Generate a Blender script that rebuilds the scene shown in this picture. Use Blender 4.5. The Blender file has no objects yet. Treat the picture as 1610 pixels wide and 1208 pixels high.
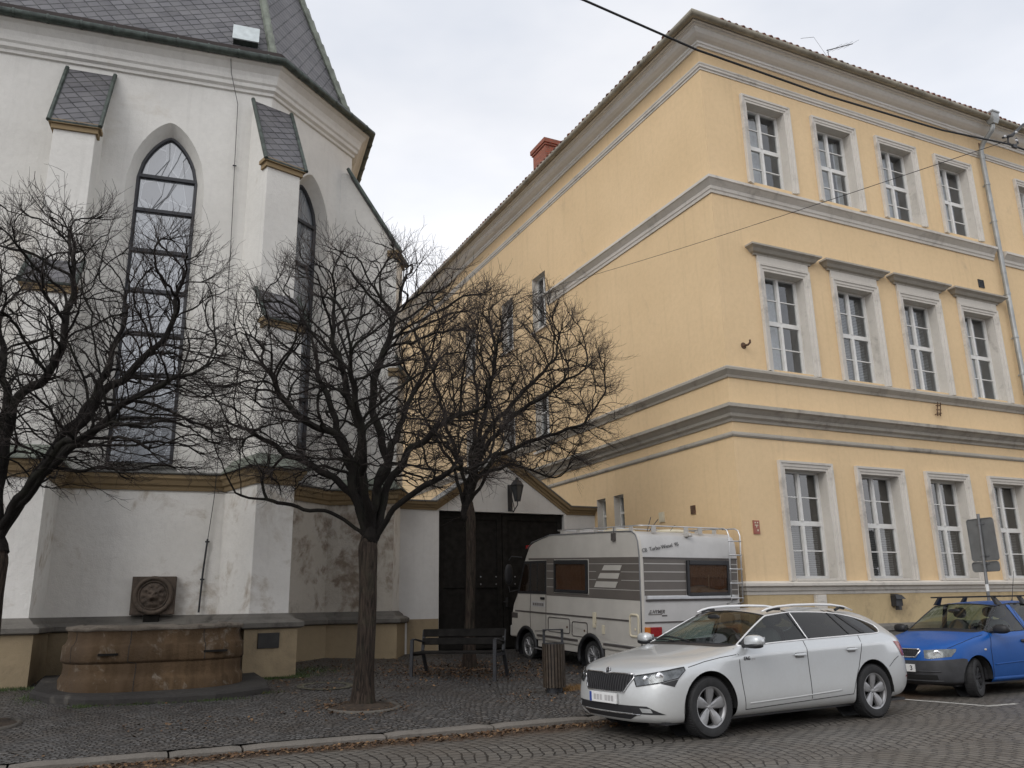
import bpy, bmesh, math, random
import numpy as np
from mathutils import Vector, Matrix, noise
from mathutils.bvhtree import BVHTree
from mathutils.geometry import tessellate_polygon
from mathutils.kdtree import KDTree
R = math.radians
scene = bpy.context.scene
COL = scene.collection
# ------------------------------------------------------------ camera
CAMZ = 1.46
yaw, pitch, roll = R(25.91), R(15.16), R(-1.12)
d_ = Vector((math.sin(yaw)*math.cos(pitch), math.cos(yaw)*math.cos(pitch), math.sin(pitch)))
r0 = Vector((math.cos(yaw), -math.sin(yaw), 0)); u0 = r0.cross(d_)
r_ = r0*math.cos(roll)+u0*math.sin(roll); u_ = -r0*math.sin(roll)+u0*math.cos(roll)
cam = bpy.data.cameras.new('camera'); camo = bpy.data.objects.new('camera', cam); COL.objects.link(camo)
m = Matrix(((r_.x, u_.x, -d_.x), (r_.y, u_.y, -d_.y), (r_.z, u_.z, -d_.z))).to_4x4()
m.translation = (0, 0, CAMZ); camo.matrix_world = m
cam.sensor_fit = 'HORIZONTAL'; cam.sensor_width = 36.0; cam.lens = 36*1303/1610
cam.clip_end = 2000; cam.clip_start = .05
scene.camera = camo
# ------------------------------------------------------------ sky, sun, exposure
SUN_EL, SUN_AZ = R(38), R(240)          # azimuth clockwise from +Y: behind and left of the camera, veiled by cloud
w = bpy.data.worlds.new('World'); scene.world = w; w.use_nodes = True
nt = w.node_tree; nt.nodes.clear()
def N(nt, t, **k):
    n = nt.nodes.new(t)
    for a, b in k.items(): setattr(n, a, b)
    return n
out = N(nt, 'ShaderNodeOutputWorld'); bg = N(nt, 'ShaderNodeBackground')
sky = N(nt, 'ShaderNodeTexSky', sky_type='NISHITA', sun_disc=False, sun_elevation=SUN_EL, sun_rotation=SUN_AZ)
sky.air_density = 1.0; sky.dust_density = 3.0
hs = N(nt, 'ShaderNodeHueSaturation'); hs.inputs['Saturation'].default_value = .25
tc = N(nt, 'ShaderNodeTexCoord')
mp = N(nt, 'ShaderNodeMapping'); mp.inputs['Scale'].default_value = (1, 1, 2.4)
nz = N(nt, 'ShaderNodeTexNoise'); nz.inputs['Scale'].default_value = 1.7; nz.inputs['Detail'].default_value = 5; nz.inputs['Roughness'].default_value = .55
cr = N(nt, 'ShaderNodeValToRGB')
cr.color_ramp.elements[0].position = .30; cr.color_ramp.elements[0].color = (7.7, 8.15, 9.1, 1)
cr.color_ramp.elements[1].position = .68; cr.color_ramp.elements[1].color = (10.9, 10.9, 11.2, 1)
mx = N(nt, 'ShaderNodeMix', data_type='RGBA'); mx.inputs[0].default_value = .86
L = nt.links.new
L(tc.outputs['Generated'], mp.inputs['Vector']); L(mp.outputs[0], nz.inputs['Vector']); L(nz.outputs['Fac'], cr.inputs[0])
L(sky.outputs[0], hs.inputs['Color']); L(hs.outputs[0], mx.inputs[6]); L(cr.outputs[0], mx.inputs[7])
sxyz = N(nt, 'ShaderNodeSeparateXYZ'); L(tc.outputs['Generated'], sxyz.inputs[0])
gr_ = N(nt, 'ShaderNodeMapRange'); gr_.inputs[1].default_value = .0; gr_.inputs[2].default_value = .55; gr_.inputs[3].default_value = 1.45; gr_.inputs[4].default_value = .96; L(sxyz.outputs['Z'], gr_.inputs[0])
vm = N(nt, 'ShaderNodeVectorMath', operation='SCALE'); L(mx.outputs[2], vm.inputs[0]); L(gr_.outputs[0], vm.inputs['Scale'])
L(vm.outputs[0], bg.inputs['Color']); bg.inputs['Strength'].default_value = .074
L(bg.outputs[0], out.inputs['Surface'])
sl = bpy.data.lights.new('sun', 'SUN'); sl.energy = .78; sl.angle = R(35); sl.color = (1, .97, .93)
so = bpy.data.objects.new('sun', sl); COL.objects.link(so)
sd = Vector((math.sin(SUN_AZ)*math.cos(SUN_EL), math.cos(SUN_AZ)*math.cos(SUN_EL), math.sin(SUN_EL)))
so.rotation_euler = sd.to_track_quat('Z', 'Y').to_euler()
scene.view_settings.view_transform = 'Standard'; scene.view_settings.look = 'None'
scene.view_settings.exposure = .54; scene.view_settings.gamma = 1
scene.render.engine = 'CYCLES'

# ------------------------------------------------------------ helpers
def ground(y):
    return .065+.056*(y-10.05)
WM = {}
def setprops(o, label=None, cat=None, group=None, kind=None):
    if label: o['label'] = label
    if cat: o['category'] = cat
    if group: o['group'] = group
    if kind: o['kind'] = kind
    return o
def thing(name, label, cat, loc=(0, 0, 0), rot=(0, 0, 0), group=None):
    o = bpy.data.objects.new(name, None); COL.objects.link(o); o.empty_display_size = .2
    o.location = loc; o.rotation_euler = rot
    from mathutils import Euler
    WM[o.name] = Matrix.Translation(loc) @ Euler(rot).to_matrix().to_4x4()
    return setprops(o, label, cat, group)
class MB:
    """collects geometry for ONE mesh object"""
    def __init__(s): s.v = []; s.f = []; s.m = []; s.uv = {}
    def add(s, vs, fs, mi=0):
        n = len(s.v); s.v += [tuple(p) for p in vs]
        for f in fs: s.f.append(tuple(i+n for i in f)); s.m.append(mi)
        return s
    def box(s, lo, hi, M=None, mi=0):
        x0, y0, z0 = lo; x1, y1, z1 = hi
        vs = [Vector(p) for p in ((x0,y0,z0),(x1,y0,z0),(x1,y1,z0),(x0,y1,z0),(x0,y0,z1),(x1,y0,z1),(x1,y1,z1),(x0,y1,z1))]
        if M is not None: vs = [M @ p for p in vs]
        return s.add(vs, [(0,3,2,1),(4,5,6,7),(0,1,5,4),(1,2,6,5),(2,3,7,6),(3,0,4,7)], mi)
    def quad(s, a, b, c, d, mi=0): return s.add([a, b, c, d], [(0,1,2,3)], mi)
    def prism(s, poly, z0, z1, M=None, mi=0):
        """poly: list of (x,y) CCW -> extruded along z; M maps to world"""
        n = len(poly)
        vs = [Vector((x, y, z0)) for x, y in poly]+[Vector((x, y, z1)) for x, y in poly]
        if M is not None: vs = [M @ p for p in vs]
        fs = [tuple(reversed(range(n))), tuple(range(n, 2*n))]+[(i, (i+1) % n, n+(i+1) % n, n+i) for i in range(n)]
        return s.add(vs, fs, mi)
    def tube(s, pts, rad, k=8, mi=0, closed=False, cap=True):
        pts = [Vector(p) for p in pts]; n = len(pts)
        rads = rad if isinstance(rad, (list, tuple)) else [rad]*n
        prev = None; base = len(s.v)
        for i, p in enumerate(pts):
            if closed: t = pts[(i+1) % n]-pts[i-1]
            else: t = pts[min(i+1, n-1)]-pts[max(i-1, 0)]
            t.normalize()
            if prev is None:
                a = t.orthogonal().normalized()
            else:
                a = prev-t*prev.dot(t)
                a = a.normalized() if a.length > 1e-6 else t.orthogonal().normalized()
            prev = a; b = t.cross(a)
            for j in range(k):
                th = 2*math.pi*j/k
                s.v.append(tuple(p+(a*math.cos(th)+b*math.sin(th))*rads[i]))
        for i in range(n if closed else n-1):
            for j in range(k):
                A = base+i*k; B = base+((i+1) % n)*k
                s.f.append((A+j, A+(j+1) % k, B+(j+1) % k, B+j)); s.m.append(mi)
        if cap and not closed:
            s.f.append(tuple(base+j for j in reversed(range(k)))); s.m.append(mi)
            s.f.append(tuple(base+(n-1)*k+j for j in range(k))); s.m.append(mi)
        return s
    def lathe(s, prof, k=24, M=None, mi=0, a0=0, a1=2*math.pi):
        """prof: (r,z) list, revolved round z"""
        full = abs(a1-a0-2*math.pi) < 1e-6; kk = k if full else k+1
        base = len(s.v)
        for r, z in prof:
            for j in range(kk):
                th = a0+(a1-a0)*j/k
                p = Vector((r*math.cos(th), r*math.sin(th), z))
                s.v.append(tuple(M @ p if M is not None else p))
        for i in range(len(prof)-1):
            for j in range(k):
                A = base+i*kk; B = A+kk; j2 = (j+1) % kk
                s.f.append((A+j, A+j2, B+j2, B+j)); s.m.append(mi)
        return s
    def sweep(s, path, prof, mi=0, closed_prof=True, cap=True, closed_path=False):
        """path: list of (x,y) in plan; prof: (out,z) list; 'out' to the RIGHT-hand side of travel. mitred."""
        n = len(path); P = [Vector((a, b)) for a, b in path]; base = len(s.v); k = len(prof)
        for i in range(n):
            if closed_path: d1 = (P[i]-P[i-1]).normalized(); d2 = (P[(i+1) % n]-P[i]).normalized()
            else:
                d1 = (P[i]-P[i-1]).normalized() if i > 0 else None
                d2 = (P[i+1]-P[i]).normalized() if i < n-1 else None
                if d1 is None: d1 = d2
                if d2 is None: d2 = d1
            n1 = Vector((d1.y, -d1.x)); n2 = Vector((d2.y, -d2.x))
            mv = (n1+n2); mv = mv/(mv.length_squared/2) if mv.length > 1e-4 else n1
            mv = mv*1.0
            for o, z in prof:
                q = P[i]+mv*o; s.v.append((q.x, q.y, z))
        for i in range(n if closed_path else n-1):
            A = base+i*k; B = base+((i+1) % n)*k
            for j in range(k if closed_prof else k-1):
                j2 = (j+1) % k
                s.f.append((A+j, A+j2, B+j2, B+j)); s.m.append(mi)
        if cap and closed_prof and not closed_path:
            s.f.append(tuple(base+j for j in reversed(range(k)))); s.m.append(mi)
            s.f.append(tuple(base+(n-1)*k+j for j in range(k))); s.m.append(mi)
        return s
    def build(s, name, mats, parent=None, smooth=False, local=False, label=None, bevel=0, loc=None, angle=None, fixn=True):
        me = bpy.data.meshes.new(name); me.from_pydata(s.v, [], s.f); me.update()
        mats = mats if isinstance(mats, (list, tuple)) else [mats]
        for x in mats: me.materials.append(x)
        if len(mats) > 1:
            me.polygons.foreach_set('material_index', s.m)
        if fixn:
            bm = bmesh.new(); bm.from_mesh(me); bmesh.ops.recalc_face_normals(bm, faces=bm.faces); bm.to_mesh(me); bm.free()
        if bevel:
            bm = bmesh.new(); bm.from_mesh(me)
            bmesh.ops.remove_doubles(bm, verts=bm.verts, dist=1e-5)
            es = [e for e in bm.edges if len(e.link_faces) == 2 and e.calc_face_angle(0) > .5]
            bmesh.ops.bevel(bm, geom=es, offset=bevel, segments=2, affect='EDGES', profile=.6, clamp_overlap=True)
            bm.to_mesh(me); bm.free()
        o = bpy.data.objects.new(name, me); COL.objects.link(o)
        if parent is not None:
            o.parent = parent
            Wp = WM.get(parent.name, Matrix.Identity(4))
            if not local: me.transform(Wp.inverted())
            WM[o.name] = Wp
        else: WM[o.name] = Matrix.Identity(4)
        if loc is not None:
            o.location = loc; WM[o.name] = WM[o.name] @ Matrix.Translation(loc)
        if smooth:
            me.polygons.foreach_set('use_smooth', [True]*len(me.polygons))
            if angle: me.set_sharp_from_angle(angle=R(angle))
        if label: o['label'] = label
        return o
def copy_tree(o, parent=None, loc=None):
    c = o.copy(); COL.objects.link(c)
    if parent is not None: c.parent = parent
    if loc is not None: c.location = loc
    for ch in list(o.children): copy_tree(ch, c)
    return c
def box_uv(o, scale=1.0):
    """per-face planar UV in metres: u along the horizontal of the face, v up its slope"""
    me = o.data; uvl = me.uv_layers.new(name='UVMap') if not me.uv_layers else me.uv_layers[0]
    for p in me.polygons:
        n = p.normal
        u = Vector((0, 0, 1)).cross(n)
        u = u.normalized() if u.length > 1e-3 else Vector((1, 0, 0))
        v = n.cross(u)
        for li in p.loop_indices:
            co = me.vertices[me.loops[li].vertex_index].co
            uvl.data[li].uv = (co.dot(u)*scale, co.dot(v)*scale)
    return o
# ------------------------------------------------------------ materials
def newmat(name):
    m = bpy.data.materials.new(name); m.use_nodes = True
    nt = m.node_tree; b = nt.nodes['Principled BSDF']; return m, nt, b
def texco(nt, kind='Object'):
    return N(nt, 'ShaderNodeTexCoord').outputs[kind]
def noise_n(nt, vec, scale, detail=4, rough=.55, dist=0):
    n = N(nt, 'ShaderNodeTexNoise'); n.inputs['Scale'].default_value = scale; n.inputs['Detail'].default_value = detail
    n.inputs['Roughness'].default_value = rough; n.inputs['Distortion'].default_value = dist
    nt.links.new(vec, n.inputs['Vector']); return n.outputs['Fac']
def ramp(nt, fac, a, b, ca=(0, 0, 0, 1), cb=(1, 1, 1, 1)):
    r = N(nt, 'ShaderNodeValToRGB'); r.color_ramp.elements[0].position = a; r.color_ramp.elements[1].position = b
    r.color_ramp.elements[0].color = ca; r.color_ramp.elements[1].color = cb
    nt.links.new(fac, r.inputs[0]); return r.outputs[0]
def mixc(nt, fac, a, b, mode='MIX'):
    n = N(nt, 'ShaderNodeMix', data_type='RGBA', blend_type=mode)
    for k, x in ((0, fac), (6, a), (7, b)):
        if hasattr(x, 'is_output'): nt.links.new(x, n.inputs[k])
        elif k == 0: n.inputs[0].default_value = x
        else: n.inputs[k].default_value = tuple(x)+((1,) if len(x) == 3 else ())
    return n.outputs[2]
def math_n(nt, op, a, b=None, c=None, clamp=False):
    n = N(nt, 'ShaderNodeMath', operation=op, use_clamp=clamp)
    for i, x in enumerate((a, b, c)):
        if x is None: continue
        if hasattr(x, 'is_output'): nt.links.new(x, n.inputs[i])
        else: n.inputs[i].default_value = x
    return n.outputs[0]
def bump(nt, b, h, strength=.3, dist=.01, normal=None):
    n = N(nt, 'ShaderNodeBump'); n.inputs['Strength'].default_value = strength; n.inputs['Distance'].default_value = dist
    nt.links.new(h, n.inputs['Height'])
    if normal is not None: nt.links.new(normal, n.inputs['Normal'])
    if b is not None: nt.links.new(n.outputs[0], b.inputs['Normal'])
    return n.outputs[0]
def simple(name, col, rough=.6, metal=0, var=.15, vscale=6, bstr=.0, bscale=60, spec=.5, coat=0):
    m, nt, b = newmat(name); v = texco(nt)
    n = noise_n(nt, v, vscale, 5)
    c2 = tuple(max(0, x*(1-var)) for x in col); c1 = tuple(min(1, x*(1+var*.6)) for x in col)
    nt.links.new(mixc(nt, ramp(nt, n, .3, .7), c2, c1), b.inputs['Base Color'])
    b.inputs['Roughness'].default_value = rough; b.inputs['Metallic'].default_value = metal
    b.inputs['Specular IOR Level'].default_value = spec
    if coat: b.inputs['Coat Weight'].default_value = coat; b.inputs['Coat Roughness'].default_value = .05
    if bstr: bump(nt, b, noise_n(nt, v, bscale, 4), bstr, .01)
    return m
def plaster(name, col, dark, stain=None, stain_lo=.56, stain_hi=.72, sscale=.9, bstr=.35, big=.35, streak=True, bscale=45, rough=.9, streak_amt=.22, st_lo=.55, st_hi=.78):
    m, nt, b = newmat(name); v = texco(nt)
    n1 = noise_n(nt, v, .45, 6, .6); n2 = noise_n(nt, v, 9, 5, .65)
    c = mixc(nt, ramp(nt, n1, .35, .7), dark, col)
    c = mixc(nt, math_n(nt, 'MULTIPLY', ramp(nt, n2, .42, .75), .16), c, tuple(x*.55 for x in col))
    if streak:
        mp = N(nt, 'ShaderNodeMapping'); mp.inputs['Scale'].default_value = (5, 5, .22); nt.links.new(v, mp.inputs['Vector'])
        st = noise_n(nt, mp.outputs[0], 1.3, 5, .6)
        c = mixc(nt, math_n(nt, 'MULTIPLY', ramp(nt, st, st_lo, st_hi), streak_amt), c, tuple(x*.5 for x in col))
    if stain:
        s = noise_n(nt, v, sscale, 8, .68, .6); s2 = noise_n(nt, v, sscale*4.5, 4)
        f = math_n(nt, 'MULTIPLY', ramp(nt, s, stain_lo, stain_hi), ramp(nt, s2, .35, .6))
        c = mixc(nt, math_n(nt, 'MULTIPLY', f, .75), c, stain)
    nt.links.new(c, b.inputs['Base Color']); b.inputs['Roughness'].default_value = rough
    b.inputs['Specular IOR Level'].default_value = .25
    h = math_n(nt, 'ADD', math_n(nt, 'MULTIPLY', noise_n(nt, v, bscale, 4), .35), noise_n(nt, v, 4.5, 4))
    bump(nt, b, h, bstr, .03)
    return m
M = {}
M['white_plaster'] = plaster('white_plaster', (.70, .685, .645), (.60, .585, .55), (.40, .34, .26), .60, .78, .8, .45)
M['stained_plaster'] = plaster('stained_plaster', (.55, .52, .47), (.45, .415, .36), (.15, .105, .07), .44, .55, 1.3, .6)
M['lower_plaster'] = plaster('lower_plaster', (.80, .785, .75), (.70, .68, .64), (.32, .25, .17), .52, .66, 1.0, .55)
M['gate_plaster'] = plaster('gate_plaster', (.68, .67, .65), (.58, .57, .55), (.4, .35, .28), .62, .8, .6, .3)
M['ochre_plinth'] = plaster('ochre_plinth', (.38, .30, .19), (.27, .215, .14), (.10, .085, .065), .50, .72, .8, .5)
M['ochre_band'] = plaster('ochre_band', (.30, .22, .125), (.22, .165, .095), (.09, .07, .05), .58, .76, 1.6, .3, streak=False)
M['yellow_plaster'] = plaster('yellow_plaster', (.745, .555, .335), (.69, .51, .30), (.34, .26, .18), .60, .84, .55, .28, bscale=90)
M['yellow_plinth'] = plaster('yellow_plinth', (.58, .45, .26), (.48, .37, .215), (.20, .15, .10), .53, .72, 1.1, .4)
M['trim_plaster'] = plaster('trim_plaster', (.66, .62, .56), (.56, .525, .47), (.14, .125, .11), .54, .74, 1.2, .25, bscale=120)
M['cornice_plaster'] = plaster('cornice_plaster', (.44, .405, .35), (.34, .315, .27), (.09, .08, .07), .50, .72, 1.0, .3)
M['plinth_stone'] = plaster('plinth_stone', (.19, .178, .158), (.125, .117, .105), (.05, .047, .043), .46, .66, 1.6, .6, streak=False)
M['fountain_stone'] = plaster('fountain_stone', (.150, .096, .052), (.050, .036, .026), (.26, .23, .19), .56, .68, 3.2, .9, bscale=30, streak_amt=.85, st_lo=.42, st_hi=.60)
M['rim_stone'] = plaster('rim_stone', (.25, .22, .185), (.12, .10, .08), (.06, .05, .04), .48, .64, 4, .9, bscale=30, streak=False)
M['slab_stone'] = plaster('slab_stone', (.06, .056, .052), (.032, .03, .029), (.13, .12, .105), .56, .7, 2.2, .8, streak=False)
M['mask_stone'] = plaster('mask_stone', (.135, .105, .082), (.07, .056, .046), (.035, .03, .028), .45, .62, 5, .8, streak=False)
M['kerb_stone'] = plaster('kerb_stone', (.20, .18, .16), (.13, .12, .105), (.06, .05, .04), .5, .7, 3, .8, streak=False)
M['copper'] = simple('green_copper', (.165, .185, .15), .6, .0, .45, 5, .2, 30)
M['lead'] = simple('lead_flashing', (.16, .16, .15), .55, .2, .4, 4, .15, 20)
M['dark_copper'] = simple('dark_copper', (.06, .075, .065), .5, .3, .6, 7, .2, 25)
M['gutter'] = simple('painted_gutter', (.30, .27, .21), .5, .2, .35, 3, .1, 20)
M['zinc'] = simple('zinc_pipe', (.36, .37, .365), .45, .35, .25, 3, .1, 20)
M['white_paint'] = simple('white_window_paint', (.70, .69, .66), .45, 0, .08, 8)
M['black_frame'] = simple('black_frame', (.03, .031, .036), .5, .1, .2, 8)
M['iron'] = simple('dark_iron', (.035, .036, .04), .5, .3, .3, 10, .15, 60)
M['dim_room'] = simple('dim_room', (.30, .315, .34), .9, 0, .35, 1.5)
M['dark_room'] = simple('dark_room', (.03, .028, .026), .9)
M['curtain'] = simple('white_curtain', (.78, .79, .80), .9, 0, .12, 14)
M['brown_curtain'] = simple('brown_curtain', (.30, .19, .12), .9, 0, .2, 20)
M['lace'] = simple('lace_curtain', (.40, .30, .22), .9, 0, .4, 55)
M['galv'] = simple('galvanised', (.20, .205, .21), .5, .4, .2, 5, .08, 30)
M['wood_dark'] = simple('dark_wood', (.016, .0145, .013), .8, 0, .5, 7, .2, 40, spec=.15)
M['bin_wood'] = simple('bin_slat_wood', (.050, .036, .024), .65, 0, .5, 12, .3, 50)
M['wire'] = simple('black_cable', (.02, .02, .022), .6)
M['rubber'] = simple('tyre_rubber', (.022, .022, .023), .8, 0, .3, 15, .1, 60)
M['black_plastic'] = simple('black_plastic', (.018, .018, .02), .5, 0, .2, 9)
M['grey_plastic'] = simple('grey_bumper_plastic', (.045, .046, .05), .6, 0, .25, 8, .05, 80)
M['bright_trim'] = simple('bright_window_trim', (.80, .80, .80), .3, .35, .04, 5)
M['chrome'] = simple('chrome_trim', (.75, .75, .76), .16, 1, .04, 5)
M['alu'] = simple('aluminium', (.62, .62, .62), .35, .8, .1, 5)
M['rim'] = simple('silver_rim', (.34, .34, .345), .34, .6, .15, 9)
M['steel_rim'] = simple('black_steel_rim', (.03, .03, .032), .5, .4, .3, 9)
M['beige_plastic'] = simple('beige_plastic', (.62, .56, .42), .5, 0, .1, 6)
M['camper_side'] = simple('camper_side_panel', (.50, .475, .43), .5, 0, .08, 2.5, .05, 200)
M['camper_rear'] = simple('camper_rear_panel', (.49, .48, .465), .42, 0, .14, 1.8, .04, 60)
M['camper_grey'] = simple('camper_grey_band', (.125, .11, .097), .5, 0, .08, 3)
M['camper_line'] = simple('camper_pale_line', (.45, .43, .40), .5, 0, .05, 3)
M['dark_trim'] = simple('dark_trim', (.09, .08, .075), .5, .1, .2, 5)
M['amber'] = simple('amber_lens', (.55, .16, .02), .2, 0, .1, 30)
M['red_lens'] = simple('red_lens', (.28, .012, .012), .15, 0, .2, 30)
M['red_sign'] = simple('red_enamel', (.30, .085, .055), .4, 0, .1, 20)
M['white_enamel'] = simple('white_enamel', (.75, .75, .74), .4, 0, .03, 20)
M['plate_grey'] = simple('plate_smudge', (.46, .45, .45), .5)
M['blue_band'] = simple('blue_band', (.03, .07, .32), .4)
M['rust'] = simple('rusty_iron', (.11, .06, .035), .8, .1, .5, 12, .3, 50)
M['lead_dark'] = simple('lead_came', (.05, .05, .052), .5, .2)

def paint(name, col, dirt, rough=.32, coat=.8, metal=0):
    """car paint, blended on the lower body to a second colour, such as road dirt"""
    m, nt, b = newmat(name); v = texco(nt)
    sp = N(nt, 'ShaderNodeSeparateXYZ'); nt.links.new(v, sp.inputs[0])
    n = noise_n(nt, v, 3.5, 6, .65)
    zz = math_n(nt, 'ADD', sp.outputs['Z'], math_n(nt, 'MULTIPLY', n, .35))
    f = N(nt, 'ShaderNodeMapRange'); f.inputs[1].default_value = .95; f.inputs[2].default_value = .35; f.inputs[3].default_value = 0; f.inputs[4].default_value = .55
    nt.links.new(zz, f.inputs[0])
    f2 = math_n(nt, 'MULTIPLY', ramp(nt, noise_n(nt, v, 26, 4), .35, .75), .10)
    fac = math_n(nt, 'ADD', f.outputs[0], f2, clamp=True)
    nt.links.new(mixc(nt, fac, col, dirt), b.inputs['Base Color'])
    nt.links.new(math_n(nt, 'MULTIPLY', math_n(nt, 'SUBTRACT', 1.0, fac), metal), b.inputs['Metallic'])
    nt.links.new(math_n(nt, 'ADD', math_n(nt, 'MULTIPLY', fac, .6), rough), b.inputs['Roughness'])
    nt.links.new(math_n(nt, 'MULTIPLY', math_n(nt, 'SUBTRACT', 1.0, fac), coat), b.inputs['Coat Weight']); b.inputs['Coat Roughness'].default_value = .06
    return m
M['white_car'] = paint('white_car_paint', (.58, .60, .61), (.40, .39, .36), .34, .9, .38)
M['blue_car'] = paint('blue_car_paint', (.005, .082, .33), (.006, .045, .16), .36, .18, 0)  # second colour is a deeper blue towards the bottom
M['blue_car'].node_tree.nodes['Principled BSDF'].inputs['Specular IOR Level'].default_value = .3

def glass(name, tint=(.75, .8, .8), rough=.02, trans=.9, refl=1.5):
    m, nt, b = newmat(name); nt.nodes.remove(b); o = nt.nodes['Material Output']
    t = N(nt, 'ShaderNodeBsdfTransparent'); t.inputs[0].default_value = (*[x*trans for x in tint], 1)
    g = N(nt, 'ShaderNodeBsdfGlossy'); g.inputs['Roughness'].default_value = rough
    fr = N(nt, 'ShaderNodeFresnel'); ge = N(nt, 'ShaderNodeNewGeometry')
    # same reflection whichever way the pane's normal points
    nt.links.new(math_n(nt, 'POWER', refl, math_n(nt, 'SUBTRACT', 1.0, math_n(nt, 'MULTIPLY', ge.outputs['Backfacing'], 2.0))), fr.inputs[0])
    v = texco(nt); nb = noise_n(nt, v, 1.7, 2)
    bn = bump(nt, None, nb, .04, .05)
    nt.links.new(bn, g.inputs['Normal'])
    mxs = N(nt, 'ShaderNodeMixShader'); nt.links.new(fr.outputs[0], mxs.inputs[0]); nt.links.new(t.outputs[0], mxs.inputs[1]); nt.links.new(g.outputs[0], mxs.inputs[2])
    nt.links.new(mxs.outputs[0], o.inputs[0]); return m
M['glass'] = glass('window_glass', (.82, .85, .86), .01, .85, 2.3)
M['car_glass'] = glass('car_glass', (.62, .72, .68), .01, .85, 1.6)
M['tint_glass'] = glass('tinted_glass', (.20, .22, .23), .01, .7, 1.6)
M['camper_glass'] = glass('camper_glass', (.52, .43, .36), .03, .8, 1.45)
M['lamp_glass'] = glass('lamp_glass', (.85, .87, .88), .03, .92, 1.5)

def church_glass():
    m, nt, b = newmat('leaded_church_glass'); v = texco(nt)
    n = noise_n(nt, v, 2.6, 4, .6); n2 = noise_n(nt, v, .8, 3)
    vo = N(nt, 'ShaderNodeTexVoronoi', feature='DISTANCE_TO_EDGE'); vo.inputs['Scale'].default_value = 1.5
    mp = N(nt, 'ShaderNodeMapping'); mp.inputs['Scale'].default_value = (2.2, 2.2, .75); mp.inputs['Rotation'].default_value = (.2, .35, .1)
    nt.links.new(v, mp.inputs['Vector']); nt.links.new(mp.outputs[0], vo.inputs['Vector'])
    ln = ramp(nt, vo.outputs['Distance'], .006, .02, (1, 1, 1, 1), (0, 0, 0, 1))
    vc = N(nt, 'ShaderNodeTexVoronoi', feature='F1'); vc.inputs['Scale'].default_value = 1.5; nt.links.new(mp.outputs[0], vc.inputs['Vector'])
    sp = N(nt, 'ShaderNodeSeparateColor'); nt.links.new(vc.outputs['Color'], sp.inputs[0])
    c = mixc(nt, sp.outputs[0], (.10, .11, .125), (.22, .24, .265))
    c = mixc(nt, math_n(nt, 'MULTIPLY', ramp(nt, n2, .45, .75), .5), c, (.13, .14, .155))
    c = mixc(nt, math_n(nt, 'MULTIPLY', ln, .55), c, (.48, .51, .54))
    nt.links.new(c, b.inputs['Base Color']); b.inputs['Roughness'].default_value = .12
    b.inputs['Specular IOR Level'].default_value = .5; b.inputs['IOR'].default_value = 3.1
    bump(nt, b, n, .05, .03); return m
M['church_glass'] = church_glass()

def slate():
    m, nt, b = newmat('slate_tiles'); uv = texco(nt, 'UV')
    mp = N(nt, 'ShaderNodeMapping'); mp.inputs['Rotation'].default_value = (0, 0, 0); sk = N(nt, 'ShaderNodeSeparateXYZ'); nt.links.new(uv, sk.inputs[0]); sc2 = N(nt, 'ShaderNodeCombineXYZ'); nt.links.new(math_n(nt, 'ADD', sk.outputs['X'], math_n(nt, 'MULTIPLY', sk.outputs['Y'], .75)), sc2.inputs[0]); nt.links.new(math_n(nt, 'ADD', sk.outputs['Y'], math_n(nt, 'MULTIPLY', sk.outputs['X'], -.50)), sc2.inputs[1]); nt.links.new(sc2.outputs[0], mp.inputs['Vector'])
    br = N(nt, 'ShaderNodeTexBrick'); br.inputs['Scale'].default_value = 1; br.offset = 0; br.squash = 1
    br.inputs['Brick Width'].default_value = .30; br.inputs['Row Height'].default_value = .20
    br.inputs['Mortar Size'].default_value = .019; br.inputs['Mortar Smooth'].default_value = .25; br.inputs['Bias'].default_value = 0
    br.inputs['Color1'].default_value = (.075, .073, .080, 1); br.inputs['Color2'].default_value = (.125, .122, .132, 1); br.inputs['Mortar'].default_value = (.012, .012, .014, 1)
    dn = N(nt, 'ShaderNodeTexNoise'); dn.inputs['Scale'].default_value = 5; nt.links.new(mp.outputs[0], dn.inputs['Vector'])
    ad = N(nt, 'ShaderNodeMixRGB', blend_type='ADD'); ad.inputs[0].default_value = .03
    nt.links.new(mp.outputs[0], ad.inputs[1]); nt.links.new(dn.outputs['Color'], ad.inputs[2])
    nt.links.new(ad.outputs[0], br.inputs['Vector'])
    n = noise_n(nt, uv, 3, 6, .6)
    c = mixc(nt, math_n(nt, 'MULTIPLY', ramp(nt, n, .4, .75), .5), br.outputs['Color'], (.17, .165, .165))
    nt.links.new(c, b.inputs['Base Color']); b.inputs['Roughness'].default_value = .5
    # each slate tilts: a saw-tooth height within its row
    sp = N(nt, 'ShaderNodeSeparateXYZ'); nt.links.new(ad.outputs[0], sp.inputs[0])
    saw = math_n(nt, 'FRACT', math_n(nt, 'DIVIDE', sp.outputs['Y'], .20))
    h = math_n(nt, 'SUBTRACT', math_n(nt, 'SUBTRACT', 1, saw), math_n(nt, 'MULTIPLY', br.outputs['Fac'], .8))
    bump(nt, b, h, .6, .02); return m
M['slate'] = slate()

def tiles():
    m, nt, b = newmat('red_roof_tiles'); v = texco(nt)
    n = noise_n(nt, v, 2.2, 6, .65); n2 = noise_n(nt, v, 14, 4)
    c = mixc(nt, ramp(nt, n, .35, .7), (.10, .045, .030), (.26, .085, .05))
    c = mixc(nt, math_n(nt, 'MULTIPLY', ramp(nt, n2, .5, .75), .5), c, (.12, .10, .085))
    nt.links.new(c, b.inputs['Base Color']); b.inputs['Roughness'].default_value = .8; bump(nt, b, n2, .3, .01); return m
M['tiles'] = tiles()

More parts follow.
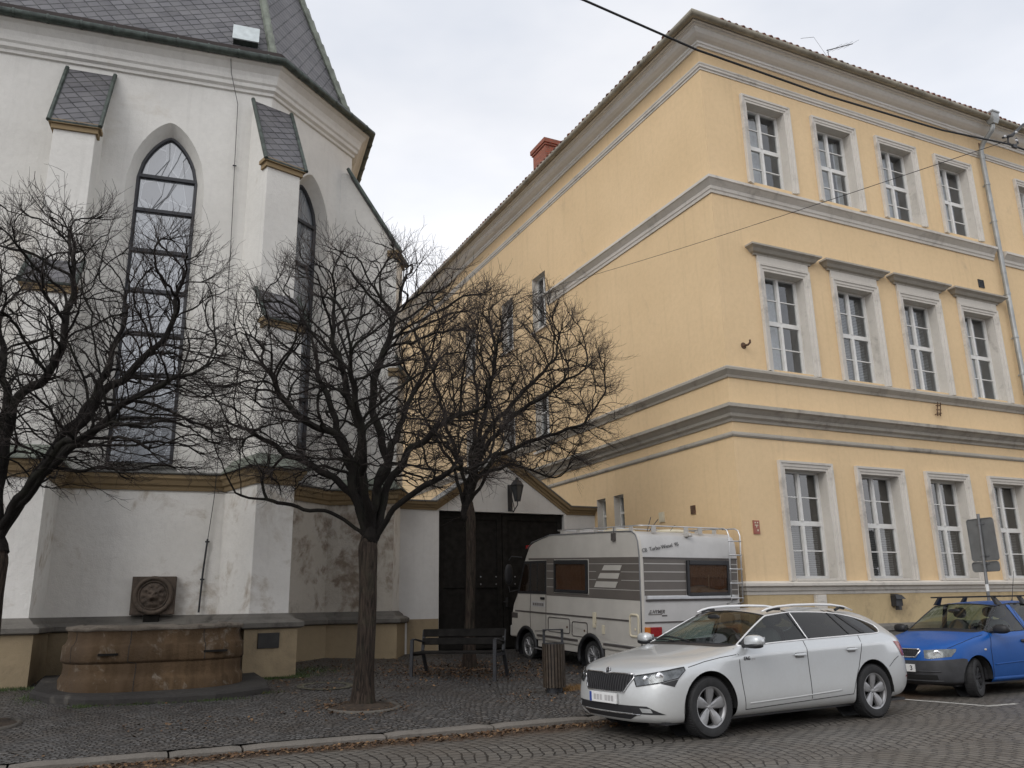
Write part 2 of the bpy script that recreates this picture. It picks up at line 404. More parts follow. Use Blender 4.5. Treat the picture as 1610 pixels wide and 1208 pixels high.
def brick(name='red_brick'):
    m, nt, b = newmat(name); uv = texco(nt, 'UV')
    br = N(nt, 'ShaderNodeTexBrick'); br.inputs['Scale'].default_value = 1
    br.inputs['Brick Width'].default_value = .29; br.inputs['Row Height'].default_value = .085; br.inputs['Mortar Size'].default_value = .008
    br.inputs['Color1'].default_value = (.36, .10, .055, 1); br.inputs['Color2'].default_value = (.25, .07, .04, 1); br.inputs['Mortar'].default_value = (.22, .15, .11, 1)
    nt.links.new(uv, br.inputs['Vector']); n = noise_n(nt, uv, 8, 5)
    c = mixc(nt, math_n(nt, 'MULTIPLY', ramp(nt, n, .4, .8), .5), br.outputs['Color'], (.10, .055, .04))
    nt.links.new(c, b.inputs['Base Color']); b.inputs['Roughness'].default_value = .85
    bump(nt, b, math_n(nt, 'SUBTRACT', n, br.outputs['Fac']), .5, .02); return m
M['brick'] = brick()

def setts(name, bw, rh, period, rise, mort, c1, c2, cm, dirt, stren=.9, rough=.6, rot=0, dirtamt=.6, gutter=False):
    m, nt, b = newmat(name); v0 = texco(nt)
    mp = N(nt, 'ShaderNodeMapping'); mp.inputs['Rotation'].default_value = (0, 0, rot); nt.links.new(v0, mp.inputs['Vector']); v = mp.outputs[0]
    dn = N(nt, 'ShaderNodeTexNoise'); dn.inputs['Scale'].default_value = 6; dn.inputs['Detail'].default_value = 3; nt.links.new(v, dn.inputs['Vector'])
    dn2 = N(nt, 'ShaderNodeTexNoise'); dn2.inputs['Scale'].default_value = .9; nt.links.new(v, dn2.inputs['Vector'])
    va = N(nt, 'ShaderNodeMixRGB', blend_type='ADD'); va.inputs[0].default_value = bw*.55
    nt.links.new(v, va.inputs[1]); nt.links.new(dn.outputs['Color'], va.inputs[2])
    vb = N(nt, 'ShaderNodeMixRGB', blend_type='ADD'); vb.inputs[0].default_value = .22
    nt.links.new(va.outputs[0], vb.inputs[1]); nt.links.new(dn2.outputs['Color'], vb.inputs[2])
    sp = N(nt, 'ShaderNodeSeparateXYZ'); nt.links.new(vb.outputs[0], sp.inputs[0])
    a = math_n(nt, 'SUBTRACT', math_n(nt, 'FRACT', math_n(nt, 'DIVIDE', sp.outputs['X'], period)), .5)
    arc = math_n(nt, 'MULTIPLY', math_n(nt, 'MULTIPLY', a, a), rise*4)
    vv = math_n(nt, 'ADD', sp.outputs['Y'], arc)
    cb = N(nt, 'ShaderNodeCombineXYZ'); nt.links.new(sp.outputs['X'], cb.inputs[0]); nt.links.new(vv, cb.inputs[1])
    br = N(nt, 'ShaderNodeTexBrick'); br.inputs['Scale'].default_value = 1; br.inputs['Brick Width'].default_value = bw; br.inputs['Row Height'].default_value = rh
    br.inputs['Mortar Size'].default_value = mort; br.inputs['Mortar Smooth'].default_value = .7; br.inputs['Bias'].default_value = -.1
    br.inputs['Color1'].default_value = (*c1, 1); br.inputs['Color2'].default_value = (*c2, 1); br.inputs['Mortar'].default_value = (*cm, 1)
    nt.links.new(cb.outputs[0], br.inputs['Vector'])
    n = noise_n(nt, v0, .8, 7, .68); n2 = noise_n(nt, v0, 30, 4)
    c = mixc(nt, math_n(nt, 'MULTIPLY', ramp(nt, n, .46, .66), dirtamt), br.outputs['Color'], dirt)
    c = mixc(nt, math_n(nt, 'MULTIPLY', ramp(nt, n2, .4, .8), .35), c, tuple(x*.45 for x in c1))
    if gutter:
        s0 = N(nt, 'ShaderNodeSeparateXYZ'); nt.links.new(v0, s0.inputs[0])
        yy = math_n(nt, 'ADD', s0.outputs['Y'], math_n(nt, 'MULTIPLY', math_n(nt, 'SUBTRACT', n, .5), .9))
        g = N(nt, 'ShaderNodeMapRange'); g.inputs[1].default_value = 9.45; g.inputs[2].default_value = 9.75; nt.links.new(yy, g.inputs[0])
        c = mixc(nt, math_n(nt, 'MULTIPLY', g.outputs[0], .85), c, (.075, .045, .026))
    nt.links.new(c, b.inputs['Base Color'])
    nt.links.new(math_n(nt, 'ADD', math_n(nt, 'MULTIPLY', n, .35), rough-.18), b.inputs['Roughness'])
    h = math_n(nt, 'ADD', math_n(nt, 'SUBTRACT', 1, br.outputs['Fac']), math_n(nt, 'MULTIPLY', n2, .25))
    bump(nt, b, h, stren, .03); return m
M['road_setts'] = setts('road_setts', .15, .125, 1.6, .26, .012, (.158, .145, .127), (.105, .097, .087), (.014, .011, .009), (.085, .066, .048), 1.0, .5, R(90), .45, True)
M['plaza_setts'] = setts('plaza_setts', .105, .085, 1.1, .30, .011, (.125, .123, .121), (.058, .057, .057), (.010, .009, .008), (.060, .042, .028), 1.0, .5, R(8), .6)

def cobbles(name, size, c1, c2, cm, dirt, dirtamt, rough=.5, period=1.15, rise=.28):
    m, nt, b = newmat(name); v0 = texco(nt); sp = N(nt, 'ShaderNodeSeparateXYZ'); nt.links.new(v0, sp.inputs[0])
    wob = noise_n(nt, v0, .8, 3)
    x = math_n(nt, 'ADD', sp.outputs['X'], math_n(nt, 'MULTIPLY', wob, .5))
    a = math_n(nt, 'SUBTRACT', math_n(nt, 'FRACT', math_n(nt, 'DIVIDE', x, period)), .5)
    y = math_n(nt, 'ADD', math_n(nt, 'ADD', sp.outputs['Y'], math_n(nt, 'MULTIPLY', math_n(nt, 'MULTIPLY', a, a), rise*4)), math_n(nt, 'MULTIPLY', wob, .3))
    row = math_n(nt, 'FLOOR', math_n(nt, 'DIVIDE', y, size))
    cb = N(nt, 'ShaderNodeCombineXYZ'); nt.links.new(math_n(nt, 'ADD', x, math_n(nt, 'MULTIPLY', row, size*.5)), cb.inputs[0]); nt.links.new(y, cb.inputs[1])
    ve = N(nt, 'ShaderNodeTexVoronoi', feature='DISTANCE_TO_EDGE', voronoi_dimensions='2D'); vf = N(nt, 'ShaderNodeTexVoronoi', feature='F1', voronoi_dimensions='2D')
    for q in (ve, vf): q.inputs['Scale'].default_value = 1/size; q.inputs['Randomness'].default_value = .42; nt.links.new(cb.outputs[0], q.inputs['Vector'])
    st = N(nt, 'ShaderNodeMapRange', interpolation_type='SMOOTHSTEP'); st.inputs[1].default_value = .02; st.inputs[2].default_value = .20; nt.links.new(ve.outputs['Distance'], st.inputs[0])
    rc = N(nt, 'ShaderNodeSeparateColor'); nt.links.new(vf.outputs['Color'], rc.inputs[0])
    c = mixc(nt, rc.outputs[0], c1, c2)
    c = mixc(nt, math_n(nt, 'MULTIPLY', ramp(nt, rc.outputs[1], .55, 1.0), .35), c, (c1[0]*1.25, c1[1]*1.05, c1[2]*.85))
    n = noise_n(nt, v0, .8, 7, .68); n2 = noise_n(nt, v0, 40, 4)
    c = mixc(nt, math_n(nt, 'MULTIPLY', ramp(nt, n, .47, .66), dirtamt), c, dirt)
    c = mixc(nt, math_n(nt, 'MULTIPLY', ramp(nt, n2, .4, .8), .3), c, tuple(q*.5 for q in c2))
    c = mixc(nt, st.outputs[0], cm, c)
    nt.links.new(c, b.inputs['Base Color'])
    nt.links.new(math_n(nt, 'ADD', math_n(nt, 'MULTIPLY', n, .35), rough-.15), b.inputs['Roughness'])
    bump(nt, b, math_n(nt, 'ADD', st.outputs[0], math_n(nt, 'MULTIPLY', n2, .2)), 1.0, .03); return m
M['plaza_setts'] = cobbles('plaza_cobbles', .088, (.150, .147, .145), (.060, .058, .058), (.014, .012, .010), (.062, .043, .029), .6)
def bark(name, c1, c2, scale=1):
    m, nt, b = newmat(name); v = texco(nt)
    mp = N(nt, 'ShaderNodeMapping'); mp.inputs['Scale'].default_value = (24*scale, 24*scale, 3.0*scale); nt.links.new(v, mp.inputs['Vector'])
    n = noise_n(nt, mp.outputs[0], 1, 5, .65, 1.2); n2 = noise_n(nt, v, 3, 4)
    c = mixc(nt, ramp(nt, n, .38, .62), c2, c1); c = mixc(nt, math_n(nt, 'MULTIPLY', ramp(nt, n2, .5, .7), .3), c, (.05, .055, .035))
    nt.links.new(c, b.inputs['Base Color']); b.inputs['Roughness'].default_value = .85; b.inputs['Specular IOR Level'].default_value = .2
    bump(nt, b, n, 1.0, .03); return m
M['bark'] = bark('furrowed_bark', (.060, .044, .034), (.014, .011, .009))
M['branch'] = bark('branch_bark', (.022, .018, .016), (.010, .009, .008), 2)
M['twig'] = simple('twig_bark', (.026, .018, .015), .8, 0, .3, 6)
M['leaf_a'] = simple('dead_leaf_brown', (.125, .066, .030), .8, 0, .4, 30)
M['leaf_b'] = simple('dead_leaf_dark', (.060, .036, .021), .8, 0, .4, 30)
M['leaf_c'] = simple('dead_leaf_tan', (.21, .125, .06), .8, 0, .3, 30)
M['grass'] = simple('short_grass', (.055, .085, .022), .8, 0, .4, 9)
M['dry_grass'] = simple('dry_grass', (.30, .18, .075), .8, 0, .3, 9)
M['road_paint'] = plaster('worn_road_paint', (.55, .54, .50), (.40, .39, .36), (.10, .09, .08), .46, .58, 9, .6, streak=False)
# ============================================================ ground
KY = 10.05
mb = MB(); mb.quad((-250,-250,0),(250,-250,0),(250,250,0),(-250,250,0)); road = mb.build('road', M['road_setts']); setprops(road, kind='structure')
mb = MB()
poly = [(-60,KY+.15),(9.3,KY+.15),(9.9,KY+1.0),(60,KY+1.0),(60,40),(-60,40)]
mb.add([(x,y,ground(y)) for x,y in poly], [tuple(range(len(poly)))])
setprops(mb.build('pavement', M['plaza_setts']), kind='structure')
# kerb: individual worn stones in one kerb line
rnd = random.Random(4); mb = MB()
def kerb_run(p0, p1):
    p0 = Vector(p0); p1 = Vector(p1); L = (p1-p0).length; d = (p1-p0)/L; s = 0
    while s < L:
        l = min(rnd.choice((.75, 1.0, 1.15, 1.3, 1.5))*rnd.uniform(.9, 1.1), L-s); e = .012
        ang = math.atan2(d.y, d.x); c = p0+d*(s+l/2)
        T = Matrix.Translation((c.x, c.y, 0)) @ Matrix.Rotation(ang+rnd.uniform(-.006,.006), 4, 'Z')
        h = .066+rnd.uniform(-.008,.008); k = 8; vs = []; x0 = -l/2+e
        prof = [(-.135,-.1),(-.13,h-.025),(-.105,h-.004),(.0,h+.003),(.13,h+.001),(.14,-.1)]
        for i in range(k+1):
            x = x0+(l-2*e)*i/k
            for a, z in prof:
                j = .006*noise.noise((c.x+x*3, a*9, z*9)); en = .012 if i in (0,k) and z > 0 else 0
                vs.append(T @ Vector((x, a+j*2, z+j-en)))
        n = len(prof)
        fs = [(i*n+j, i*n+j+1, (i+1)*n+j+1, (i+1)*n+j) for i in range(k) for j in range(n-1)]+[tuple(range(n)), tuple(k*n+j for j in range(n))]
        mb.add(vs, fs); s += l
kerb_run((-40,KY+.13), (9.3,KY+.13)); kerb_run((9.35,KY+.2), (9.85,KY+1.05)); kerb_run((9.95,KY+1.13), (50,KY+1.13))
o = mb.build('kerb', M['kerb_stone'], smooth=True, angle=40); setprops(o, kind='structure')
# worn white bay line
mb = MB(); z = .004
def strip(pts, wd):
    P = [Vector((a,b,0)) for a,b in pts]
    for i in range(len(P)-1):
        n = (P[i+1]-P[i]).normalized().cross(Vector((0,0,1)))*wd/2
        mb.quad(*[q+Vector((0,0,z)) for q in (P[i]-n, P[i+1]-n, P[i+1]+n, P[i]+n)])
strip([(11.2,9.9),(11.37,9.03),(11.44,8.44)], .11); strip([(11.39,8.38),(12.02,8.33)], .11)
setprops(mb.build('parking_bay_line', M['road_paint'], fixn=False), kind='structure')

# ============================================================ church
A_ = Vector((.9925,-.1219,0)); nA = Vector((-.1219,-.9925,0)); B_ = Vector((.788,.616,0)); nB = Vector((.616,-.788,0))
n2 = Vector((.267,-.964,0)); t2 = Vector((.964,.267,0)); n3 = Vector((.870,-.492,0)); t3 = Vector((.492,.870,0))
K2 = Vector((2.38,16.93,0)); K3 = K2+B_*2.93; C_ = Vector((.1219,.9925,0)); K4 = K3+C_*2.93
Kc = Vector((1.33,20.71,0)); K1 = K2-A_*3.66
church = thing('church', 'white gothic church choir with steep slate roof, buttresses and tall pointed windows', 'church', (K2.x,K2.y,0))
def isect(p, d, q, e):
    # 2D line intersection p+d*s = q+e*t
    den = d.x*e.y-d.y*e.x; s = ((q.x-p.x)*e.y-(q.y-p.y)*e.x)/den; return p+d*s
def butt_pts(K, n, t, h, D, wl, wr):
    """outline of a buttress: wl / wr = (point, direction) of the wall on its left / right"""
    a = isect(K-t*h, n, *wl); b = isect(K+t*h, n, *wr)
    return [a, K-t*h+n*D, K+t*h+n*D, b]
wallA = (K2, A_); wallB = (K2, B_); wallC = (K3, C_)
far = K2-A_*16
def outline(h, D):
    p = [far]+butt_pts(K1-A_*3.66, nA, A_, h, D, wallA, wallA)+butt_pts(K1, nA, A_, h, D, wallA, wallA)
    p += butt_pts(K2, n2, t2, h, D, wallA, wallB)+butt_pts(K3, n3, t3, h, D+.05, wallB, wallC)+[K4]
    return [(q.x, q.y) for q in p]
OL = outline(.37, 1.28)
mb = MB(); mb.sweep(OL, [(.0,1.3),(.0,3.85)], closed_prof=False); 
lw = mb.build('lower_wall', [M['lower_plaster'], M['stained_plaster']], church)
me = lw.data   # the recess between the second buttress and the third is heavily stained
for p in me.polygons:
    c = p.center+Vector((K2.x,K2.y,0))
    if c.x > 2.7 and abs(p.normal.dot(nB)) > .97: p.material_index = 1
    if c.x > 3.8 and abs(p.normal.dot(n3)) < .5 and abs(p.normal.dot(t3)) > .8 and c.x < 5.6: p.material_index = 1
mb = MB(); mb.sweep(OL, [(.13,-.1),(.13,1.26)], closed_prof=False); mb.build('plinth', M['ochre_plinth'], church)
mb = MB(); mb.sweep(OL, [(-.01,1.20),(.17,1.20),(.215,1.225),(.22,1.30),(.17,1.335),(.10,1.36),(.075,1.40),(.0,1.46),(-.01,1.46)]); mb.build('plinth_ledge', M['plinth_stone'], church)
mb = MB(); mb.sweep(OL, [(-.01,3.76),(.03,3.76),(.045,3.80),(.05,3.84),(.09,3.86),(.11,3.91),(.12,3.94),(.16,3.98),(.165,4.05),(-.01,4.05)]); mb.build('string_course', M['ochre_band'], church)
mb = MB(); mb.sweep(OL, [(-.45,4.22),(.19,4.055),(.20,4.075),(-.45,4.26)]); mb.build('sill_flashing', M['lead'], church)
# upper walls with pointed openings
def arch_pts(half, z0, zs, za, cx=0, n=16, sh=1.6):
    """pointed arch outline, CCW from bottom left"""
    H = za-zs; right = []
    for i in range(n+1):
        t = math.sin(math.pi/2*i/n)**.9; x = 1-t; right.append((cx+half*x, zs+H*max(0, 1-x**sh)**.62))
    left = [(2*cx-x, z) for x, z in reversed(right[:-1])]
    return [(cx-half, z0), (cx+half, z0)]+right+left
ZT = 12.75; WZ0 = 3.9
def arch_wall(name, P, dirn, nrm, s0, s1, cx, ho, zo, hi, zi, depth, bars, extra=()):
    outer = arch_pts(ho, 4.10, zo[0], zo[1], cx); inner = arch_pts(hi, 4.33, zi[0], zi[1], cx, sh=1.45)
    def W(s, z, off=0): return P+dirn*s+nrm*off+Vector((0,0,z))
    rect = [(s0,WZ0),(s1,WZ0),(s1,ZT),(s0,ZT)]
    loops = [[Vector((a,b,0)) for a,b in rect],[Vector((a,b,0)) for a,b in reversed(outer)]]
    allp = rect+list(reversed(outer))
    tri = tessellate_polygon(loops)
    mb = MB(); mb.add([W(a,b) for a,b in allp], [tuple(t) for t in tri])
    for (e0, e1) in extra:
        mb.add([W(a,b) for a,b in ((e0,WZ0),(e1,WZ0),(e1,ZT),(e0,ZT))], [(0,1,2,3)])
    mb.build(name, M['white_plaster'], church)
    n = len(outer); rv = MB()
    rv.add([W(a,b) for a,b in outer]+[W(a,b,-depth) for a,b in inner], [(i,(i+1)%n,n+(i+1)%n,n+i) for i in range(1,n)]); 
    win = rv.build('window', M['white_plaster'], church, smooth=True, angle=35)
    fr = MB(); fr.tube([W(a,b,-depth+.02) for a,b in inner], .045, 6, closed=True)
    for z in bars:
        # half-width of the opening at this height
        hw = hi
        if z > zi[0]:
            for (xa,za_),(xb,zb_) in zip(inner[2:], inner[3:]):
                if za_ <= z <= zb_: hw = abs(xa-cx)
        M_ = Matrix((( *dirn, 0),( *(-nrm), 0),(0,0,1,0),(0,0,0,1))).transposed()
        c = W(cx, z, -depth+.03); M_.translation = c
        fr.box((-hw,-.03,-.036),(hw,.03,.036), M_)
    fr.build('window_frame', M['black_frame'], win)
    gl = MB(); gl.add([W(a,b,-depth-.01) for a,b in inner], [tuple(range(n))]); gl.build('leaded_glass', M['church_glass'], win)
    # thin leading lines that fan upwards through the glazing
    ld = MB(); rr = random.Random(int(cx*100)); zz = [4.33]+list(reversed(bars))+[zi[1]]
    for z0, z1 in zip(zz[2:-1], zz[3:]):
        k = cx+rr.uniform(-.25,.1)*hi
        for j in range(4):
            a = rr.uniform(-.7,.6); b = a+rr.uniform(.15,.8)
            xa = cx+max(-.95,min(.95,a))*hi; xb = cx+max(-.9,min(.9,b))*hi*.9
            ld.tube([W(xa,z0+.05,-depth+.004),W(k+(xb-k)*.55,(z0+z1)/2,-depth+.004),W(xb,z1-.08,-depth+.004)], .006, 4)
    ld.build('leading', M['galv'], win)
    return win
arch_wall('wall', K2, A_, nA, -3.66, 0, -2.02, .76, (10.25,11.62), .575, (10.42,11.40), .33, [10.45,9.67,8.76,7.88,6.96,6.11,5.21], extra=((-16,-3.66),))
arch_wall('wall', K2, B_, nB, 0, 2.93, 1.44, .68, (10.25,11.42), .54, (10.40,11.20), .33, [10.32,9.25,8.17,7.12,6.08,5.07])
mb = MB(); mb.quad(K3+Vector((0,0,WZ0)), K4+Vector((0,0,WZ0)), K4+Vector((0,0,ZT)), K3+Vector((0,0,ZT)))
K5 = K4+Vector((-.616,.788,0))*2.93
mb.quad(K4+Vector((0,0,0)), K5, K5+Vector((0,0,ZT)), K4+Vector((0,0,ZT))); mb.quad(K5, K5-A_*18, K5-A_*18+Vector((0,0,ZT)), K5+Vector((0,0,ZT)))
mb.build('wall', M['white_plaster'], church)
EP = [(q.x,q.y) for q in (far, K2, K3, K4, K5)]
mb = MB(); mb.sweep(EP, [(-.02,12.62),(.05,12.64),(.06,12.70),(.12,12.74),(.13,12.82),(.17,12.86),(.19,12.96),(.22,13.05),(.32,13.17),(.40,13.21),(.40,13.25),(-.02,13.25)])
mb.build('cornice', M['white_plaster'], church)
mb = MB(); mb.sweep(EP, [(.46+.085*math.cos(a),13.30+.085*math.sin(a)) for a in [2*math.pi*i/10 for i in range(10)]])
for i in range(len(EP)-1):
    p = Vector((*EP[i],0)); q = Vector((*EP[i+1],0)); L_ = (q-p).length; d = (q-p)/L_; n = Vector((d.y,-d.x,0)); s = .35
    while s < L_:
        c = p+d*s+n*.46; mb.tube([c+Vector((0,0,13.30))-d*.02, c+Vector((0,0,13.30))+d*.02], .098, 8); s += .62
mb.build('gutter', M['dark_copper'], church, smooth=True, angle=50)
mb = MB(); mb.sweep(EP, [(.26,13.40),(.30,13.40),(.30,13.60),(.26,13.60)]); mb.build('snow_board', simple('snow_board_wood', (.035,.026,.024), .8), church)
# roof: steep facets to the apex over the polygon centre, ridge running back to the left
APX = Vector((Kc.x,Kc.y,23.4)); RDG = APX-A_*20
mb = MB(); e = .02
def ev(p, n_, o=.05): return Vector((p.x+n_.x*o, p.y+n_.y*o, 13.28))
nC = Vector((.9925,-.1219,0)); nD = Vector((.788*.0+.616,.788,0)); n4 = Vector((.616*.7+.5,.7,0)).normalized()
r2 = ev(K2,n2); r3 = ev(K3,n3); r4 = ev(K4,Vector((.87,.3,0))); r5 = ev(K5,-n2); rf = ev(far,nA)
mb.add([rf,r2,APX,RDG],[(0,1,2,3)]); mb.add([r2,r3,APX],[(0,1,2)]); mb.add([r3,r4,APX],[(0,1,2)]); mb.add([r4,r5,APX],[(0,1,2)]); mb.add([r5,r5-A_*18,RDG,APX],[(0,1,2,3)])
rf_o = mb.build('roof', M['slate'], church); box_uv(rf_o)
mb = MB(); mb.sweep(EP, [(.03,13.30),(.43,13.27),(.43,13.29),(.03,13.42)]); mb.build('eaves_flashing', M['dark_copper'], church)
mb = MB()
def hip(a, b, n):
    for i in range(26):
        p = a.lerp(b, i/26); q = a.lerp(b, (i+1.12)/26); off = n*.03
        mb.tube([p+off, q+off*1.6], [.085,.10], 6)
hip(r2, APX, Vector((n2.x,n2.y,.3))); hip(r3, APX, Vector((n3.x,n3.y,.3))); hip(r4, APX, Vector((1,.3,.3)))
mb.build('hip_capping', M['copper'], church)
# roof hatch near the eave
hc = K2-A_*.66-nA*.32+Vector((0,0,14.22)); up = (APX-(K2-A_*2)-Vector((0,0,13.2))); 
zt = Vector((0,0,1)); sl_ = (-nA*3.62+Vector((0,0,10.1))).normalized()
Mh = Matrix(((*A_,0),(*sl_,0),(*A_.cross(sl_),0),(0,0,0,1))).transposed(); Mh.translation = hc
mb = MB(); mb.box((-.27,-.25,-.3),(.27,.25,.16), Mh); ht = mb.build('roof_hatch', M['dark_copper'], church, bevel=.01)
mb = MB(); mb.box((-.29,-.26,.165),(.29,.26,.20), Mh); mb.build('hatch_lid', simple('pale_metal_lid', (.55,.60,.60), .35, .2), ht, bevel=.01)
# buttresses
def buttress(K, n, t, h=.37, dl=1.28, du=.82, label=None, cap_mid=(7.0,7.62), cap_top=(10.62,12.32)):
    def W(a, b, z): return K+t*a+n*b+Vector((0,0,z))
    def prof(pts, h_, mbx):
        k = len(pts)
        mbx.add([W(-h_,b,z) for b,z in pts]+[W(h_,b,z) for b,z in pts], [tuple(range(k)),tuple(range(2*k-1,k-1,-1))]+[(i,k+i,k+(i+1)%k,(i+1)%k) for i in range(k)])
    mb = MB(); prof([(-.7,3.9),(dl,3.9),(dl,cap_mid[0]),(du,cap_mid[1]),(du,cap_top[0]),(0,cap_top[1]),(-.7,cap_top[1])], h, mb)
    o = mb.build('buttress', M['white_plaster'], church, bevel=.012)
    for (b0,z0,b1,z1,ov) in ((dl,cap_mid[0],du,cap_mid[1],.10),(du,cap_top[0],0.0,cap_top[1],.09)):
        d = Vector((b1-b0, z1-z0)).normalized(); nn_ = Vector((d.y,-d.x)); 
        s0 = (b0-d.x*ov+nn_.x*.015, z0-d.y*ov+nn_.y*.015); s1 = (b1+nn_.x*.015, z1+nn_.y*.015); hh = h+.085
        c = MB(); P4 = [s0,(s0[0]+nn_.x*.05,s0[1]+nn_.y*.05),(s1[0]+nn_.x*.05,s1[1]+nn_.y*.05),s1]; prof(P4, hh, c)
        co = c.build('slate_cap', M['slate'], o); box_uv(co)
        f = MB()
        for sg in (-1,1):
            f.tube([W(sg*hh, s0[0]+nn_.x*.05-d.x*.03, s0[1]+nn_.y*.05-d.y*.03), W(sg*hh, s1[0]+nn_.x*.05+d.x*.05, s1[1]+nn_.y*.05+d.y*.05)], .045, 6)
        f.tube([W(-hh, s0[0]+nn_.x*.02, s0[1]+nn_.y*.02), W(hh, s0[0]+nn_.x*.02, s0[1]+nn_.y*.02)], .03, 6)
        f.build('cap_flashing', M['dark_copper'], o)
        g = MB(); 
        for (dz0,dz1,oo) in ((-.20,-.10,.045),(-.10,-.02,.09)):
            M_ = Matrix(((*t,0),(*n,0),(0,0,1,0),(0,0,0,1))).transposed(); M_.translation = K+n*b0+Vector((0,0,z0))
            g.box((-h-oo,-.22,dz0),(h+oo,oo,dz1), M_)
        g.build('cap_moulding', M['ochre_band'], o)
    return o
buttress(K1-A_*3.66, nA, A_); buttress(K1, nA, A_, cap_mid=(7.3,7.85), cap_top=(10.82,12.45)); buttress(K2, n2, t2); buttress(K3, n3, t3, dl=1.36, du=1.28, cap_mid=(6.9,7.1), cap_top=(9.85,12.0))
# copper hoods where the sill flashing wraps each buttress
for K, n, t in ((K1,nA,A_),(K2,n2,t2),(K3,n3,t3)):
    mb = MB(); h = .60; D = 1.50
    a = [K-t*h+n*D, K+t*h+n*D, K+t*h*1.0+n*.1, K-t*h+n*.1]; b = [K-t*.36+n*1.27, K+t*.36+n*1.27, K+t*.36+n*.1, K-t*.36+n*.1]
    z = lambda p, zz: p+Vector((0,0,zz))
    mb.add([z(p,4.07) for p in a]+[z(p,4.34) for p in b], [(0,1,5,4),(1,2,6,5),(3,0,4,7)])
    mb.add([z(p,4.05) for p in a]+[z(p,4.07) for p in a], [(0,1,5,4),(1,2,6,5),(3,0,4,7)])
    mb.build('buttress_hood', M['copper'], church)
# lightning conductor
def onA(s, z, off=0): return K2+A_*s+nA*off+Vector((0,0,z))
mb = MB(); pts = [onA(-.95,13.42,.5),onA(-.9,12.95,.22),onA(-.72,12.3,.05),onA(-.69,10.8,.04),onA(-.66,9.7,.04),onA(-.60,6.5,.04),onA(-.58,4.3,.05),onA(-.58,4.05,.22),onA(-.6,3.6,.05),onA(-.66,2.8,.05)]
mb.tube(pts, .007, 5); mb.tube([onA(-.66,2.85,.05),onA(-.70,2.2,.05),onA(-.72,1.5,.06)], .018, 6)
for s_, z_ in ((-.69,10.8),(-.61,7.2),(-.66,2.8),(-.70,2.1)): mb.tube([onA(s_-.04,z_,.045),onA(s_+.04,z_,.045)], .016, 6)
mb.build('lightning_conductor', M['iron'], church)
# ventilation grille in the plinth beside the second buttress
Mv = Matrix(((*B_,0),(*nB,0),(0,0,1,0),(0,0,0,1))).transposed(); Mv.translation = K2+B_*1.0+nB*.135+Vector((0,0,.85))
mb = MB(); mb.box((-.10,-.02,-.13),(.10,.012,.13), Mv)
for i in range(6): mb.box((-.085,.012,-.11+i*.04),(.085,.024,-.09+i*.04), Mv)
mb.build('vent_grille', M['rust'], church)

# plaque on the buttress plinth
pq = K2+n2*(1.28+.13)-t2*.05+Vector((0,0,1.0)); Mp = Matrix(((*t2,0),(*n2,0),(0,0,1,0),(0,0,0,1))).transposed(); Mp.translation = pq
mb = MB(); mb.box((-.20,-.01,-.13),(.20,.022,.13), Mp)
for sx in (-1,1):
    for sz in (-1,1): mb.lathe([(0,.004),(.012,.004),(.012,0)], 8, Mp @ Matrix.Translation((sx*.18,.022,sz*.11)) @ Matrix.Rotation(R(-90),4,'X'))
o = mb.build('wall_plaque', simple('dark_bronze', (.025,.024,.023), .4, .4, .3, 8), bevel=.004); setprops(o, 'small blank dark bronze plaque on the ochre plinth beside the fountain', 'plaque')

# ============================================================ fountain
fc = Vector((.86,15.0,0)); zg = ground(14.3)-.02
fountain = thing('wall_fountain', 'old brown stone fountain basin with moulded sides against the church wall', 'fountain', (fc.x,fc.y,zg))
def fplan(o, n=40):
    pts = []
    a, b, ex = 1.24+o, .98+o, 3.0
    for i in range(n+1):
        th = math.pi+math.pi*i/n
        c, s = math.cos(th), math.sin(th)
        r = (abs(c)**ex+abs(s)**ex)**(-1/ex)
        # facet slightly: flatten towards an octagon
        pts.append((fc.x+a*r*c, fc.y+b*r*s))
    back = 1.35
    L0 = Vector(pts[0]); L1 = Vector(pts[-1])
    return [(L0.x,L0.y+back+.2)]+pts+[(L1.x,L1.y+back)]
prof = [(.095,0),(.10,.10),(.095,.26),(.075,.30),(.055,.315),(.045,.36),(.04,.44),(.045,.49),(.035,.505),(.07,.53),(.082,.55),(.082,.74),(.07,.765),(.05,.775),(.04,.80),(.02,.84),(.015,.93),(.03,.965),(.05,.975),(.055,.99),(.058,1.01),(.04,1.03),(-.16,1.05),(-.17,1.03),(-.18,.70)]
rows = [fplan(o) for o, z in prof]; mb = MB(); k = len(rows[0]); vs = []
for (o,z), row in zip(prof, rows):
    for i,(x,y) in enumerate(row):
        j = .012*noise.noise((x*3,y*3,z*5))+(.018*noise.noise((x*9,y*9,z)) if z > .97 else 0)+.006*noise.noise((x*22,y*22,z*22))
        vs.append((x+j*(x-fc.x), y+j*(y-fc.y)*1.0, zg+z+(j*1.2 if z > .95 else 0)))
nr = next(i for i,(o,z) in enumerate(prof) if z >= .965)
mb.add(vs[:(nr+1)*k], [(r*k+i,r*k+i+1,(r+1)*k+i+1,(r+1)*k+i) for r in range(nr) for i in range(k-1)])
bs = mb.build('basin', M['fountain_stone'], fountain, smooth=True, angle=50)
mb = MB(); q = len(prof)-nr; mb.add(vs[nr*k:], [(r*k+i,r*k+i+1,(r+1)*k+i+1,(r+1)*k+i) for r in range(q-1) for i in range(k-1)])
mb.build('rim', M['rim_stone'], fountain, smooth=True, angle=50)
for j, i in enumerate((9, 17, 27, 35)):   # mortar joints between the stone blocks
    r0_, r1_ = ((0, nr) if j % 2 else (9, nr)); jm = MB(); jm.tube([vs[r*k+i+(1 if r < 9 and j % 2 else 0)] for r in range(r0_, r1_+1)], .006, 5); jm.build('block_joint', M['slab_stone'], bs)
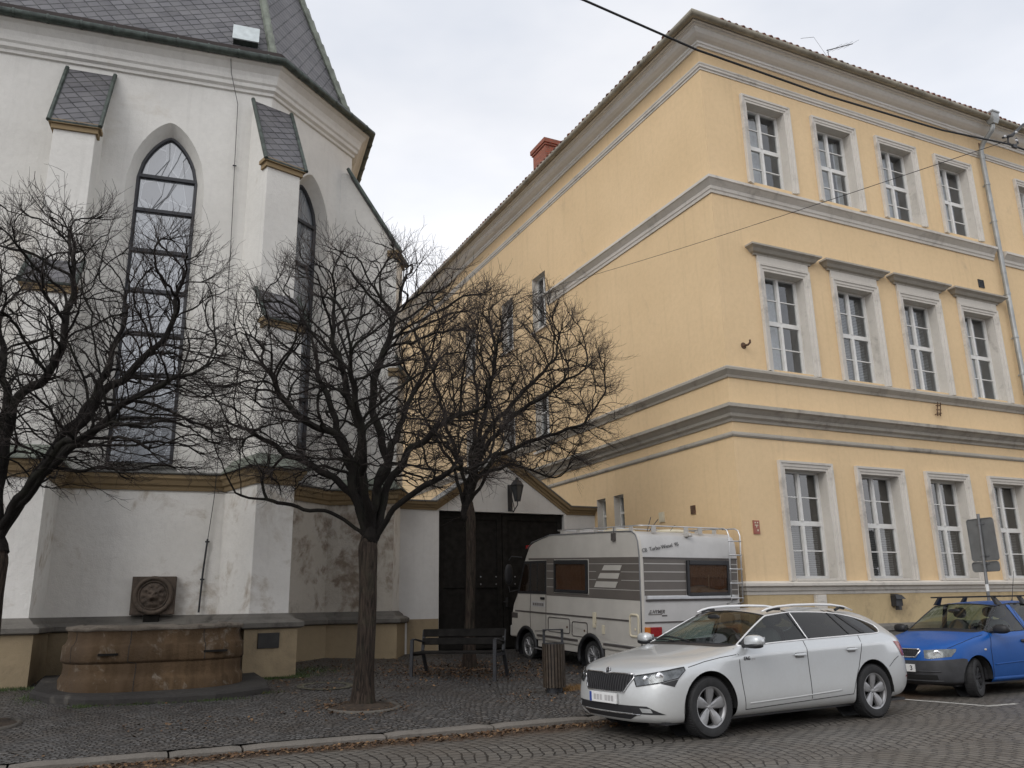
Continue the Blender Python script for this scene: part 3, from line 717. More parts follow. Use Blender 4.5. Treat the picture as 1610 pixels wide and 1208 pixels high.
mb = MB(); mb.prism([(x,y) for x,y in fplan(-.17)], zg+.70, zg+.72); mb.build('basin_floor', M['slab_stone'], fountain)
sp_ = [(-.78,14.66),(-.52,14.1),(-.06,13.66),(.5,13.52),(1.1,13.47),(1.6,13.47),(2.1,13.66),(2.45,13.92),(2.52,14.5),(2.5,15.6),(2.4,16.2),(-.75,16.4)]
mb = MB(); n = len(sp_); vs = []
rr = random.Random(3)
jit = [(x+rr.uniform(-.03,.03), y+rr.uniform(-.03,.03)) for x,y in sp_]
for z, o in ((-.2,.03),(.075,.02),(.115,-.015)):
    for x,y in jit: vs.append((x+(x-.86)*o*.5, y+(y-15)*o*.5, ground(y)+z))
mb.add(vs, [(r*n+i,r*n+(i+1)%n,(r+1)*n+(i+1)%n,(r+1)*n+i) for r in range(2) for i in range(n)]+[tuple(2*n+i for i in range(n))])
mb.build('base_slab', M['slab_stone'], fountain)
for x0,x1 in ((.03,.30),(1.48,1.83)):
    mb = MB(); xm = (x0+x1)/2; row = fplan(.10); yb = min(y for x,y in row if abs(x-xm) < .12)
    mb.box((x0,yb-.012,zg+.625),(x1,yb+.1,zg+.655)); mb.build('iron_slot', M['wood_dark'], fountain)
# lion mask: square slab, ring, modelled head
mc = onA(-1.52,1.815); Mm = Matrix(((*A_,0),(*nA,0),(0,0,1,0),(0,0,0,1))).transposed(); Mm.translation = mc
mb = MB(); mb.box((-.375,-.05,-.34),(.375,.17,.34), Mm); mk = mb.build('mask_slab', M['mask_stone'], fountain, bevel=.012)
mb = MB(); Mr = Mm @ Matrix.Translation((0,.17,0)) @ Matrix.Rotation(R(-90),4,'X')
mb.lathe([(.345,-.01),(.345,.03),(.325,.055),(.30,.06),(.28,.045),(.265,.02),(.255,.03),(.245,.035),(.23,.02),(.22,-.005)], 48, Mr); mb.build('mask_ring', M['mask_stone'], mk, smooth=True, angle=60)
def lion(x, z):
    r = math.hypot(x, z); a = math.atan2(z, abs(x)); h = .02
    g = lambda cx, cz, s, k: k*math.exp(-((x-cx)**2+(z-cz)**2)/(2*s*s))
    mane = .040*(.7+.3*math.cos(a*10))*math.exp(-((r-.17)/.04)**2)
    h += mane+.05*math.exp(-(r/.125)**4)
    h += g(0,-.035,.045,.055)+g(-.035,-.045,.028,.025)+g(.035,-.045,.028,.025)+g(0,.02,.022,.04)+g(-.05,.055,.03,.03)+g(.05,.055,.03,.03)
    h += -g(-.048,.028,.016,.035)-g(.048,.028,.016,.035)-g(0,-.095,.026,.075)+g(0,-.135,.03,.03)+g(-.11,.10,.025,.03)+g(.11,.10,.025,.03)
    return max(h,.0)
mb = MB(); nr, na = 34, 72; vs = [Mm @ Vector((0,.165+lion(0,0),0))]
for i in range(1,nr+1):
    for j in range(na):
        r = .222*i/nr; a = 2*math.pi*j/na; x, z = r*math.cos(a), r*math.sin(a); vs.append(Mm @ Vector((x,.165+lion(x,z),z)))
fs = [(0,1+j,1+(j+1)%na) for j in range(na)]+[(1+(i-1)*na+j,1+(i-1)*na+(j+1)%na,1+i*na+(j+1)%na,1+i*na+j) for i in range(1,nr) for j in range(na)]
mb.add(vs, fs); mb.build('lion_head', M['mask_stone'], mk, smooth=True)
mb = MB(); mb.box((-.14,-.05,-.56),(.13,.14,-.342), Mm); mb.build('spout_box', M['wood_dark'], mk, bevel=.01)

# ============================================================ gate wall between church and school
YG = 18.36
gw = thing('gate_wall', 'white pedimented gate wall with ochre cornice between church and yellow building', 'gate wall', (8.6,YG,ground(YG)))
zb = ground(YG)-.1
pp = [(5.5,zb),(6.95,zb),(6.95,3.72),(10.30,3.72),(10.30,zb),(11.2,zb),(11.2,3.72),(10.38,3.72),(8.62,4.92),(6.88,3.72),(5.5,3.72)]
mb = MB(); Mg = Matrix(((1,0,0,0),(0,0,-1,YG),(0,1,0,0),(0,0,0,1)))   # (x,z,depth) -> world, depth towards the street
tri = tessellate_polygon([[Vector((a,b,0)) for a,b in pp]]); n = len(pp)
mb.add([Mg @ Vector((a,b,0)) for a,b in pp]+[Mg @ Vector((a,b,-.45)) for a,b in pp], [tuple(t) for t in tri]+[tuple(i+n for i in reversed(t)) for t in tri]+[(i,(i+1)%n,n+(i+1)%n,n+i) for i in range(n)])
mb.build('wall', M['gate_plaster'], gw)
path = [(5.6,3.74),(6.88,3.74),(8.62,4.95),(10.38,3.74),(11.19,3.74)]
def vsweep(path, prof, name, mat, parent):
    t = MB(); t.sweep(path, prof); t.v = [(x, YG-z, y) for x, y, z in t.v]; return t.build(name, mat, parent)
vsweep(path, [(.02,-.02),(.02,.03),(-.02,.04),(-.04,.07),(-.08,.08),(-.10,.14),(-.16,.16),(-.16,-.02)], 'cornice', M['ochre_band'], gw)
vsweep(path, [(-.162,.18),(-.19,.18),(-.21,-.5),(-.162,-.5)], 'coping', M['lead'], gw)
mb = MB(); mb.box((6.2,YG-.012,zb),(6.94,YG-.001,1.27)); mb.build('plinth', M['ochre_plinth'], gw)
gt = MB(); gt.box((6.95,YG+.17,zb),(10.30,YG+.23,3.72)); lf = gt.build('gate_backing', M['wood_dark'], gw)
def leaf(x0, x1, sgn):
    mb = MB(); z0, z1 = ground(YG)+.05, 3.70; y0, y1 = YG+.11, YG+.17
    for a,b,c,d in ((x0,x0+.13,z0,z1),(x1-.13,x1,z0,z1),(x0+.13,x1-.13,z0,z0+.16),(x0+.13,x1-.13,z1-.15,z1),(x0+.13,x1-.13,1.95,2.10)): mb.box((a,y0,c),(b,y1,d))
    # diagonal boarding inside each framed panel
    for (c,d,s) in ((z0+.16,1.95,sgn),(2.10,z1-.15,-sgn)):
        a, b = x0+.13, x1-.13; bm = bmesh.new()
        for i in range(-14, 30):
            q = i*.14; pts = []
            base = Vector(((a+b)/2,0,(c+d)/2)); dr = Vector((.707*s,0,.707)); pn = Vector((-dr.z,0,dr.x)); off = (i-8)*.14
            ctr = base+pn*off; v = [bm.verts.new(ctr+dr*e*3+pn*f) for e,f in ((-1,-.066),(1,-.066),(1,.066),(-1,.066))]; bm.faces.new(v)
        for co,no in (((a,0,0),(-1,0,0)),((b,0,0),(1,0,0)),((0,0,c),(0,0,-1)),((0,0,d),(0,0,1))):
            bmesh.ops.bisect_plane(bm, geom=bm.verts[:]+bm.edges[:]+bm.faces[:], plane_co=co, plane_no=no, clear_outer=True)
        bm.verts.index_update()
        vs = [(v.co.x, y0+.03, v.co.z) for v in bm.verts]; mb.add(vs, [tuple(v.index for v in f.verts) for f in bm.faces]); bm.free()
    return mb.build('gate_leaf', M['wood_dark'], gw)
l1 = leaf(6.96, 8.615, 1); l2 = leaf(8.635, 10.29, -1)
mb = MB(); mb.tube([(8.72,YG+.10,1.62),(8.72,YG+.04,1.62),(8.60,YG+.04,1.62)], .012, 6); mb.box((8.69,YG+.095,1.5),(8.75,YG+.11,1.72)); mb.build('handle', M['iron'], l2)
mb = MB()
for x in (8.05,8.45,8.95,9.3):
    for z in (2.03,2.2): mb.lathe([(.0,.012),(.018,.008),(.02,0)], 8, Matrix.Translation((x,YG+.11,z)) @ Matrix.Rotation(R(90),4,'X'))
mb.build('bolt', M['galv'], lf)
# lantern on the pediment
lc_ = Vector((8.80,YG-.42,4.12)); lantern = thing('wall_lantern', 'dark iron wall lantern hung on a bracket on the gate pediment', 'lantern', lc_)
mb = MB(); mb.tube([(8.80,YG,3.85),(8.80,YG-.18,3.72),(8.80,YG-.42,3.86),(8.80,YG-.42,3.96)], .014, 6); mb.tube([(8.80,YG,4.35),(8.80,YG-.25,3.78)], .010, 6); mb.box((8.74,YG-.015,3.75),(8.86,YG-.001,4.4)); mb.build('bracket', M['iron'], lantern)
mb = MB(); T = Matrix.Translation((8.80,YG-.42,3.95)); 
for i in range(6):
    a = math.pi/3*i; mb.tube([T @ Vector((.07*math.cos(a),.07*math.sin(a),0)), T @ Vector((.155*math.cos(a),.155*math.sin(a),.36))], .011, 5)
mb.lathe([(0,.0),(.075,.0),(.08,.02),(0,.02)], 6, T); mb.lathe([(.17,.36),(.175,.39),(.11,.48),(.05,.52),(.04,.57),(0,.59)], 6, T); mb.build('lantern_frame', M['iron'], lantern)
mb = MB(); mb.lathe([(.068,.02),(.15,.36)], 6, T); mb.build('lantern_glass', simple('dim_lantern_glass', (.055,.06,.065), .15), lantern)
mb = MB(); mb.tube([T @ Vector((0,0,.02)), T @ Vector((0,0,.2))], .02, 8); mb.build('lamp_holder', M['iron'], lantern)
# ============================================================ yellow school building
BX, BY = 11.2, 12.87
sch = thing('school_building', 'three-storey yellow plastered corner building with grey cornices and white casement windows', 'building', (BX,BY,0))
XE, YE = 46.0, 38.0
CX = [13.03+2.18*i for i in range(4)]+[22.9+2.18*i for i in range(10)]
FL = [(1.93,4.14),(6.28,8.53),(10.72,12.78)]; HW = .575
def wall_holes(mb, P, dirn, nrm, s0, s1, z0, z1, holes, depth, off=0.0):
    """holes: (sa,sb,za,zb). flat wall with rectangular openings and their reveals"""
    W = lambda s, z, o=0: P+dirn*s+nrm*(off+o)+Vector((0,0,z))
    ss = sorted({s0,s1,*[h[0] for h in holes],*[h[1] for h in holes]}); zs = sorted({z0,z1,*[h[2] for h in holes],*[h[3] for h in holes]})
    for a, b in zip(ss, ss[1:]):
        for c, d in zip(zs, zs[1:]):
            if any(h[0] <= a+1e-6 and b <= h[1]+1e-6 and h[2] <= c+1e-6 and d <= h[3]+1e-6 for h in holes): continue
            mb.quad(W(a,c), W(b,c), W(b,d), W(a,d))
    for a,b,c,d in holes:
        for p, q in (((a,c),(a,d)),((a,d),(b,d)),((b,d),(b,c)),((b,c),(a,c))):
            mb.quad(W(*p), W(*p,-depth), W(*q,-depth), W(*q), 1 if len(mb.m) >= 0 else 0)
XA, YA = Vector((1,0,0)), Vector((0,1,0)); P0 = Vector((BX,BY,0))
holes = [(c-HW-BX, c+HW-BX, a, b) for c in CX for a, b in FL]
mb = MB(); wall_holes(mb, P0, XA, -YA, 0, XE-BX, 1.6, 14.2, holes, .24)
mb.build('street_wall', [M['yellow_plaster'], M['trim_plaster']], sch)
# side wall: s measured from the corner away from the street
SW = [(16.98,17.42,2.7,4.10),(17.80,18.22,2.7,4.10),(20.62,21.48,9.62,11.38),(22.88,23.72,9.55,11.32),(26.0,26.85,9.6,11.3),(20.62,21.48,5.9,7.6),(22.88,23.72,5.9,7.6),(26.0,26.85,5.9,7.6)]
mb = MB(); wall_holes(mb, P0, YA, -XA, 0, YE-BY, 1.6, 14.2, [(a-BY,b-BY,c,d) for a,b,c,d in SW], .24)
mb.build('side_wall', [M['yellow_plaster'], M['trim_plaster']], sch)
EPB = [(BX,YE),(BX,BY),(XE,BY)]
def sw(name, prof, mat, path=EPB, **k):
    t = MB(); t.sweep(path, prof); return t.build(name, M[mat], sch, **k)
M['eaves_plaster'] = plaster('eaves_plaster', (.86,.84,.80), (.78,.76,.72), None, bstr=.25)
sw('plinth', [(.03,-.1),(.03,1.62),(-.3,1.62),(-.3,-.1)], 'yellow_plinth')
sw('stone_base', [(.09,-.1),(.09,.86),(.13,.88),(.13,.96),(.09,.99),(.03,1.02),(-.05,1.02),(-.05,-.1)], 'plinth_stone')
sw('sill_cornice', [(-.1,1.625),(.04,1.625),(.05,1.69),(.08,1.70),(.10,1.76),(.15,1.79),(.15,1.84),(.02,1.885),(-.1,1.885)], 'trim_plaster')
sw('frieze_moulding', [(-.05,4.74),(.02,4.74),(.045,4.77),(.045,4.80),(.025,4.84),(-.05,4.84)], 'cornice_plaster')
sw('storey_cornice', [(-.05,5.05),(.03,5.05),(.05,5.10),(.11,5.14),(.12,5.20),(.20,5.27),(.26,5.30),(.26,5.37),(.02,5.44),(-.05,5.44)], 'cornice_plaster')
sw('sill_cornice', [(-.05,5.98),(.03,5.98),(.05,6.03),(.09,6.07),(.14,6.12),(.14,6.17),(.02,6.235),(-.05,6.235)], 'cornice_plaster')
sw('string_cornice', [(-.05,10.18),(.03,10.18),(.04,10.24),(.06,10.26),(.07,10.33),(.16,10.43),(.19,10.45),(.19,10.51),(.02,10.58),(-.05,10.58)], 'trim_plaster', path=[(BX,20.47),(BX,BY),(20.62,BY)])
sw('string_cornice', [(-.05,10.12),(.03,10.12),(.04,10.18),(.06,10.20),(.07,10.27),(.16,10.37),(.19,10.39),(.19,10.45),(.02,10.52),(-.05,10.52)], 'trim_plaster', path=[(20.98,BY),(XE,BY)])
sw('frieze_moulding', [(-.05,13.30),(.02,13.30),(.02,13.34),(.05,13.36),(.05,13.40),(.02,13.42),(.045,13.45),(.045,13.48),(-.05,13.49)], 'trim_plaster')
sw('eaves_cornice', [(-.05,13.90),(.04,13.90),(.06,13.94),(.09,13.95),(.10,13.99),(.14,14.0),(.20,14.015),(.28,14.05),(.335,14.10),(.345,14.13),(.40,14.14),(.42,14.17),(.46,14.175),(.46,14.25),(-.05,14.25)], 'eaves_plaster')
# gutter with brackets
mb = MB(); mb.sweep(EPB, [(.56+.085*math.cos(a),14.23+.085*math.sin(a)) for a in [2*math.pi*i/10 for i in range(10)]])
s = .6
for i in range(27): mb.tube([(BX-.56,BY-.3+s+i*.93,14.23),(BX-.56,BY-.3+s+i*.93+.03,14.23)], .096, 10)
for i in range(37): mb.tube([(BX-.3+s+i*.93,BY-.56,14.23),(BX-.3+s+i*.93+.03,BY-.56,14.23)], .096, 10)
mb.build('gutter', M['gutter'], sch, smooth=True, angle=50)
# roof
ez, k = 14.28, .70; ex, ey = BX-.53, BY-.53; rw = 6.7
rz = ez+rw*k; c0 = (ex,ey,ez); c1 = (ex+rw,ey+rw,rz); 
mb = MB()
mb.quad(c0,(XE,ey,ez),(XE,ey+rw,rz),c1); mb.quad((ex,YE,ez),c0,c1,(ex+rw,YE,rz))
mb.quad(c1,(XE,ey+rw,rz),(XE,ey+2*rw,ez),(ex+2*rw,ey+2*rw,ez)); mb.quad((ex+rw,YE,rz),c1,(ex+2*rw,ey+2*rw,ez),(ex+2*rw,YE,ez))
roof = mb.build('roof', M['tiles'], sch)
mb = MB(); rr = random.Random(8); sl = math.atan(k)
def eave_tile(x, y, dx, dy):
    j = rr.uniform(-.012,.012); pts = [Vector((x+dx*t-dx*(.10+j), y+dy*t-dy*(.10+j), ez+.02+k*(t-.10))) for t in (0,.35,.75)]
    mb.tube(pts, [.062,.058,.055], 7)
y = ey+.75
while y < YE: eave_tile(ex, y, 1, 0); y += .205
x = ex+.75
while x < XE: eave_tile(x, ey, 0, 1); x += .205
mb.build('eave_tiles', M['tiles'], sch, smooth=True, angle=50)
mb = MB(); 
for i in range(7, 22):
    p = Vector(c0).lerp(Vector(c1), i/22); q = Vector(c0).lerp(Vector(c1), (i+1.1)/22); mb.tube([p+Vector((0,0,.04)), q+Vector((0,0,.06))], [.13,.11], 8)
mb.build('hip_tiles', M['tiles'], sch)
ch = MB(); ch.box((12.62,22.9,15.0),(13.2,23.85,17.30)); ch.box((12.58,22.86,17.30),(13.24,23.89,17.38)); ch.box((12.54,22.82,17.38),(13.28,23.93,17.54)); 
o = ch.build('chimney', M['brick'], sch); box_uv(o)
# ---------------- windows: one of each storey, then copies
def rot_prof(path, prof, mb):
    """sweep in the x-z plane, prof z = projection towards the street (-y)"""
    t = MB(); t.sweep(path, prof); mb.add([(x,-z,y) for x,y,z in t.v], t.f)
def casement(parent, hw, h, dep, floor, bars=True, blind=0, cseed=0):
    """frame, panes, curtain and dark room behind an opening; local coordinates"""
    f = MB(); e = .042
    f.box((-hw,dep-.03,0),(-hw+e,dep+.05,h)); f.box((hw-e,dep-.03,0),(hw,dep+.05,h)); f.box((-hw+e,dep-.03,h-e),(hw-e,dep+.05,h)); f.box((-hw+e,dep-.045,0),(hw-e,dep+.05,.06))
    zt = h*.51
    if bars:
        f.box((-hw+e,dep-.02,zt-.05),(hw-e,dep+.05,zt+.05)); f.box((-.034,dep-.035,.06),(.034,dep+.045,zt-.05)); f.box((-.034,dep-.035,zt+.05),(.034,dep+.045,h-e))
        for zz in ((.06+zt-.05)/2, (zt+.05+h-e)/2):
            for a,b in ((-hw+e,-.034),(.034,hw-e)): f.box((a,dep-.005,zz-.012),(b,dep+.035,zz+.012))
        for a,b,c,d in ((-hw+e,-.034,.06,zt-.05),(.034,hw-e,.06,zt-.05),(-hw+e,-.034,zt+.05,h-e),(.034,hw-e,zt+.05,h-e)):   # sash rails
            f.box((a,dep-.012,c),(a+.02,dep+.04,d)); f.box((b-.02,dep-.012,c),(b,dep+.04,d))
    else:
        f.box((-.03,dep-.02,.06),(.03,dep+.04,h-e)); f.box((-hw+e,dep-.02,h*.68),(hw-e,dep+.04,h*.68+.05))
    f.build('frame', M['white_paint'], parent, local=True)
    g = MB(); g.quad((-hw+e,dep+.015,.06),(hw-e,dep+.015,.06),(hw-e,dep+.015,h-e),(-hw+e,dep+.015,h-e)); g.build('panes', M['glass'], parent, local=True)
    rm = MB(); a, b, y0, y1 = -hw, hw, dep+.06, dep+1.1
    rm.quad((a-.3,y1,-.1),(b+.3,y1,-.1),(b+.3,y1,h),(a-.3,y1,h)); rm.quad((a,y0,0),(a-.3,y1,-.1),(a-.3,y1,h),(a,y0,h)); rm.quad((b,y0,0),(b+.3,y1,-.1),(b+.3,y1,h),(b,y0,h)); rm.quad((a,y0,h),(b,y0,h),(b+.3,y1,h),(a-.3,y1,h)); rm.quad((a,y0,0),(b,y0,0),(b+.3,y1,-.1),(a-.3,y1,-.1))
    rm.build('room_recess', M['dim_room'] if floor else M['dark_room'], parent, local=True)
    rr = random.Random(cseed+7)
    c = MB()
    def drape(x0, x1, z0, z1, y, folds):
        n = 40; vs = []
        for i in range(n+1):
            t = i/n; x = x0+(x1-x0)*t; yy = y+.03*math.sin(t*folds*2*math.pi+rr.random()*.3)
            vs += [(x,yy,z0),(x,yy,z1)]
        c.add(vs, [(2*i,2*i+2,2*i+3,2*i+1) for i in range(n)])
    if floor == 0:
        drape(-hw+.02, -hw+rr.uniform(.08,.2), .05, h-.05, dep+.3, 3)
    elif blind == 0:
        wl = rr.uniform(.66,.92); drape(-hw+.02, -hw+wl, .03, h-.05, dep+.18, 4)
        if cseed % 2: drape(hw-.18, hw-.02, .03, h-.05, dep+.18, 2)
    else:
        drape(-hw+.02, -hw+.2, .03, h-.05, dep+.2, 2)
    c.build('curtain', M['curtain'], parent, local=True)
    if blind:
        bl = MB(); z = .05 if floor == 0 else .1; top = zt-.08 if floor == 0 else h-.08
        z = .06
        while z < top:
            bl.quad((-hw+.07,dep+.11,z),(hw-.07,dep+.11,z),(hw-.07,dep+.135,z+.028),(-hw+.07,dep+.135,z+.028)); z += .038
        bl.build('blind', M['blind'] if floor else M['blind_dark'], parent, local=True)
M['blind'] = simple('pale_blind', (.42,.45,.47), .6); M['blind_dark'] = simple('grey_blind', (.23,.225,.215), .6)
def street_window(fl, cx, blind, seed):
    z0, z1 = FL[fl]; h = z1-z0; loc = (cx-BX, 0, z0)
    s = MB(); b0 = -.045 if fl == 0 else -.05
    prof = [(0,0),(0,.03),(-.05,.035),(-.055,.05),(-.11,.055),(-.12,.075),(-.165,.08),(-.17,.06),(-.17,0)]
    rot_prof([(-HW,b0),(-HW,h),(HW,h),(HW,b0)], prof, s)
    if fl == 0: s.box((-HW-.0,-.06,-.045),(HW,.24,0.0))
    w = s.build('window', M['trim_plaster'], sch, local=True, loc=loc)
    if fl == 1:
        hd = MB(); hd.box((-HW-.17,-.045,h+.173),(HW+.17,-.001,h+.345)); hd.build('frieze_panel', M['trim_plaster'], w, local=True)
        hp = MB(); hp.v = []; pr = [(.0,h+.345),(.05,h+.345),(.06,h+.38),(.12,h+.40),(.17,h+.46),(.24,h+.50),(.24,h+.54),(.0,h+.575)]
        hp.sweep([(-HW-.21,.02),(-HW-.21,0),(HW+.21,0),(HW+.21,.02)], pr)
        hp.build('hood', M['cornice_plaster'], w, local=True)
    casement(w, HW, h, .24, fl, True, blind, seed)
    return w
firsts = {}
BL = {(0,0):1,(0,1):1,(0,2):1,(0,3):1,(1,1):1,(1,2):1}
for fl in range(3):
    for i, cx in enumerate(CX):
        b = BL.get((fl,i), 0) if i < 5 else (i+fl) % 2
        key = (fl, b, i % 3)
        if key not in firsts: firsts[key] = street_window(fl, cx, b, i % 3+10*fl)
        else: copy_tree(firsts[key], sch, (cx-BX, 0, FL[fl][0]))
# side windows: plain reveals
for a, b, c, d in SW:
    hw = (b-a)/2; h = d-c
    s = MB(); s.box((-hw-.06,-.07,-.06),(hw+.06,.20,0))
    w = s.build('window', M['trim_plaster'], sch, local=True, loc=(0,(a+b)/2-BY,c)); w.rotation_euler = (0,0,R(-90)); w.name = 'window'
    casement(w, hw, h, .20, 2, False, 0, int(a))
# downpipe with hopper head
PX = 20.78
mb = MB(); mb.tube([(PX,BY-.56,14.14),(PX,BY-.56,13.95),(PX,BY-.50,13.86),(PX,BY-.22,13.64),(PX,BY-.12,13.45),(PX,BY-.12,5.75),(PX,BY-.34,5.5),(PX,BY-.34,5.1),(PX,BY-.13,4.8),(PX,BY-.13,2.05),(PX,BY-.22,1.9),(PX,BY-.22,.2)], .065, 12)
for z in (12.4,11.3,9.2,8.0,7.0,3.4): mb.tube([(PX,BY-.12,z),(PX,BY-.12,z+.05)], .078, 12); mb.box((PX-.01,BY-.08,z),(PX+.01,BY,z+.04))
for z in (13.2,11.9,9.8,7.6,4.5): mb.tube([(PX,BY-.12,z),(PX,BY-.12,z+.09)], .071, 12)
dp = mb.build('downpipe', M['zinc'], sch, smooth=True, angle=40)
mb = MB(); v8 = [(-.13,-.15),(.13,-.15),(.13,.08),(-.13,.08)]
mb.add([(PX+x*.7,BY-.56+y*.7,14.02) for x,y in v8]+[(PX+x,BY-.56+y,14.16) for x,y in v8]+[(PX+x,BY-.56+y,14.31) for x,y in v8]+[(PX+x*1.15,BY-.56+y*1.15,14.33) for x,y in v8]+[(PX+x*1.15,BY-.56+y*1.15,14.37) for x,y in v8],
  [(3,2,1,0)]+[(r*4+i,r*4+(i+1)%4,r*4+4+(i+1)%4,r*4+4+i) for r in range(4) for i in range(4)]+[(16,17,18,19)])
mb.build('hopper_head', M['zinc'], dp)
mb = MB(); mb.box((PX+.13,BY-.012,1.9),(PX+.21,BY+.0,13.8)); mb.build('pipe_side_strip', simple('brown_strip', (.23,.15,.10), .9, 0, .4, 3), sch)  # narrow brown strip down the wall right of the downpipe
# fittings on the walls
mb = MB(); Mh_ = Matrix.Translation((11.70,BY,6.72)) @ Matrix.Rotation(R(90),4,'X'); mb.lathe([(0,.02),(.06,.02),(.075,.0)], 12, Mh_); mb.tube([(11.70,BY,6.72),(11.70,BY-.14,6.70),(11.72,BY-.18,6.74),(11.73,BY-.17,6.80)], .022, 7)
o = mb.build('wall_hook', M['rust'], smooth=True, angle=50); setprops(o, 'rusty round wall anchor with hook left of the first-floor windows', 'hook')
mb = MB(); 
for x in (17.36,17.46): mb.tube([(x,BY-.06,5.66),(x+.02,BY-.10,5.98)], .014, 6); mb.tube([(x,BY,5.70),(x,BY-.08,5.70)], .01, 5)
for z in (5.72,5.80,5.90): mb.tube([(17.34,BY-.07,z),(17.50,BY-.07,z+.01)], .012, 6)
o = mb.build('cable_bracket', M['rust']); setprops(o, 'small rusty ladder-like bracket between the two middle cornices', 'bracket')
def grille(name, x, z, wd, hh, label, mat):
    mb = MB(); mb.box((x-wd/2,BY-.02,z-hh/2),(x+wd/2,BY+.0,z-hh/2+.02)); mb.box((x-wd/2,BY-.02,z+hh/2-.02),(x+wd/2,BY,z+hh/2)); mb.box((x-wd/2,BY-.02,z-hh/2),(x-wd/2+.02,BY,z+hh/2)); mb.box((x+wd/2-.02,BY-.02,z-hh/2),(x+wd/2,BY,z+hh/2))
    mb.box((x-wd/2+.02,BY-.006,z-hh/2+.02),(x+wd/2-.02,BY-.001,z+hh/2-.02))
    n = 4
    for i in range(n): zz = z-hh/2+.03+(hh-.06)*i/n; mb.quad((x-wd/2+.02,BY-.018,zz),(x+wd/2-.02,BY-.018,zz),(x+wd/2-.02,BY-.006,zz+(hh-.06)/n*.8),(x-wd/2+.02,BY-.006,zz+(hh-.06)/n*.8))
    return setprops(mb.build(name, mat), label, 'vent')
grille('wall_vent', 19.93, 9.42, .22, .22, 'small dark square air vent high beside the downpipe', M['iron'])
mb = MB(); mb.box((12.86,BY-.10,1.32),(13.14,BY-.031,1.615)); mb.box((12.88,BY-.112,1.35),(13.12,BY-.101,1.59)); mb.box((12.96,BY-.118,1.48),(13.05,BY-.112,1.53))
setprops(mb.build('meter_box', M['trim_plaster'], bevel=.006), 'grey square meter box under the leftmost ground-floor window', 'box')
mb = MB(); mb.box((15.02,BY-.16,1.36),(15.22,BY-.031,1.58)); mb.add([(15.02,BY-.16,1.58),(15.22,BY-.16,1.58),(15.26,BY-.22,1.50),(14.98,BY-.22,1.50),(15.02,BY-.031,1.61),(15.22,BY-.031,1.61)], [(3,2,1,0),(0,1,5,4)]); mb.box((15.05,BY-.20,1.28),(15.13,BY-.10,1.36))
setprops(mb.build('wall_socket_box', M['iron'], bevel=.006), 'dark iron flag-holder box on the pale plinth beside the blue car', 'box')
for (y, z, wd, hh, lab, mt) in ((15.45,3.38,.20,.22,'pale square vent cover on the yellow side wall above the camper roof',M['beige_plastic']),(14.32,3.42,.15,.18,'rusty square vent on the yellow side wall right of the pale vent',M['rust'])):
    mb = MB(); mb.box((BX-.025,y-wd/2,z-hh/2),(BX-.0,y+wd/2,z+hh/2)); mb.box((BX-.032,y-wd/2+.03,z-hh/2+.03),(BX-.025,y+wd/2-.03,z+hh/2-.03)); setprops(mb.build('vent_cover', mt), lab, 'vent')
np_ = thing('house_number_plate', 'small dull red number plate with worn pale figures at the building corner', 'number plate', (11.57,BY,2.93))
mb = MB(); mb.box((11.49,BY-.02,2.79),(11.65,BY-.002,3.06)); mb.build('plate', M['red_sign'], np_, bevel=.004)
def text3d(name, body, size, mat, parent, Mx, ext=.002, bold=False, shear=0, align='CENTER', spacing=1.0, local=True):
    cu = bpy.data.curves.new(name, 'FONT'); cu.body = body; cu.size = size; cu.extrude = ext; cu.align_x = align; cu.align_y = 'CENTER'; cu.shear = shear; cu.space_character = spacing
    if bold: cu.offset = size*.02
    t = bpy.data.objects.new('tmp', cu); COL.objects.link(t)
    dg = bpy.context.evaluated_depsgraph_get(); me = bpy.data.meshes.new_from_object(t.evaluated_get(dg)); bpy.data.objects.remove(t); bpy.data.curves.remove(cu)
    me.name = name; me.transform(Mx); me.materials.clear(); me.materials.append(mat)
    o = bpy.data.objects.new(name, me); COL.objects.link(o); o.parent = parent; WM[o.name] = WM[parent.name]
    if not local: me.transform(WM[parent.name].inverted())
    return o
FX = Matrix(((1,0,0,0),(0,0,1,0),(0,1,0,0),(0,0,0,1)))   # text xy -> x z, facing -y
def face_y(x, y, z): return Matrix.Translation((x,y,z)) @ Matrix.Rotation(R(90),4,'X')
mb = MB()   # worn, unreadable figures: two dots, a bar with a stem, a spot
for x, z, a, b in ((11.54,3.015,.014,.014),(11.60,3.015,.014,.014),(11.57,2.965,.045,.008),(11.57,2.94,.010,.02),(11.595,2.865,.014,.018)): mb.box((x-a,BY-.024,z-b),(x+a,BY-.0205,z+b))
mb.build('worn_figures', M['beige_plastic'], np_)
# TV aerial on the roof
an = thing('roof_aerial', 'thin television aerial rising above the tiled eaves', 'aerial', (18.6,15.5,16.6))
mb = MB(); mb.tube([(18.6,15.5,16.6),(18.6,15.5,17.95)], .012, 6); mb.build('mast', M['iron'], an)
mb = MB(); mb.tube([(18.55,15.5,17.9),(19.5,15.3,18.3)], .014, 6)
for t in (0.3,.5,.7,.95): p = Vector((18.55,15.5,17.9)).lerp(Vector((19.5,15.3,18.3)), t); mb.tube([p-Vector((-.06,.25,0)), p+Vector((-.06,.25,0))], .004, 5)
mb.tube([(17.5,15.5,18.0),(17.95,15.4,18.12)], .006, 5); mb.tube([(17.95,15.4,18.12),(18.6,15.5,17.6)], .004, 5)
mb.build('boom', M['iron'], an)

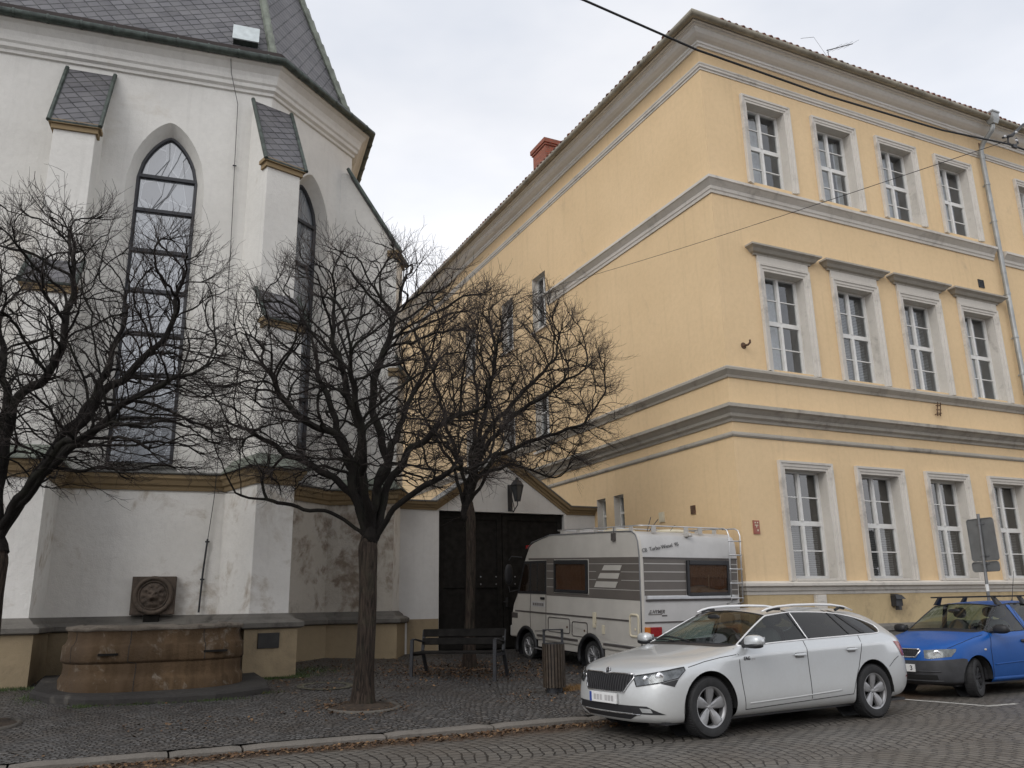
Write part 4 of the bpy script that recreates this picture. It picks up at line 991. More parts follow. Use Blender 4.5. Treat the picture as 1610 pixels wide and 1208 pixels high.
# ============================================================ houses across the street, behind the camera
def house(name, x0, x1, y, h, mat, label, rz):
    t = thing(name, label, 'house', ((x0+x1)/2,y,0), group='houses across the street'); n = max(2, int((x1-x0)/2.8)); cw = (x1-x0)/n
    cs = [x0+cw*(i+.5) for i in range(n)]; fl = [(1.2+3.5*j, 3.1+3.5*j) for j in range(int((h-1)/3.5))]
    mb = MB(); P = Vector((x0,y,0)); hol = [(c-x0-.55,c-x0+.55,a,b) for c in cs for a,b in fl]
    wall_holes(mb, P, XA, YA, 0, x1-x0, -.1, h, hol, .2)
    mb.quad((x0,y,0),(x0,y-9,0),(x0,y-9,h),(x0,y,h)); mb.quad((x1,y,0),(x1,y-9,0),(x1,y-9,h),(x1,y,h)); mb.quad((x0,y-9,0),(x1,y-9,0),(x1,y-9,h),(x0,y-9,h)); mb.build('wall', [mat, M['trim_plaster']], t)
    mb = MB(); mb.add([(x0-.2,y+.5,h),(x1+.2,y+.5,h),(x1+.2,y-4.5,h+rz),(x0-.2,y-4.5,h+rz),(x0-.2,y-9.5,h),(x1+.2,y-9.5,h)], [(0,1,2,3),(3,2,5,4),(0,3,4),(1,5,2)]); mb.build('roof', M['tiles'], t)
    mb = MB(); mb.box((x0,y+.001,h-.45),(x1,y+.35,h-.003)); mb.build('cornice', M['trim_plaster'], t)
    first = None
    for c in cs:
        for a,b in fl:
            if first is None:
                f = MB(); hh = b-a
                for q in ((-.55,-.48,0,hh),(.48,.55,0,hh),(-.48,.48,0,.07),(-.48,.48,hh-.07,hh),(-.04,.04,.07,hh-.07),(-.48,.48,hh*.65,hh*.65+.06)): f.box((q[0],-.2,q[2]),(q[1],-.13,q[3]))
                f.quad((-.48,-.17,.07),(.48,-.17,.07),(.48,-.17,hh-.07),(-.48,-.17,hh-.07), 1)
                first = f.build('window', [M['white_paint'], M['house_glass']], t, local=True, loc=(c-(x0+x1)/2,0,a))
            else: copy_tree(first, t, (c-(x0+x1)/2,0,a))
M['house_glass'] = simple('dark_house_glass', (.03,.032,.035), .05, 0, .1, 3, spec=.8)
M['house_brown'] = plaster('brown_house_plaster', (.30,.20,.13), (.24,.16,.10)); M['house_cream'] = plaster('cream_house_plaster', (.50,.42,.30), (.42,.35,.25)); M['house_grey'] = plaster('grey_house_plaster', (.38,.37,.35), (.30,.29,.28))
house('town_house', -27, -9, -22.2, 6.2, M['house_grey'], 'long grey town house across the street, left of the brown one', 3.5)
house('town_house', -9, 6.5, -22.0, 6.8, M['house_brown'], 'brown town house across the street, facing the fountain', 3.8)
house('town_house', 6.5, 28, -22.4, 6.4, M['house_cream'], 'cream town house across the street, facing the yellow building', 3.5)
# ============================================================ trees
HD = Vector((math.sin(yaw),math.cos(yaw),0)); RT = Vector((HD.y,-HD.x,0))
T1 = [[(-0.01, -0.0, 2.45), (-0.04, -0.06, 2.6), (-0.21, -0.13, 3.19), (-0.27, -0.19, 3.66), (-0.45, -0.25, 3.98), (-0.89, -0.31, 4.22), (-1.12, -0.37, 4.38), (-1.36, -0.44, 4.74), (-1.52, -0.5, 5.02)], [(0.01, -0.0, 2.45), (-0.12, 0.07, 3.21), (-0.23, 0.14, 3.72), (-0.18, 0.21, 4.16), (-0.46, 0.29, 4.74), (-0.56, 0.36, 5.34), (-0.75, 0.43, 5.82), (-0.74, 0.5, 6.51)], [(0.03, 0.0, 2.45), (0.1, -0.04, 3.11), (0.3, -0.09, 3.59), (0.18, -0.13, 3.87), (0.09, -0.17, 4.32), (0.02, -0.21, 4.81), (0.25, -0.26, 5.31), (0.41, -0.3, 5.95)], [(0.11, 0.0, 2.49), (0.28, -0.16, 2.78), (0.73, -0.32, 3.14), (1.29, -0.48, 3.42), (1.77, -0.64, 3.47), (2.15, -0.8, 3.39)], [(0.11, 0.0, 2.52), (0.2, 0.12, 3.01), (0.29, 0.24, 3.48), (0.6, 0.36, 3.91), (1.22, 0.48, 4.45), (1.74, 0.6, 4.6)], [(-0.01, -0.0, 2.45), (-0.04, -0.07, 2.56), (-0.35, -0.13, 2.76), (-0.62, -0.2, 2.91), (-1.08, -0.27, 2.97), (-1.57, -0.33, 3.07), (-1.99, -0.4, 3.15)], [(-0.05, 0.0, 2.61), (-0.25, 0.1, 3.22), (-0.73, 0.2, 3.53), (-1.27, 0.3, 3.81), (-1.86, 0.4, 4.19), (-2.34, 0.5, 4.39)], [(0.06, 0.0, 2.6), (0.07, 0.38, 3.34), (0.17, 0.75, 3.91), (0.37, 1.13, 4.7), (0.63, 1.5, 5.46)], [(0.02, 0.0, 2.6), (0.01, -0.42, 3.14), (0.03, -0.85, 3.66), (-0.03, -1.27, 4.53), (-0.04, -1.7, 4.98)], [(0.01, 0.0, 2.6), (-0.25, 0.26, 3.45), (-0.62, 0.52, 4.23), (-0.97, 0.78, 5.1), (-1.25, 1.04, 6.04), (-1.43, 1.3, 6.58)]]
T2 = [[(-0.09, 0.0, 3.25), (-0.14, 0.06, 4.08), (-0.4, 0.12, 4.94), (-0.69, 0.18, 6.0), (-0.99, 0.24, 7.05), (-1.12, 0.3, 7.82)], [(-0.06, -0.0, 3.35), (0.06, -0.1, 4.32), (0.35, -0.2, 5.42), (0.59, -0.3, 6.55), (0.43, -0.4, 7.53)], [(-0.06, 0.0, 3.41), (0.11, -0.1, 3.99), (0.61, -0.2, 4.52), (1.44, -0.3, 4.81), (2.26, -0.4, 5.0), (2.71, -0.5, 5.58)], [(-0.06, -0.0, 3.46), (0.38, 0.13, 4.19), (0.88, 0.27, 4.37), (1.72, 0.4, 4.09)], [(-0.09, -0.0, 3.52), (0.27, 0.23, 4.94), (1.08, 0.45, 5.92), (1.81, 0.68, 6.7), (2.1, 0.9, 7.65)], [(-0.09, -0.0, 3.46), (0.03, 0.5, 4.71), (0.13, 1.0, 6.02), (-0.13, 1.5, 7.64)], [(-0.09, -0.0, 3.46), (0.29, -0.33, 4.56), (0.9, -0.65, 5.19), (1.6, -0.97, 5.54), (2.34, -1.3, 5.98)], [(-0.12, -0.0, 3.46), (-0.32, -0.2, 4.31), (-0.74, -0.4, 4.95), (-1.05, -0.6, 5.47)]]
T0 = [[(-0.03, -0.0, 2.36), (0.1, -0.07, 2.65), (0.43, -0.14, 3.06), (0.84, -0.21, 3.56), (1.27, -0.29, 3.85), (1.7, -0.36, 4.18), (2.15, -0.43, 4.37), (2.68, -0.5, 4.57)], [(-0.04, 0.0, 2.4), (0.08, 0.07, 2.79), (0.56, 0.14, 3.54), (0.86, 0.21, 4.2), (1.4, 0.29, 4.82), (1.79, 0.36, 5.38), (1.88, 0.43, 6.32), (2.16, 0.5, 6.72)], [(-0.04, -0.0, 2.4), (-0.04, -0.04, 2.91), (-0.06, -0.09, 3.56), (-0.0, -0.13, 4.27), (0.5, -0.17, 4.66), (0.62, -0.21, 4.97), (0.68, -0.26, 6.21), (0.44, -0.3, 6.85)], [(-0.06, 0.0, 2.4), (-0.26, 0.16, 3.03), (-0.38, 0.32, 3.78), (-0.48, 0.48, 4.48), (-0.92, 0.64, 5.94), (-1.03, 0.8, 7.09)], [(-0.09, 0.0, 2.49), (-0.64, 0.17, 3.17), (-1.32, 0.33, 3.89), (-1.93, 0.5, 4.66)], [(-0.06, -0.0, 2.44), (-0.18, -0.27, 3.31), (-0.26, -0.53, 4.13), (-0.63, -0.8, 5.17)], [(-0.05, 0.0, 2.48), (0.05, 0.28, 3.12), (0.47, 0.56, 4.09), (0.68, 0.84, 4.75), (0.77, 1.12, 5.98), (0.65, 1.4, 7.05)], [(-0.05, 0.0, 2.48), (0.39, -0.35, 2.95), (1.01, -0.7, 3.51), (1.77, -1.05, 3.71), (2.45, -1.4, 3.62)]]
def space_tree(base, fork_z, limbs, cen, rad, zmin, natt, seed, r_trunk, lean=(0,0), label='', flare=1.0):
    """bare pollarded tree: trunk, crooked limbs, space-colonised branches, fine twigs. local coords x=RT y=HD"""
    rs = np.random.RandomState(seed); rnd = random.Random(seed)
    root = thing('bare_tree', label, 'tree', base, group='bare robinias on the pavement')
    toW = lambda p: base+RT*p[0]+HD*p[1]+Vector((0,0,p[2]-base.z))
    P = []; par = []
    def addn(p, q): P.append(np.array(p, float)); par.append(q); return len(P)-1
    # trunk
    nT = 14; z0 = base.z-.05; last = -1
    for i in range(nT+1):
        t = i/nT; last = addn((lean[0]*t+.02*math.sin(t*5+seed), lean[1]*t+.02*math.cos(t*4), z0+(fork_z-z0)*t), last)
    ntrunk = last
    for lb in limbs:
        # densify with small kinks
        pts = [np.array(p) for p in lb]; L = []
        for a, b in zip(pts, pts[1:]):
            k = max(1, int(np.linalg.norm(b-a)/.09))
            for i in range(k): L.append(a+(b-a)*i/k)
        L.append(pts[-1])
        # round the corners, then add growth wobble
        L = np.array(L)
        for _ in range(2): L[1:-1] = (L[:-2]+2*L[1:-1]+L[2:])/4
        ph = rs.rand(3)*9
        cur = None
        for i, p in enumerate(L):
            wob = np.array([noise.noise((i*.33+ph[0],ph[1],0)), noise.noise((i*.33+ph[1],ph[2],3)), noise.noise((i*.33+ph[2],ph[0],7))])*.07*min(1, i/4)
            p = p+wob
            if cur is None:
                d = np.linalg.norm(np.array(P[ntrunk-2:])-p, axis=1); cur = int(np.argmin(d))+ntrunk-2
                if d.min() < .02: continue
            elif i < 12:
                # ride along an existing limb while the two still touch
                d = np.linalg.norm(np.array(P[ntrunk:])-p, axis=1); j = int(np.argmin(d))
                if d[j] < .035: cur = ntrunk+j; continue
            cur = addn(p, cur)
    # attractors, denser towards the outside
    cen = np.array(cen); rad = np.array(rad); A = []
    while len(A) < natt:
        v = rs.normal(size=3); v /= np.linalg.norm(v); q = cen+v*rad*(rs.rand()**.42)*(1+.10*noise.noise(v*2.2+seed))
        hr = math.hypot(q[0]-lean[0], q[1])
        if q[2] < zmin+ .05*hr or q[2] < fork_z+.30+.12*(2-hr): continue
        A.append(q)
    A = np.array(A); alive = np.ones(len(A), bool)
    Pn = np.array(P[nT:]); D = np.linalg.norm(A[:,None]-Pn[None], axis=2); near = D.argmin(1)+nT; nd = D.min(1)
    step, kill, infl = .10, .17, 1.5
    alive &= nd > kill
    cnt = {}; F0 = np.array([lean[0], lean[1], fork_z-.3])
    for it in range(90):
        act = alive & (nd < infl)
        if not act.any(): break
        idx = near[act]; vec = A[act]-np.array([P[i] for i in idx]); vec /= np.linalg.norm(vec, axis=1)[:,None]
        new = []
        for i in np.unique(idx):
            if cnt.get(i, 0) >= 3: continue
            s = vec[idx == i].mean(0); s = s+rs.normal(size=3)*.24+np.array([0,0,.10])+.35*(P[i]-F0)/(np.linalg.norm(P[i]-F0)+.3)
            q = par[i]
            if q >= 0: dd = P[i]-P[q]; s = s+.85*dd/(np.linalg.norm(dd)+1e-6)
            s /= np.linalg.norm(s)+1e-6; o_ = P[i]-F0; o_ /= np.linalg.norm(o_)+1e-6
            if s@o_ < .05 or (q >= 0 and s@dd < .35*np.linalg.norm(dd)): s = .6*s+.7*o_+(.4*dd/(np.linalg.norm(dd)+1e-6) if q >= 0 else 0); s /= np.linalg.norm(s)+1e-6
            cnt[i] = cnt.get(i,0)+1
            np_ = P[i]+s*step
            if np.linalg.norm((np_-cen)/(rad*1.03)) > 1.0 or np_[2] < zmin: continue
            new.append(addn(np_, i))
        if not new: continue
        Pn = np.array([P[i] for i in new]); D = np.linalg.norm(A[:,None]-Pn[None], axis=2); m_ = D.argmin(1); dm = D[np.arange(len(A)),m_]
        up = dm < nd; near = np.where(up, np.array(new)[m_], near); nd = np.where(up, dm, nd); alive &= nd > kill
    n = len(P); kids = [[] for _ in range(n)]
    for i, q in enumerate(par):
        if q >= 0: kids[q].append(i)
    # pipe-model radii
    r = np.zeros(n); ex = 2.6
    for i in range(n-1, -1, -1):
        r[i] = .0052 if not kids[i] else sum(r[k]**ex for k in kids[i])**(1/ex)
    sc = r_trunk/r[1]; r = .0052+(r-.0052)*sc
    r = np.maximum(r*np.where(r > .012, 1.12, 1), .0074)
    Pa = np.array(P)
    # trunk mesh with bark ridges and root flare
    mb = MB(); K = 28; rings = 30; vs = []
    for j in range(rings+1):
        t = j/rings; z = z0+(fork_z+.12-z0)*t; f = t*nT; i0 = min(int(f), nT-1); p = Pa[i0]+(Pa[i0+1]-Pa[i0])*(f-i0); p = np.array([p[0],p[1],z])
        rr = r_trunk*(1.04-.08*t+.14*max(0,(t-.72)/.2)*(t < .92)+(.14-.5*max(0,(t-.92)/.08))*(t >= .92))*(1+flare*.45*math.exp(-t*9))
        for a in range(K):
            th = 2*math.pi*a/K; rg = 1+.07*noise.noise((math.cos(th)*3+seed,math.sin(th)*3,z*.8))+.035*noise.noise((math.cos(th)*8,math.sin(th)*8,z*1.6))+.12*flare*math.exp(-t*8)*math.sin(th*5+seed)
            vs.append(toW((p[0]+rr*rg*math.cos(th), p[1]+rr*rg*math.sin(th), z)))
    mb.add(vs, [(j*K+a,j*K+(a+1)%K,(j+1)*K+(a+1)%K,(j+1)*K+a) for j in range(rings) for a in range(K)]); mb.build('trunk', M['bark'], root, smooth=True, fixn=False)
    # branches: chains following the thickest child
    W = [toW(p) for p in Pa]
    big, small = MB(), MB()
    def chain(start, frm):
        pts = [W[frm]] if frm >= 0 else []; rads = [min(r[frm], r[start]*1.25)] if frm >= 0 else []
        i = start; rest = []
        while True:
            pts.append(W[i]); rads.append(r[i])
            if not kids[i]: break
            ks = sorted(kids[i], key=lambda k: -r[k]); rest += [(k, i) for k in ks[1:]]; i = ks[0]
        R0 = max(rads); k = 8 if R0 > .04 else 6 if R0 > .018 else 4 if R0 > .009 else 3
        (big if R0 > .016 else small).tube(pts, rads, k, cap=False)
        return rest
    stack = [(kids[ntrunk][0], ntrunk)] if kids[ntrunk] else []
    stack += [(k, ntrunk) for k in kids[ntrunk][1:]]
    for q in range(ntrunk-3, ntrunk): stack += [(k, q) for k in kids[q] if k > ntrunk]
    while stack: stack += chain(*stack.pop())
    o = big.build('limbs', M['branch'], root, smooth=True, fixn=False)
    # twigs
    tw = MB()
    def twig(p, d, L, rad, sub):
        pts = [p]; k = max(3, int(L/.07)); dd = d.copy()
        for i in range(k):
            dd = (dd+Vector(rs.normal(size=3))*.17+Vector((0,0,.07))).normalized(); pts.append(pts[-1]+dd*(L/k))
            if sub and rnd.random() < .55: 
                e = (dd+Vector(rs.normal(size=3))*.48).normalized(); twig(pts[-1], e, L*rnd.uniform(.35,.7), rad*.8, sub-1)
        tw.tube(pts, [rad*(1-.5*i/k) for i in range(k+1)], 3, cap=False)
    C = Vector(cen)
    for i in range(ntrunk+1, n):
        tip = not kids[i]
        pr = 1.0 if tip else (.15 if r[i] < .016 else .015)
        if rnd.random() > pr: continue
        q = par[i]; d = (W[i]-W[q]).normalized()
        outw = (W[i]-toW(cen)); outer = (outw.length/float(rad.mean()))
        for _ in range(3 if tip and outer > .5 else 2 if tip else 1):
            e = (d*.9+Vector(rs.normal(size=3))*.36+outw.normalized()*.35).normalized()
            twig(W[i], e, rnd.uniform(.18,.42)*(.55+.6*outer), .0037, 1)
    # straight young shoots low on the fork
    for _ in range(26):
        i = rnd.randrange(ntrunk-2, min(n, ntrunk+60)); e = Vector((rnd.uniform(-1,1),rnd.uniform(-1,1),1.3)).normalized(); twig(W[i], e, rnd.uniform(.2,.55), .0035, 0)
    small.build('branches', M['branch'], root, smooth=True, fixn=False)
    tw.build('twigs', M['twig'], root, fixn=False)
    return root
def gp3(x, y): return Vector((x,y,ground(y)))
space_tree(gp3(3.47,12.11), 2.45, T1, (-.12,.1,4.75), (2.45,2.1,2.35), 3.15, 2400, 11, .130, label='bare robinia with a stout dark trunk standing nearest the kerb, in front of the church')
space_tree(gp3(6.56,15.57), 3.45, T2, (.80,0,5.8), (2.25,2.1,2.25), 4.0, 2500, 23, .092, label='bare robinia behind the bench, in front of the dark gate', flare=1.6)
space_tree(gp3(-1.26,12.63), 2.25, T0, (.40,0,4.75), (2.6,2.1,2.2), 3.05, 2200, 37, .125, lean=(.03,0), label='bare robinia at the left edge, its limbs crossing the tall church window')

# ============================================================ bench, bin, sign, wires
bx = Vector((.729,-.685,0)).normalized(); by = Vector((.685,.729,0)).normalized(); bo = Vector((5.04,14.75,ground(14.75)))
Mb = Matrix(((*bx,0),(*by,0),(0,0,1,0),(0,0,0,1))).transposed(); Mb.translation = bo
bench = thing('park_bench', 'dark slatted park bench with steel armrests under the second tree', 'bench', bo)
Lb = 1.62
mb = MB()
for i in range(4): mb.box((.05,.015+i*.125,.385),(Lb-.05,.015+i*.125+.112,.42), Mb)
mb.build('seat', M['wood_dark'], bench, bevel=.006)
mb = MB()
for a, b in ((.52,.64),(.665,.80)):
    Mt = Mb @ Matrix.Translation((0,.50,.40)) @ Matrix.Rotation(R(-14),4,'X'); mb.box((.02,-.035,a-.40),(Lb-.02,.0,b-.40), Mt)
mb.build('backrest', M['wood_dark'], bench, bevel=.006)
for sx in (.03, Lb-.03):
    mb = MB(); gz_ = lambda x,y: ground((Mb @ Vector((x,y,0))).y)-bo.z
    f = lambda pts: [Mb @ Vector(p) for p in pts]
    def bar(p, q, wx, wy):
        p = Mb @ Vector(p); q = Mb @ Vector(q); d = (q-p).normalized(); u = bx; v = d.cross(u).normalized()
        mb.add([e+u*a*wx+v*b*wy for e in (p,q) for a,b in ((-1,-1),(1,-1),(1,1),(-1,1))], [(3,2,1,0),(4,5,6,7)]+[(i,(i+1)%4,4+(i+1)%4,4+i) for i in range(4)])
    bar((sx,.0,gz_(sx,0)-.02),(sx,.03,.62),.028,.022); bar((sx,.72,gz_(sx,.72)-.02),(sx,.50,.42),.028,.022); bar((sx,.50,.42),(sx,.585,.78),.026,.018); bar((sx,.03,.365),(sx,.50,.365),.024,.02)
    pts = [(sx,.03,.62),(sx,.10,.635),(sx,.25,.615),(sx,.40,.59),(sx,.53,.57)]
    for a, b in zip(pts, pts[1:]): bar(a, b, .03, .010)
    mb.build('end_frame', M['iron'], bench)
bc = Vector((6.545,12.16,ground(12.16))); Tb = Matrix.Translation(bc) @ Matrix.Rotation(R(-25),4,'Z')
bin_ = thing('litter_bin', 'slatted brown wooden litter bin with a dark metal hoop, beside the white car', 'litter bin', bc)
mb = MB(); ns = 22
for i in range(ns):
    a = 2*math.pi*i/ns; Ms = Tb @ Matrix.Rotation(a,4,'Z'); mb.box((.158,-.017,.075),(.178,.017,.725), Ms)
mb.build('slats', M['bin_wood'], bin_)
mb = MB(); mb.lathe([(0,.10),(.150,.10),(.150,.71),(.135,.71),(.13,.45),(0,.45)], 24, Tb); mb.build('liner', M['black_plastic'], bin_, smooth=True, angle=40)
mb = MB(); mb.lathe([(.13,-.02),(.13,.075),(.0,.08)], 24, Tb); mb.lathe([(.145,.725),(.18,.725),(.18,.74),(.145,.74),(.145,.725)], 24, Tb); mb.build('base_ring', M['iron'], bin_)
mb = MB(); mb.box((-.165,-.02,.70),(-.125,.02,.93), Tb); mb.box((.125,-.02,.70),(.165,.02,.93), Tb); mb.box((-.165,-.06,.93),(.165,.06,.95), Tb); mb.build('hoop', M['iron'], bin_, bevel=.004)
# sign seen from behind
sg = thing('road_sign', 'two grey road sign plates seen from behind on a leaning post by the yellow building', 'road sign', (16.33,11.6,ground(11.6)))
mb = MB(); pt = lambda z: Vector((16.33+.17*(z-.15)/3.0, 11.6, z)); mb.tube([pt(.1),pt(3.20)], .032, 12); pole = mb.build('post', M['galv'], sg, smooth=True, angle=40)
mb = MB(); mb.lathe([(.0345,0),(.0345,.14)], 12, Matrix.Translation(pt(1.62))); mb.build('sticker', M['white_enamel'], pole)
def plate(z0, z1, hw, nm):
    mb = MB(); pts = []; r = .05
    for cx, cz, a0 in ((hw-r,z1-r,0),(-hw+r,z1-r,90),(-hw+r,z0+r,180),(hw-r,z0+r,270)):
        for i in range(5): a = R(a0+i*22.5); pts.append((cx+r*math.cos(a), cz+r*math.sin(a)))
    x = pt((z0+z1)/2).x+.045; Mx = Matrix(((0,0,1,x),(1,0,0,11.6),(0,1,0,0),(0,0,0,1))); mb.prism(pts, 0, .004, Mx)
    rim = [Mx @ Vector((a,b,-.004)) for a,b in pts]; mb.tube(rim, .011, 6, closed=True)
    o = mb.build(nm, M['sign_back'], sg)
    c = MB()
    for zz in (z0+.12*(z1-z0), z1-.12*(z1-z0)): c.box((x-.02,11.6-.10,zz-.015),(x-.002,11.6+.10,zz+.015)); c.lathe([(.040,-.02),(.040,.02)], 12, Matrix.Translation(pt(zz)))
    c.build('clamp', M['galv'], o)
M['sign_back'] = simple('grey_sign_back', (.17,.175,.175), .55, .2, .2, 4)
plate(2.24, 3.10, .30, 'sign_plate'); plate(2.02, 2.21, .30, 'lower_plate')
# overhead cables
mb = MB(); pts = [(-34,6,8.2),(-18,6,7.9),(-6,6,7.72),(0,6,7.52),(3.8,6,7.37),(5.2,6,7.22),(7.1,6,7.18),(9.05,6,7.23),(10.4,6,7.36),(14,6,7.30),(22,6,7.2),(40,6,7.6)]
mb.tube(pts, .0125, 7); setprops(mb.build('overhead_cable', M['wire'], smooth=True), 'thick black overhead cable running along the street across the yellow building', 'cable')
mb = MB(); a, b = Vector((10.38,6,7.40)), Vector((BX,23.17,11.36)); mb.tube([a.lerp(b,t/12)-Vector((0,0,.10*math.sin(math.pi*t/12))) for t in range(13)], .0055, 5)
setprops(mb.build('span_wire', M['wire']), 'thin wire slanting from the cable hanger to the side wall of the yellow building', 'wire')
hg = thing('cable_hanger', 'black insulated hanger clamp carrying the thick overhead cable at the right edge', 'hanger', (10.4,6,7.38))
mb = MB(); mb.tube([(10.30,6,7.43),(10.52,6,7.52),(10.83,6,7.77)], [.014,.024,.017], 8); mb.tube([(10.83,6,7.77),(11.5,6,8.35),(16,6.8,12.2)], .007, 6); mb.build('insulator_arm', M['black_plastic'], hg, smooth=True)
mb = MB(); mb.tube([(10.42,6,7.46),(10.40,6,7.38),(10.50,6,7.36),(10.62,6,7.42),(10.60,6,7.50)], .012, 7); mb.box((10.48,5.985,7.33),(10.57,6.015,7.38)); mb.build('clamp', M['iron'], hg, bevel=.004)
mb = MB()
for p in ((10.30,5.97,7.43),(10.56,5.965,7.555),(10.82,5.97,7.76),(10.52,5.96,7.42)): mb.lathe([(0,.02),(.017,.012),(.02,0)], 10, Matrix.Translation(p) @ Matrix.Rotation(R(90),4,'X'))
mb.build('bolt', M['alu'], hg)

# ============================================================ tree pits, manhole, litter, grass
def pit(c, r, a0, a1, label):
    t = thing('tree_pit', label, 'tree pit', c, group='tree pits'); mb = MB(); n = 24; pts = []
    for i in range(n+1):
        a = R(a0+(a1-a0)*i/n); x, y = c.x+r*math.cos(a), c.y+r*math.sin(a); pts.append((x,y,ground(y)+.0))
    mb.tube(pts, .034, 8); mb.build('edging', M['pit_stone'], t, smooth=True)
    mb = MB(); vs = [(c.x,c.y,ground(c.y)+.05)]
    for j in range(1,5):
        for i in range(32):
            a = 2*math.pi*i/32; rr_ = r*1.05*j/4*(1+.12*noise.noise((math.cos(a)*2,math.sin(a)*2,c.x))); x, y = c.x+rr_*math.cos(a), c.y+rr_*math.sin(a); vs.append((x,y,ground(y)+.05*(1-j/4)+.006+.015*noise.noise((x*9,y*9,0))))
    mb.add(vs, [(0,1+i,1+(i+1)%32) for i in range(32)]+[(1+(j-1)*32+i,1+j*32+i,1+j*32+(i+1)%32,1+(j-1)*32+(i+1)%32) for j in range(1,4) for i in range(32)])
    mb.build('soil', M['soil'], t, smooth=True)
M['pit_stone'] = plaster('pit_stone', (.13,.12,.105), (.08,.073,.065), (.05,.04,.03), .5, .7, 3, .8, streak=False)
M['soil'] = simple('leafy_soil', (.045,.030,.019), .9, 0, .6, 14, .8, 40)
pit(gp3(3.42,12.0), .50, 190, 400, 'round leafy tree pit with a curved stone edging under the tree nearest the kerb')
pit(gp3(-1.26,12.55), .50, 200, 400, 'round leafy tree pit at the left edge of the pavement')
mc_ = gp3(3.42,14.2); mhole = thing('manhole_cover', 'round manhole cover inlaid with setts behind the tree nearest the kerb', 'manhole cover', mc_)
def disc(r0_, r1_, z, name, mat):
    mb = MB(); n = 40; vs = []
    for r in (r0_, r1_):
        for i in range(n): a = 2*math.pi*i/n; x, y = mc_.x+r*math.cos(a), mc_.y+r*math.sin(a); vs.append((x,y,ground(y)+z))
    mb.add(vs, [(i,(i+1)%n,n+(i+1)%n,n+i) for i in range(n)]); mb.build(name, mat, mhole)
disc(.34, .46, .012, 'rim', simple('mossy_concrete', (.085,.08,.055), .85, 0, .5, 7, .4, 30)); disc(.001, .34, .008, 'cover', M['plaza_setts'])
rs = np.random.RandomState(5)
def leaves(n, fx, size, name, mat, label):
    mb = MB(); 
    for _ in range(n):
        x, y, z = fx(); s = size*rs.uniform(.6,1.5); a = rs.rand()*6.28; tx, ty = rs.uniform(-.5,.5,2)
        u = Vector((math.cos(a),math.sin(a),tx))*s; v = Vector((-math.sin(a),math.cos(a),ty))*s*.55; c = Vector((x,y,z+s*.4))
        mb.add([c-u, c+v+Vector((0,0,s*.25*rs.rand())), c+u, c-v], [(0,1,2,3)])
    return mb
def zat(x, y):
    return ground(y)+.006 if y > KY+.29 else (.07 if y > KY-.01 else .006)
def region():
    k = rs.rand()
    if k < .42:
        x = rs.uniform(-7,7); y = KY-.02-abs(rs.normal())*.19*(1+.6*noise.noise((x*.9,0,0)))-.03
    elif k < .54:
        a = rs.rand()*6.28; r = abs(rs.normal())*.36; x, y = 3.42+r*math.cos(a)-.1*rs.rand(), 12.0+r*math.sin(a)
    elif k < .82: x, y = 6.2+rs.normal()*1.05, 15.2+rs.normal()*.75
    elif k < .90: x, y = rs.uniform(-3,6), 17.0+rs.normal()*.6
    else:
        for _ in range(30):
            x, y = rs.uniform(-5,8.5), rs.uniform(10.3,16.5)
            if noise.noise((x*.55,y*.9,4)) > .12+.3*rs.rand(): break
    return x, y, zat(x,y)
lv = [leaves(n, region, .022, '', None, '') for n in (4600,4600,2300)]
mb = MB()
for i, l in enumerate(lv): mb.add(l.v, l.f, i)
setprops(mb.build('fallen_leaves', [M['leaf_b'],M['leaf_a'],M['leaf_c']], fixn=False), 'brown fallen leaves along the gutter, tree pits and bench', 'leaves', kind='stuff')
def blades(spots, h, name, mat, label):
    mb = MB()
    for cx, cy, sx, sy, n in spots:
        for _ in range(n):
            x, y = cx+rs.normal()*sx, cy+rs.normal()*sy; a = rs.rand()*6.28; hh = h*rs.uniform(.4,1.3); z = zat(x,y)-.005; l = Vector((rs.normal()*.4,rs.normal()*.4,1)).normalized()*hh; w_ = Vector((math.cos(a),math.sin(a),0))*.005
            b = Vector((x,y,z)); mb.add([b-w_, b+w_, b+l], [(0,1,2)])
    setprops(mb.build(name, mat, fixn=False), label, 'grass', kind='stuff')
blades([(2.75,15.45,.35,.07,900),(3.3,15.75,.12,.12,350),(3.6,16.3,.35,.3,600),(-1.2,15.75,.4,.12,700),(-.75,14.7,.12,.25,400),(2.4,13.85,.12,.05,120),(1.6,13.42,.3,.03,200),(-.1,13.55,.1,.05,150),(.6,13.46,.25,.03,120)], .045, 'grass', M['grass'], 'short green grass and moss at the foot of the church wall and fountain')
blades([(6.80,12.28,.12,.07,500),(7.1,12.45,.14,.08,250)], .07, 'dry_grass', M['dry_grass'], 'tuft of dry straw-coloured grass behind the litter bin')
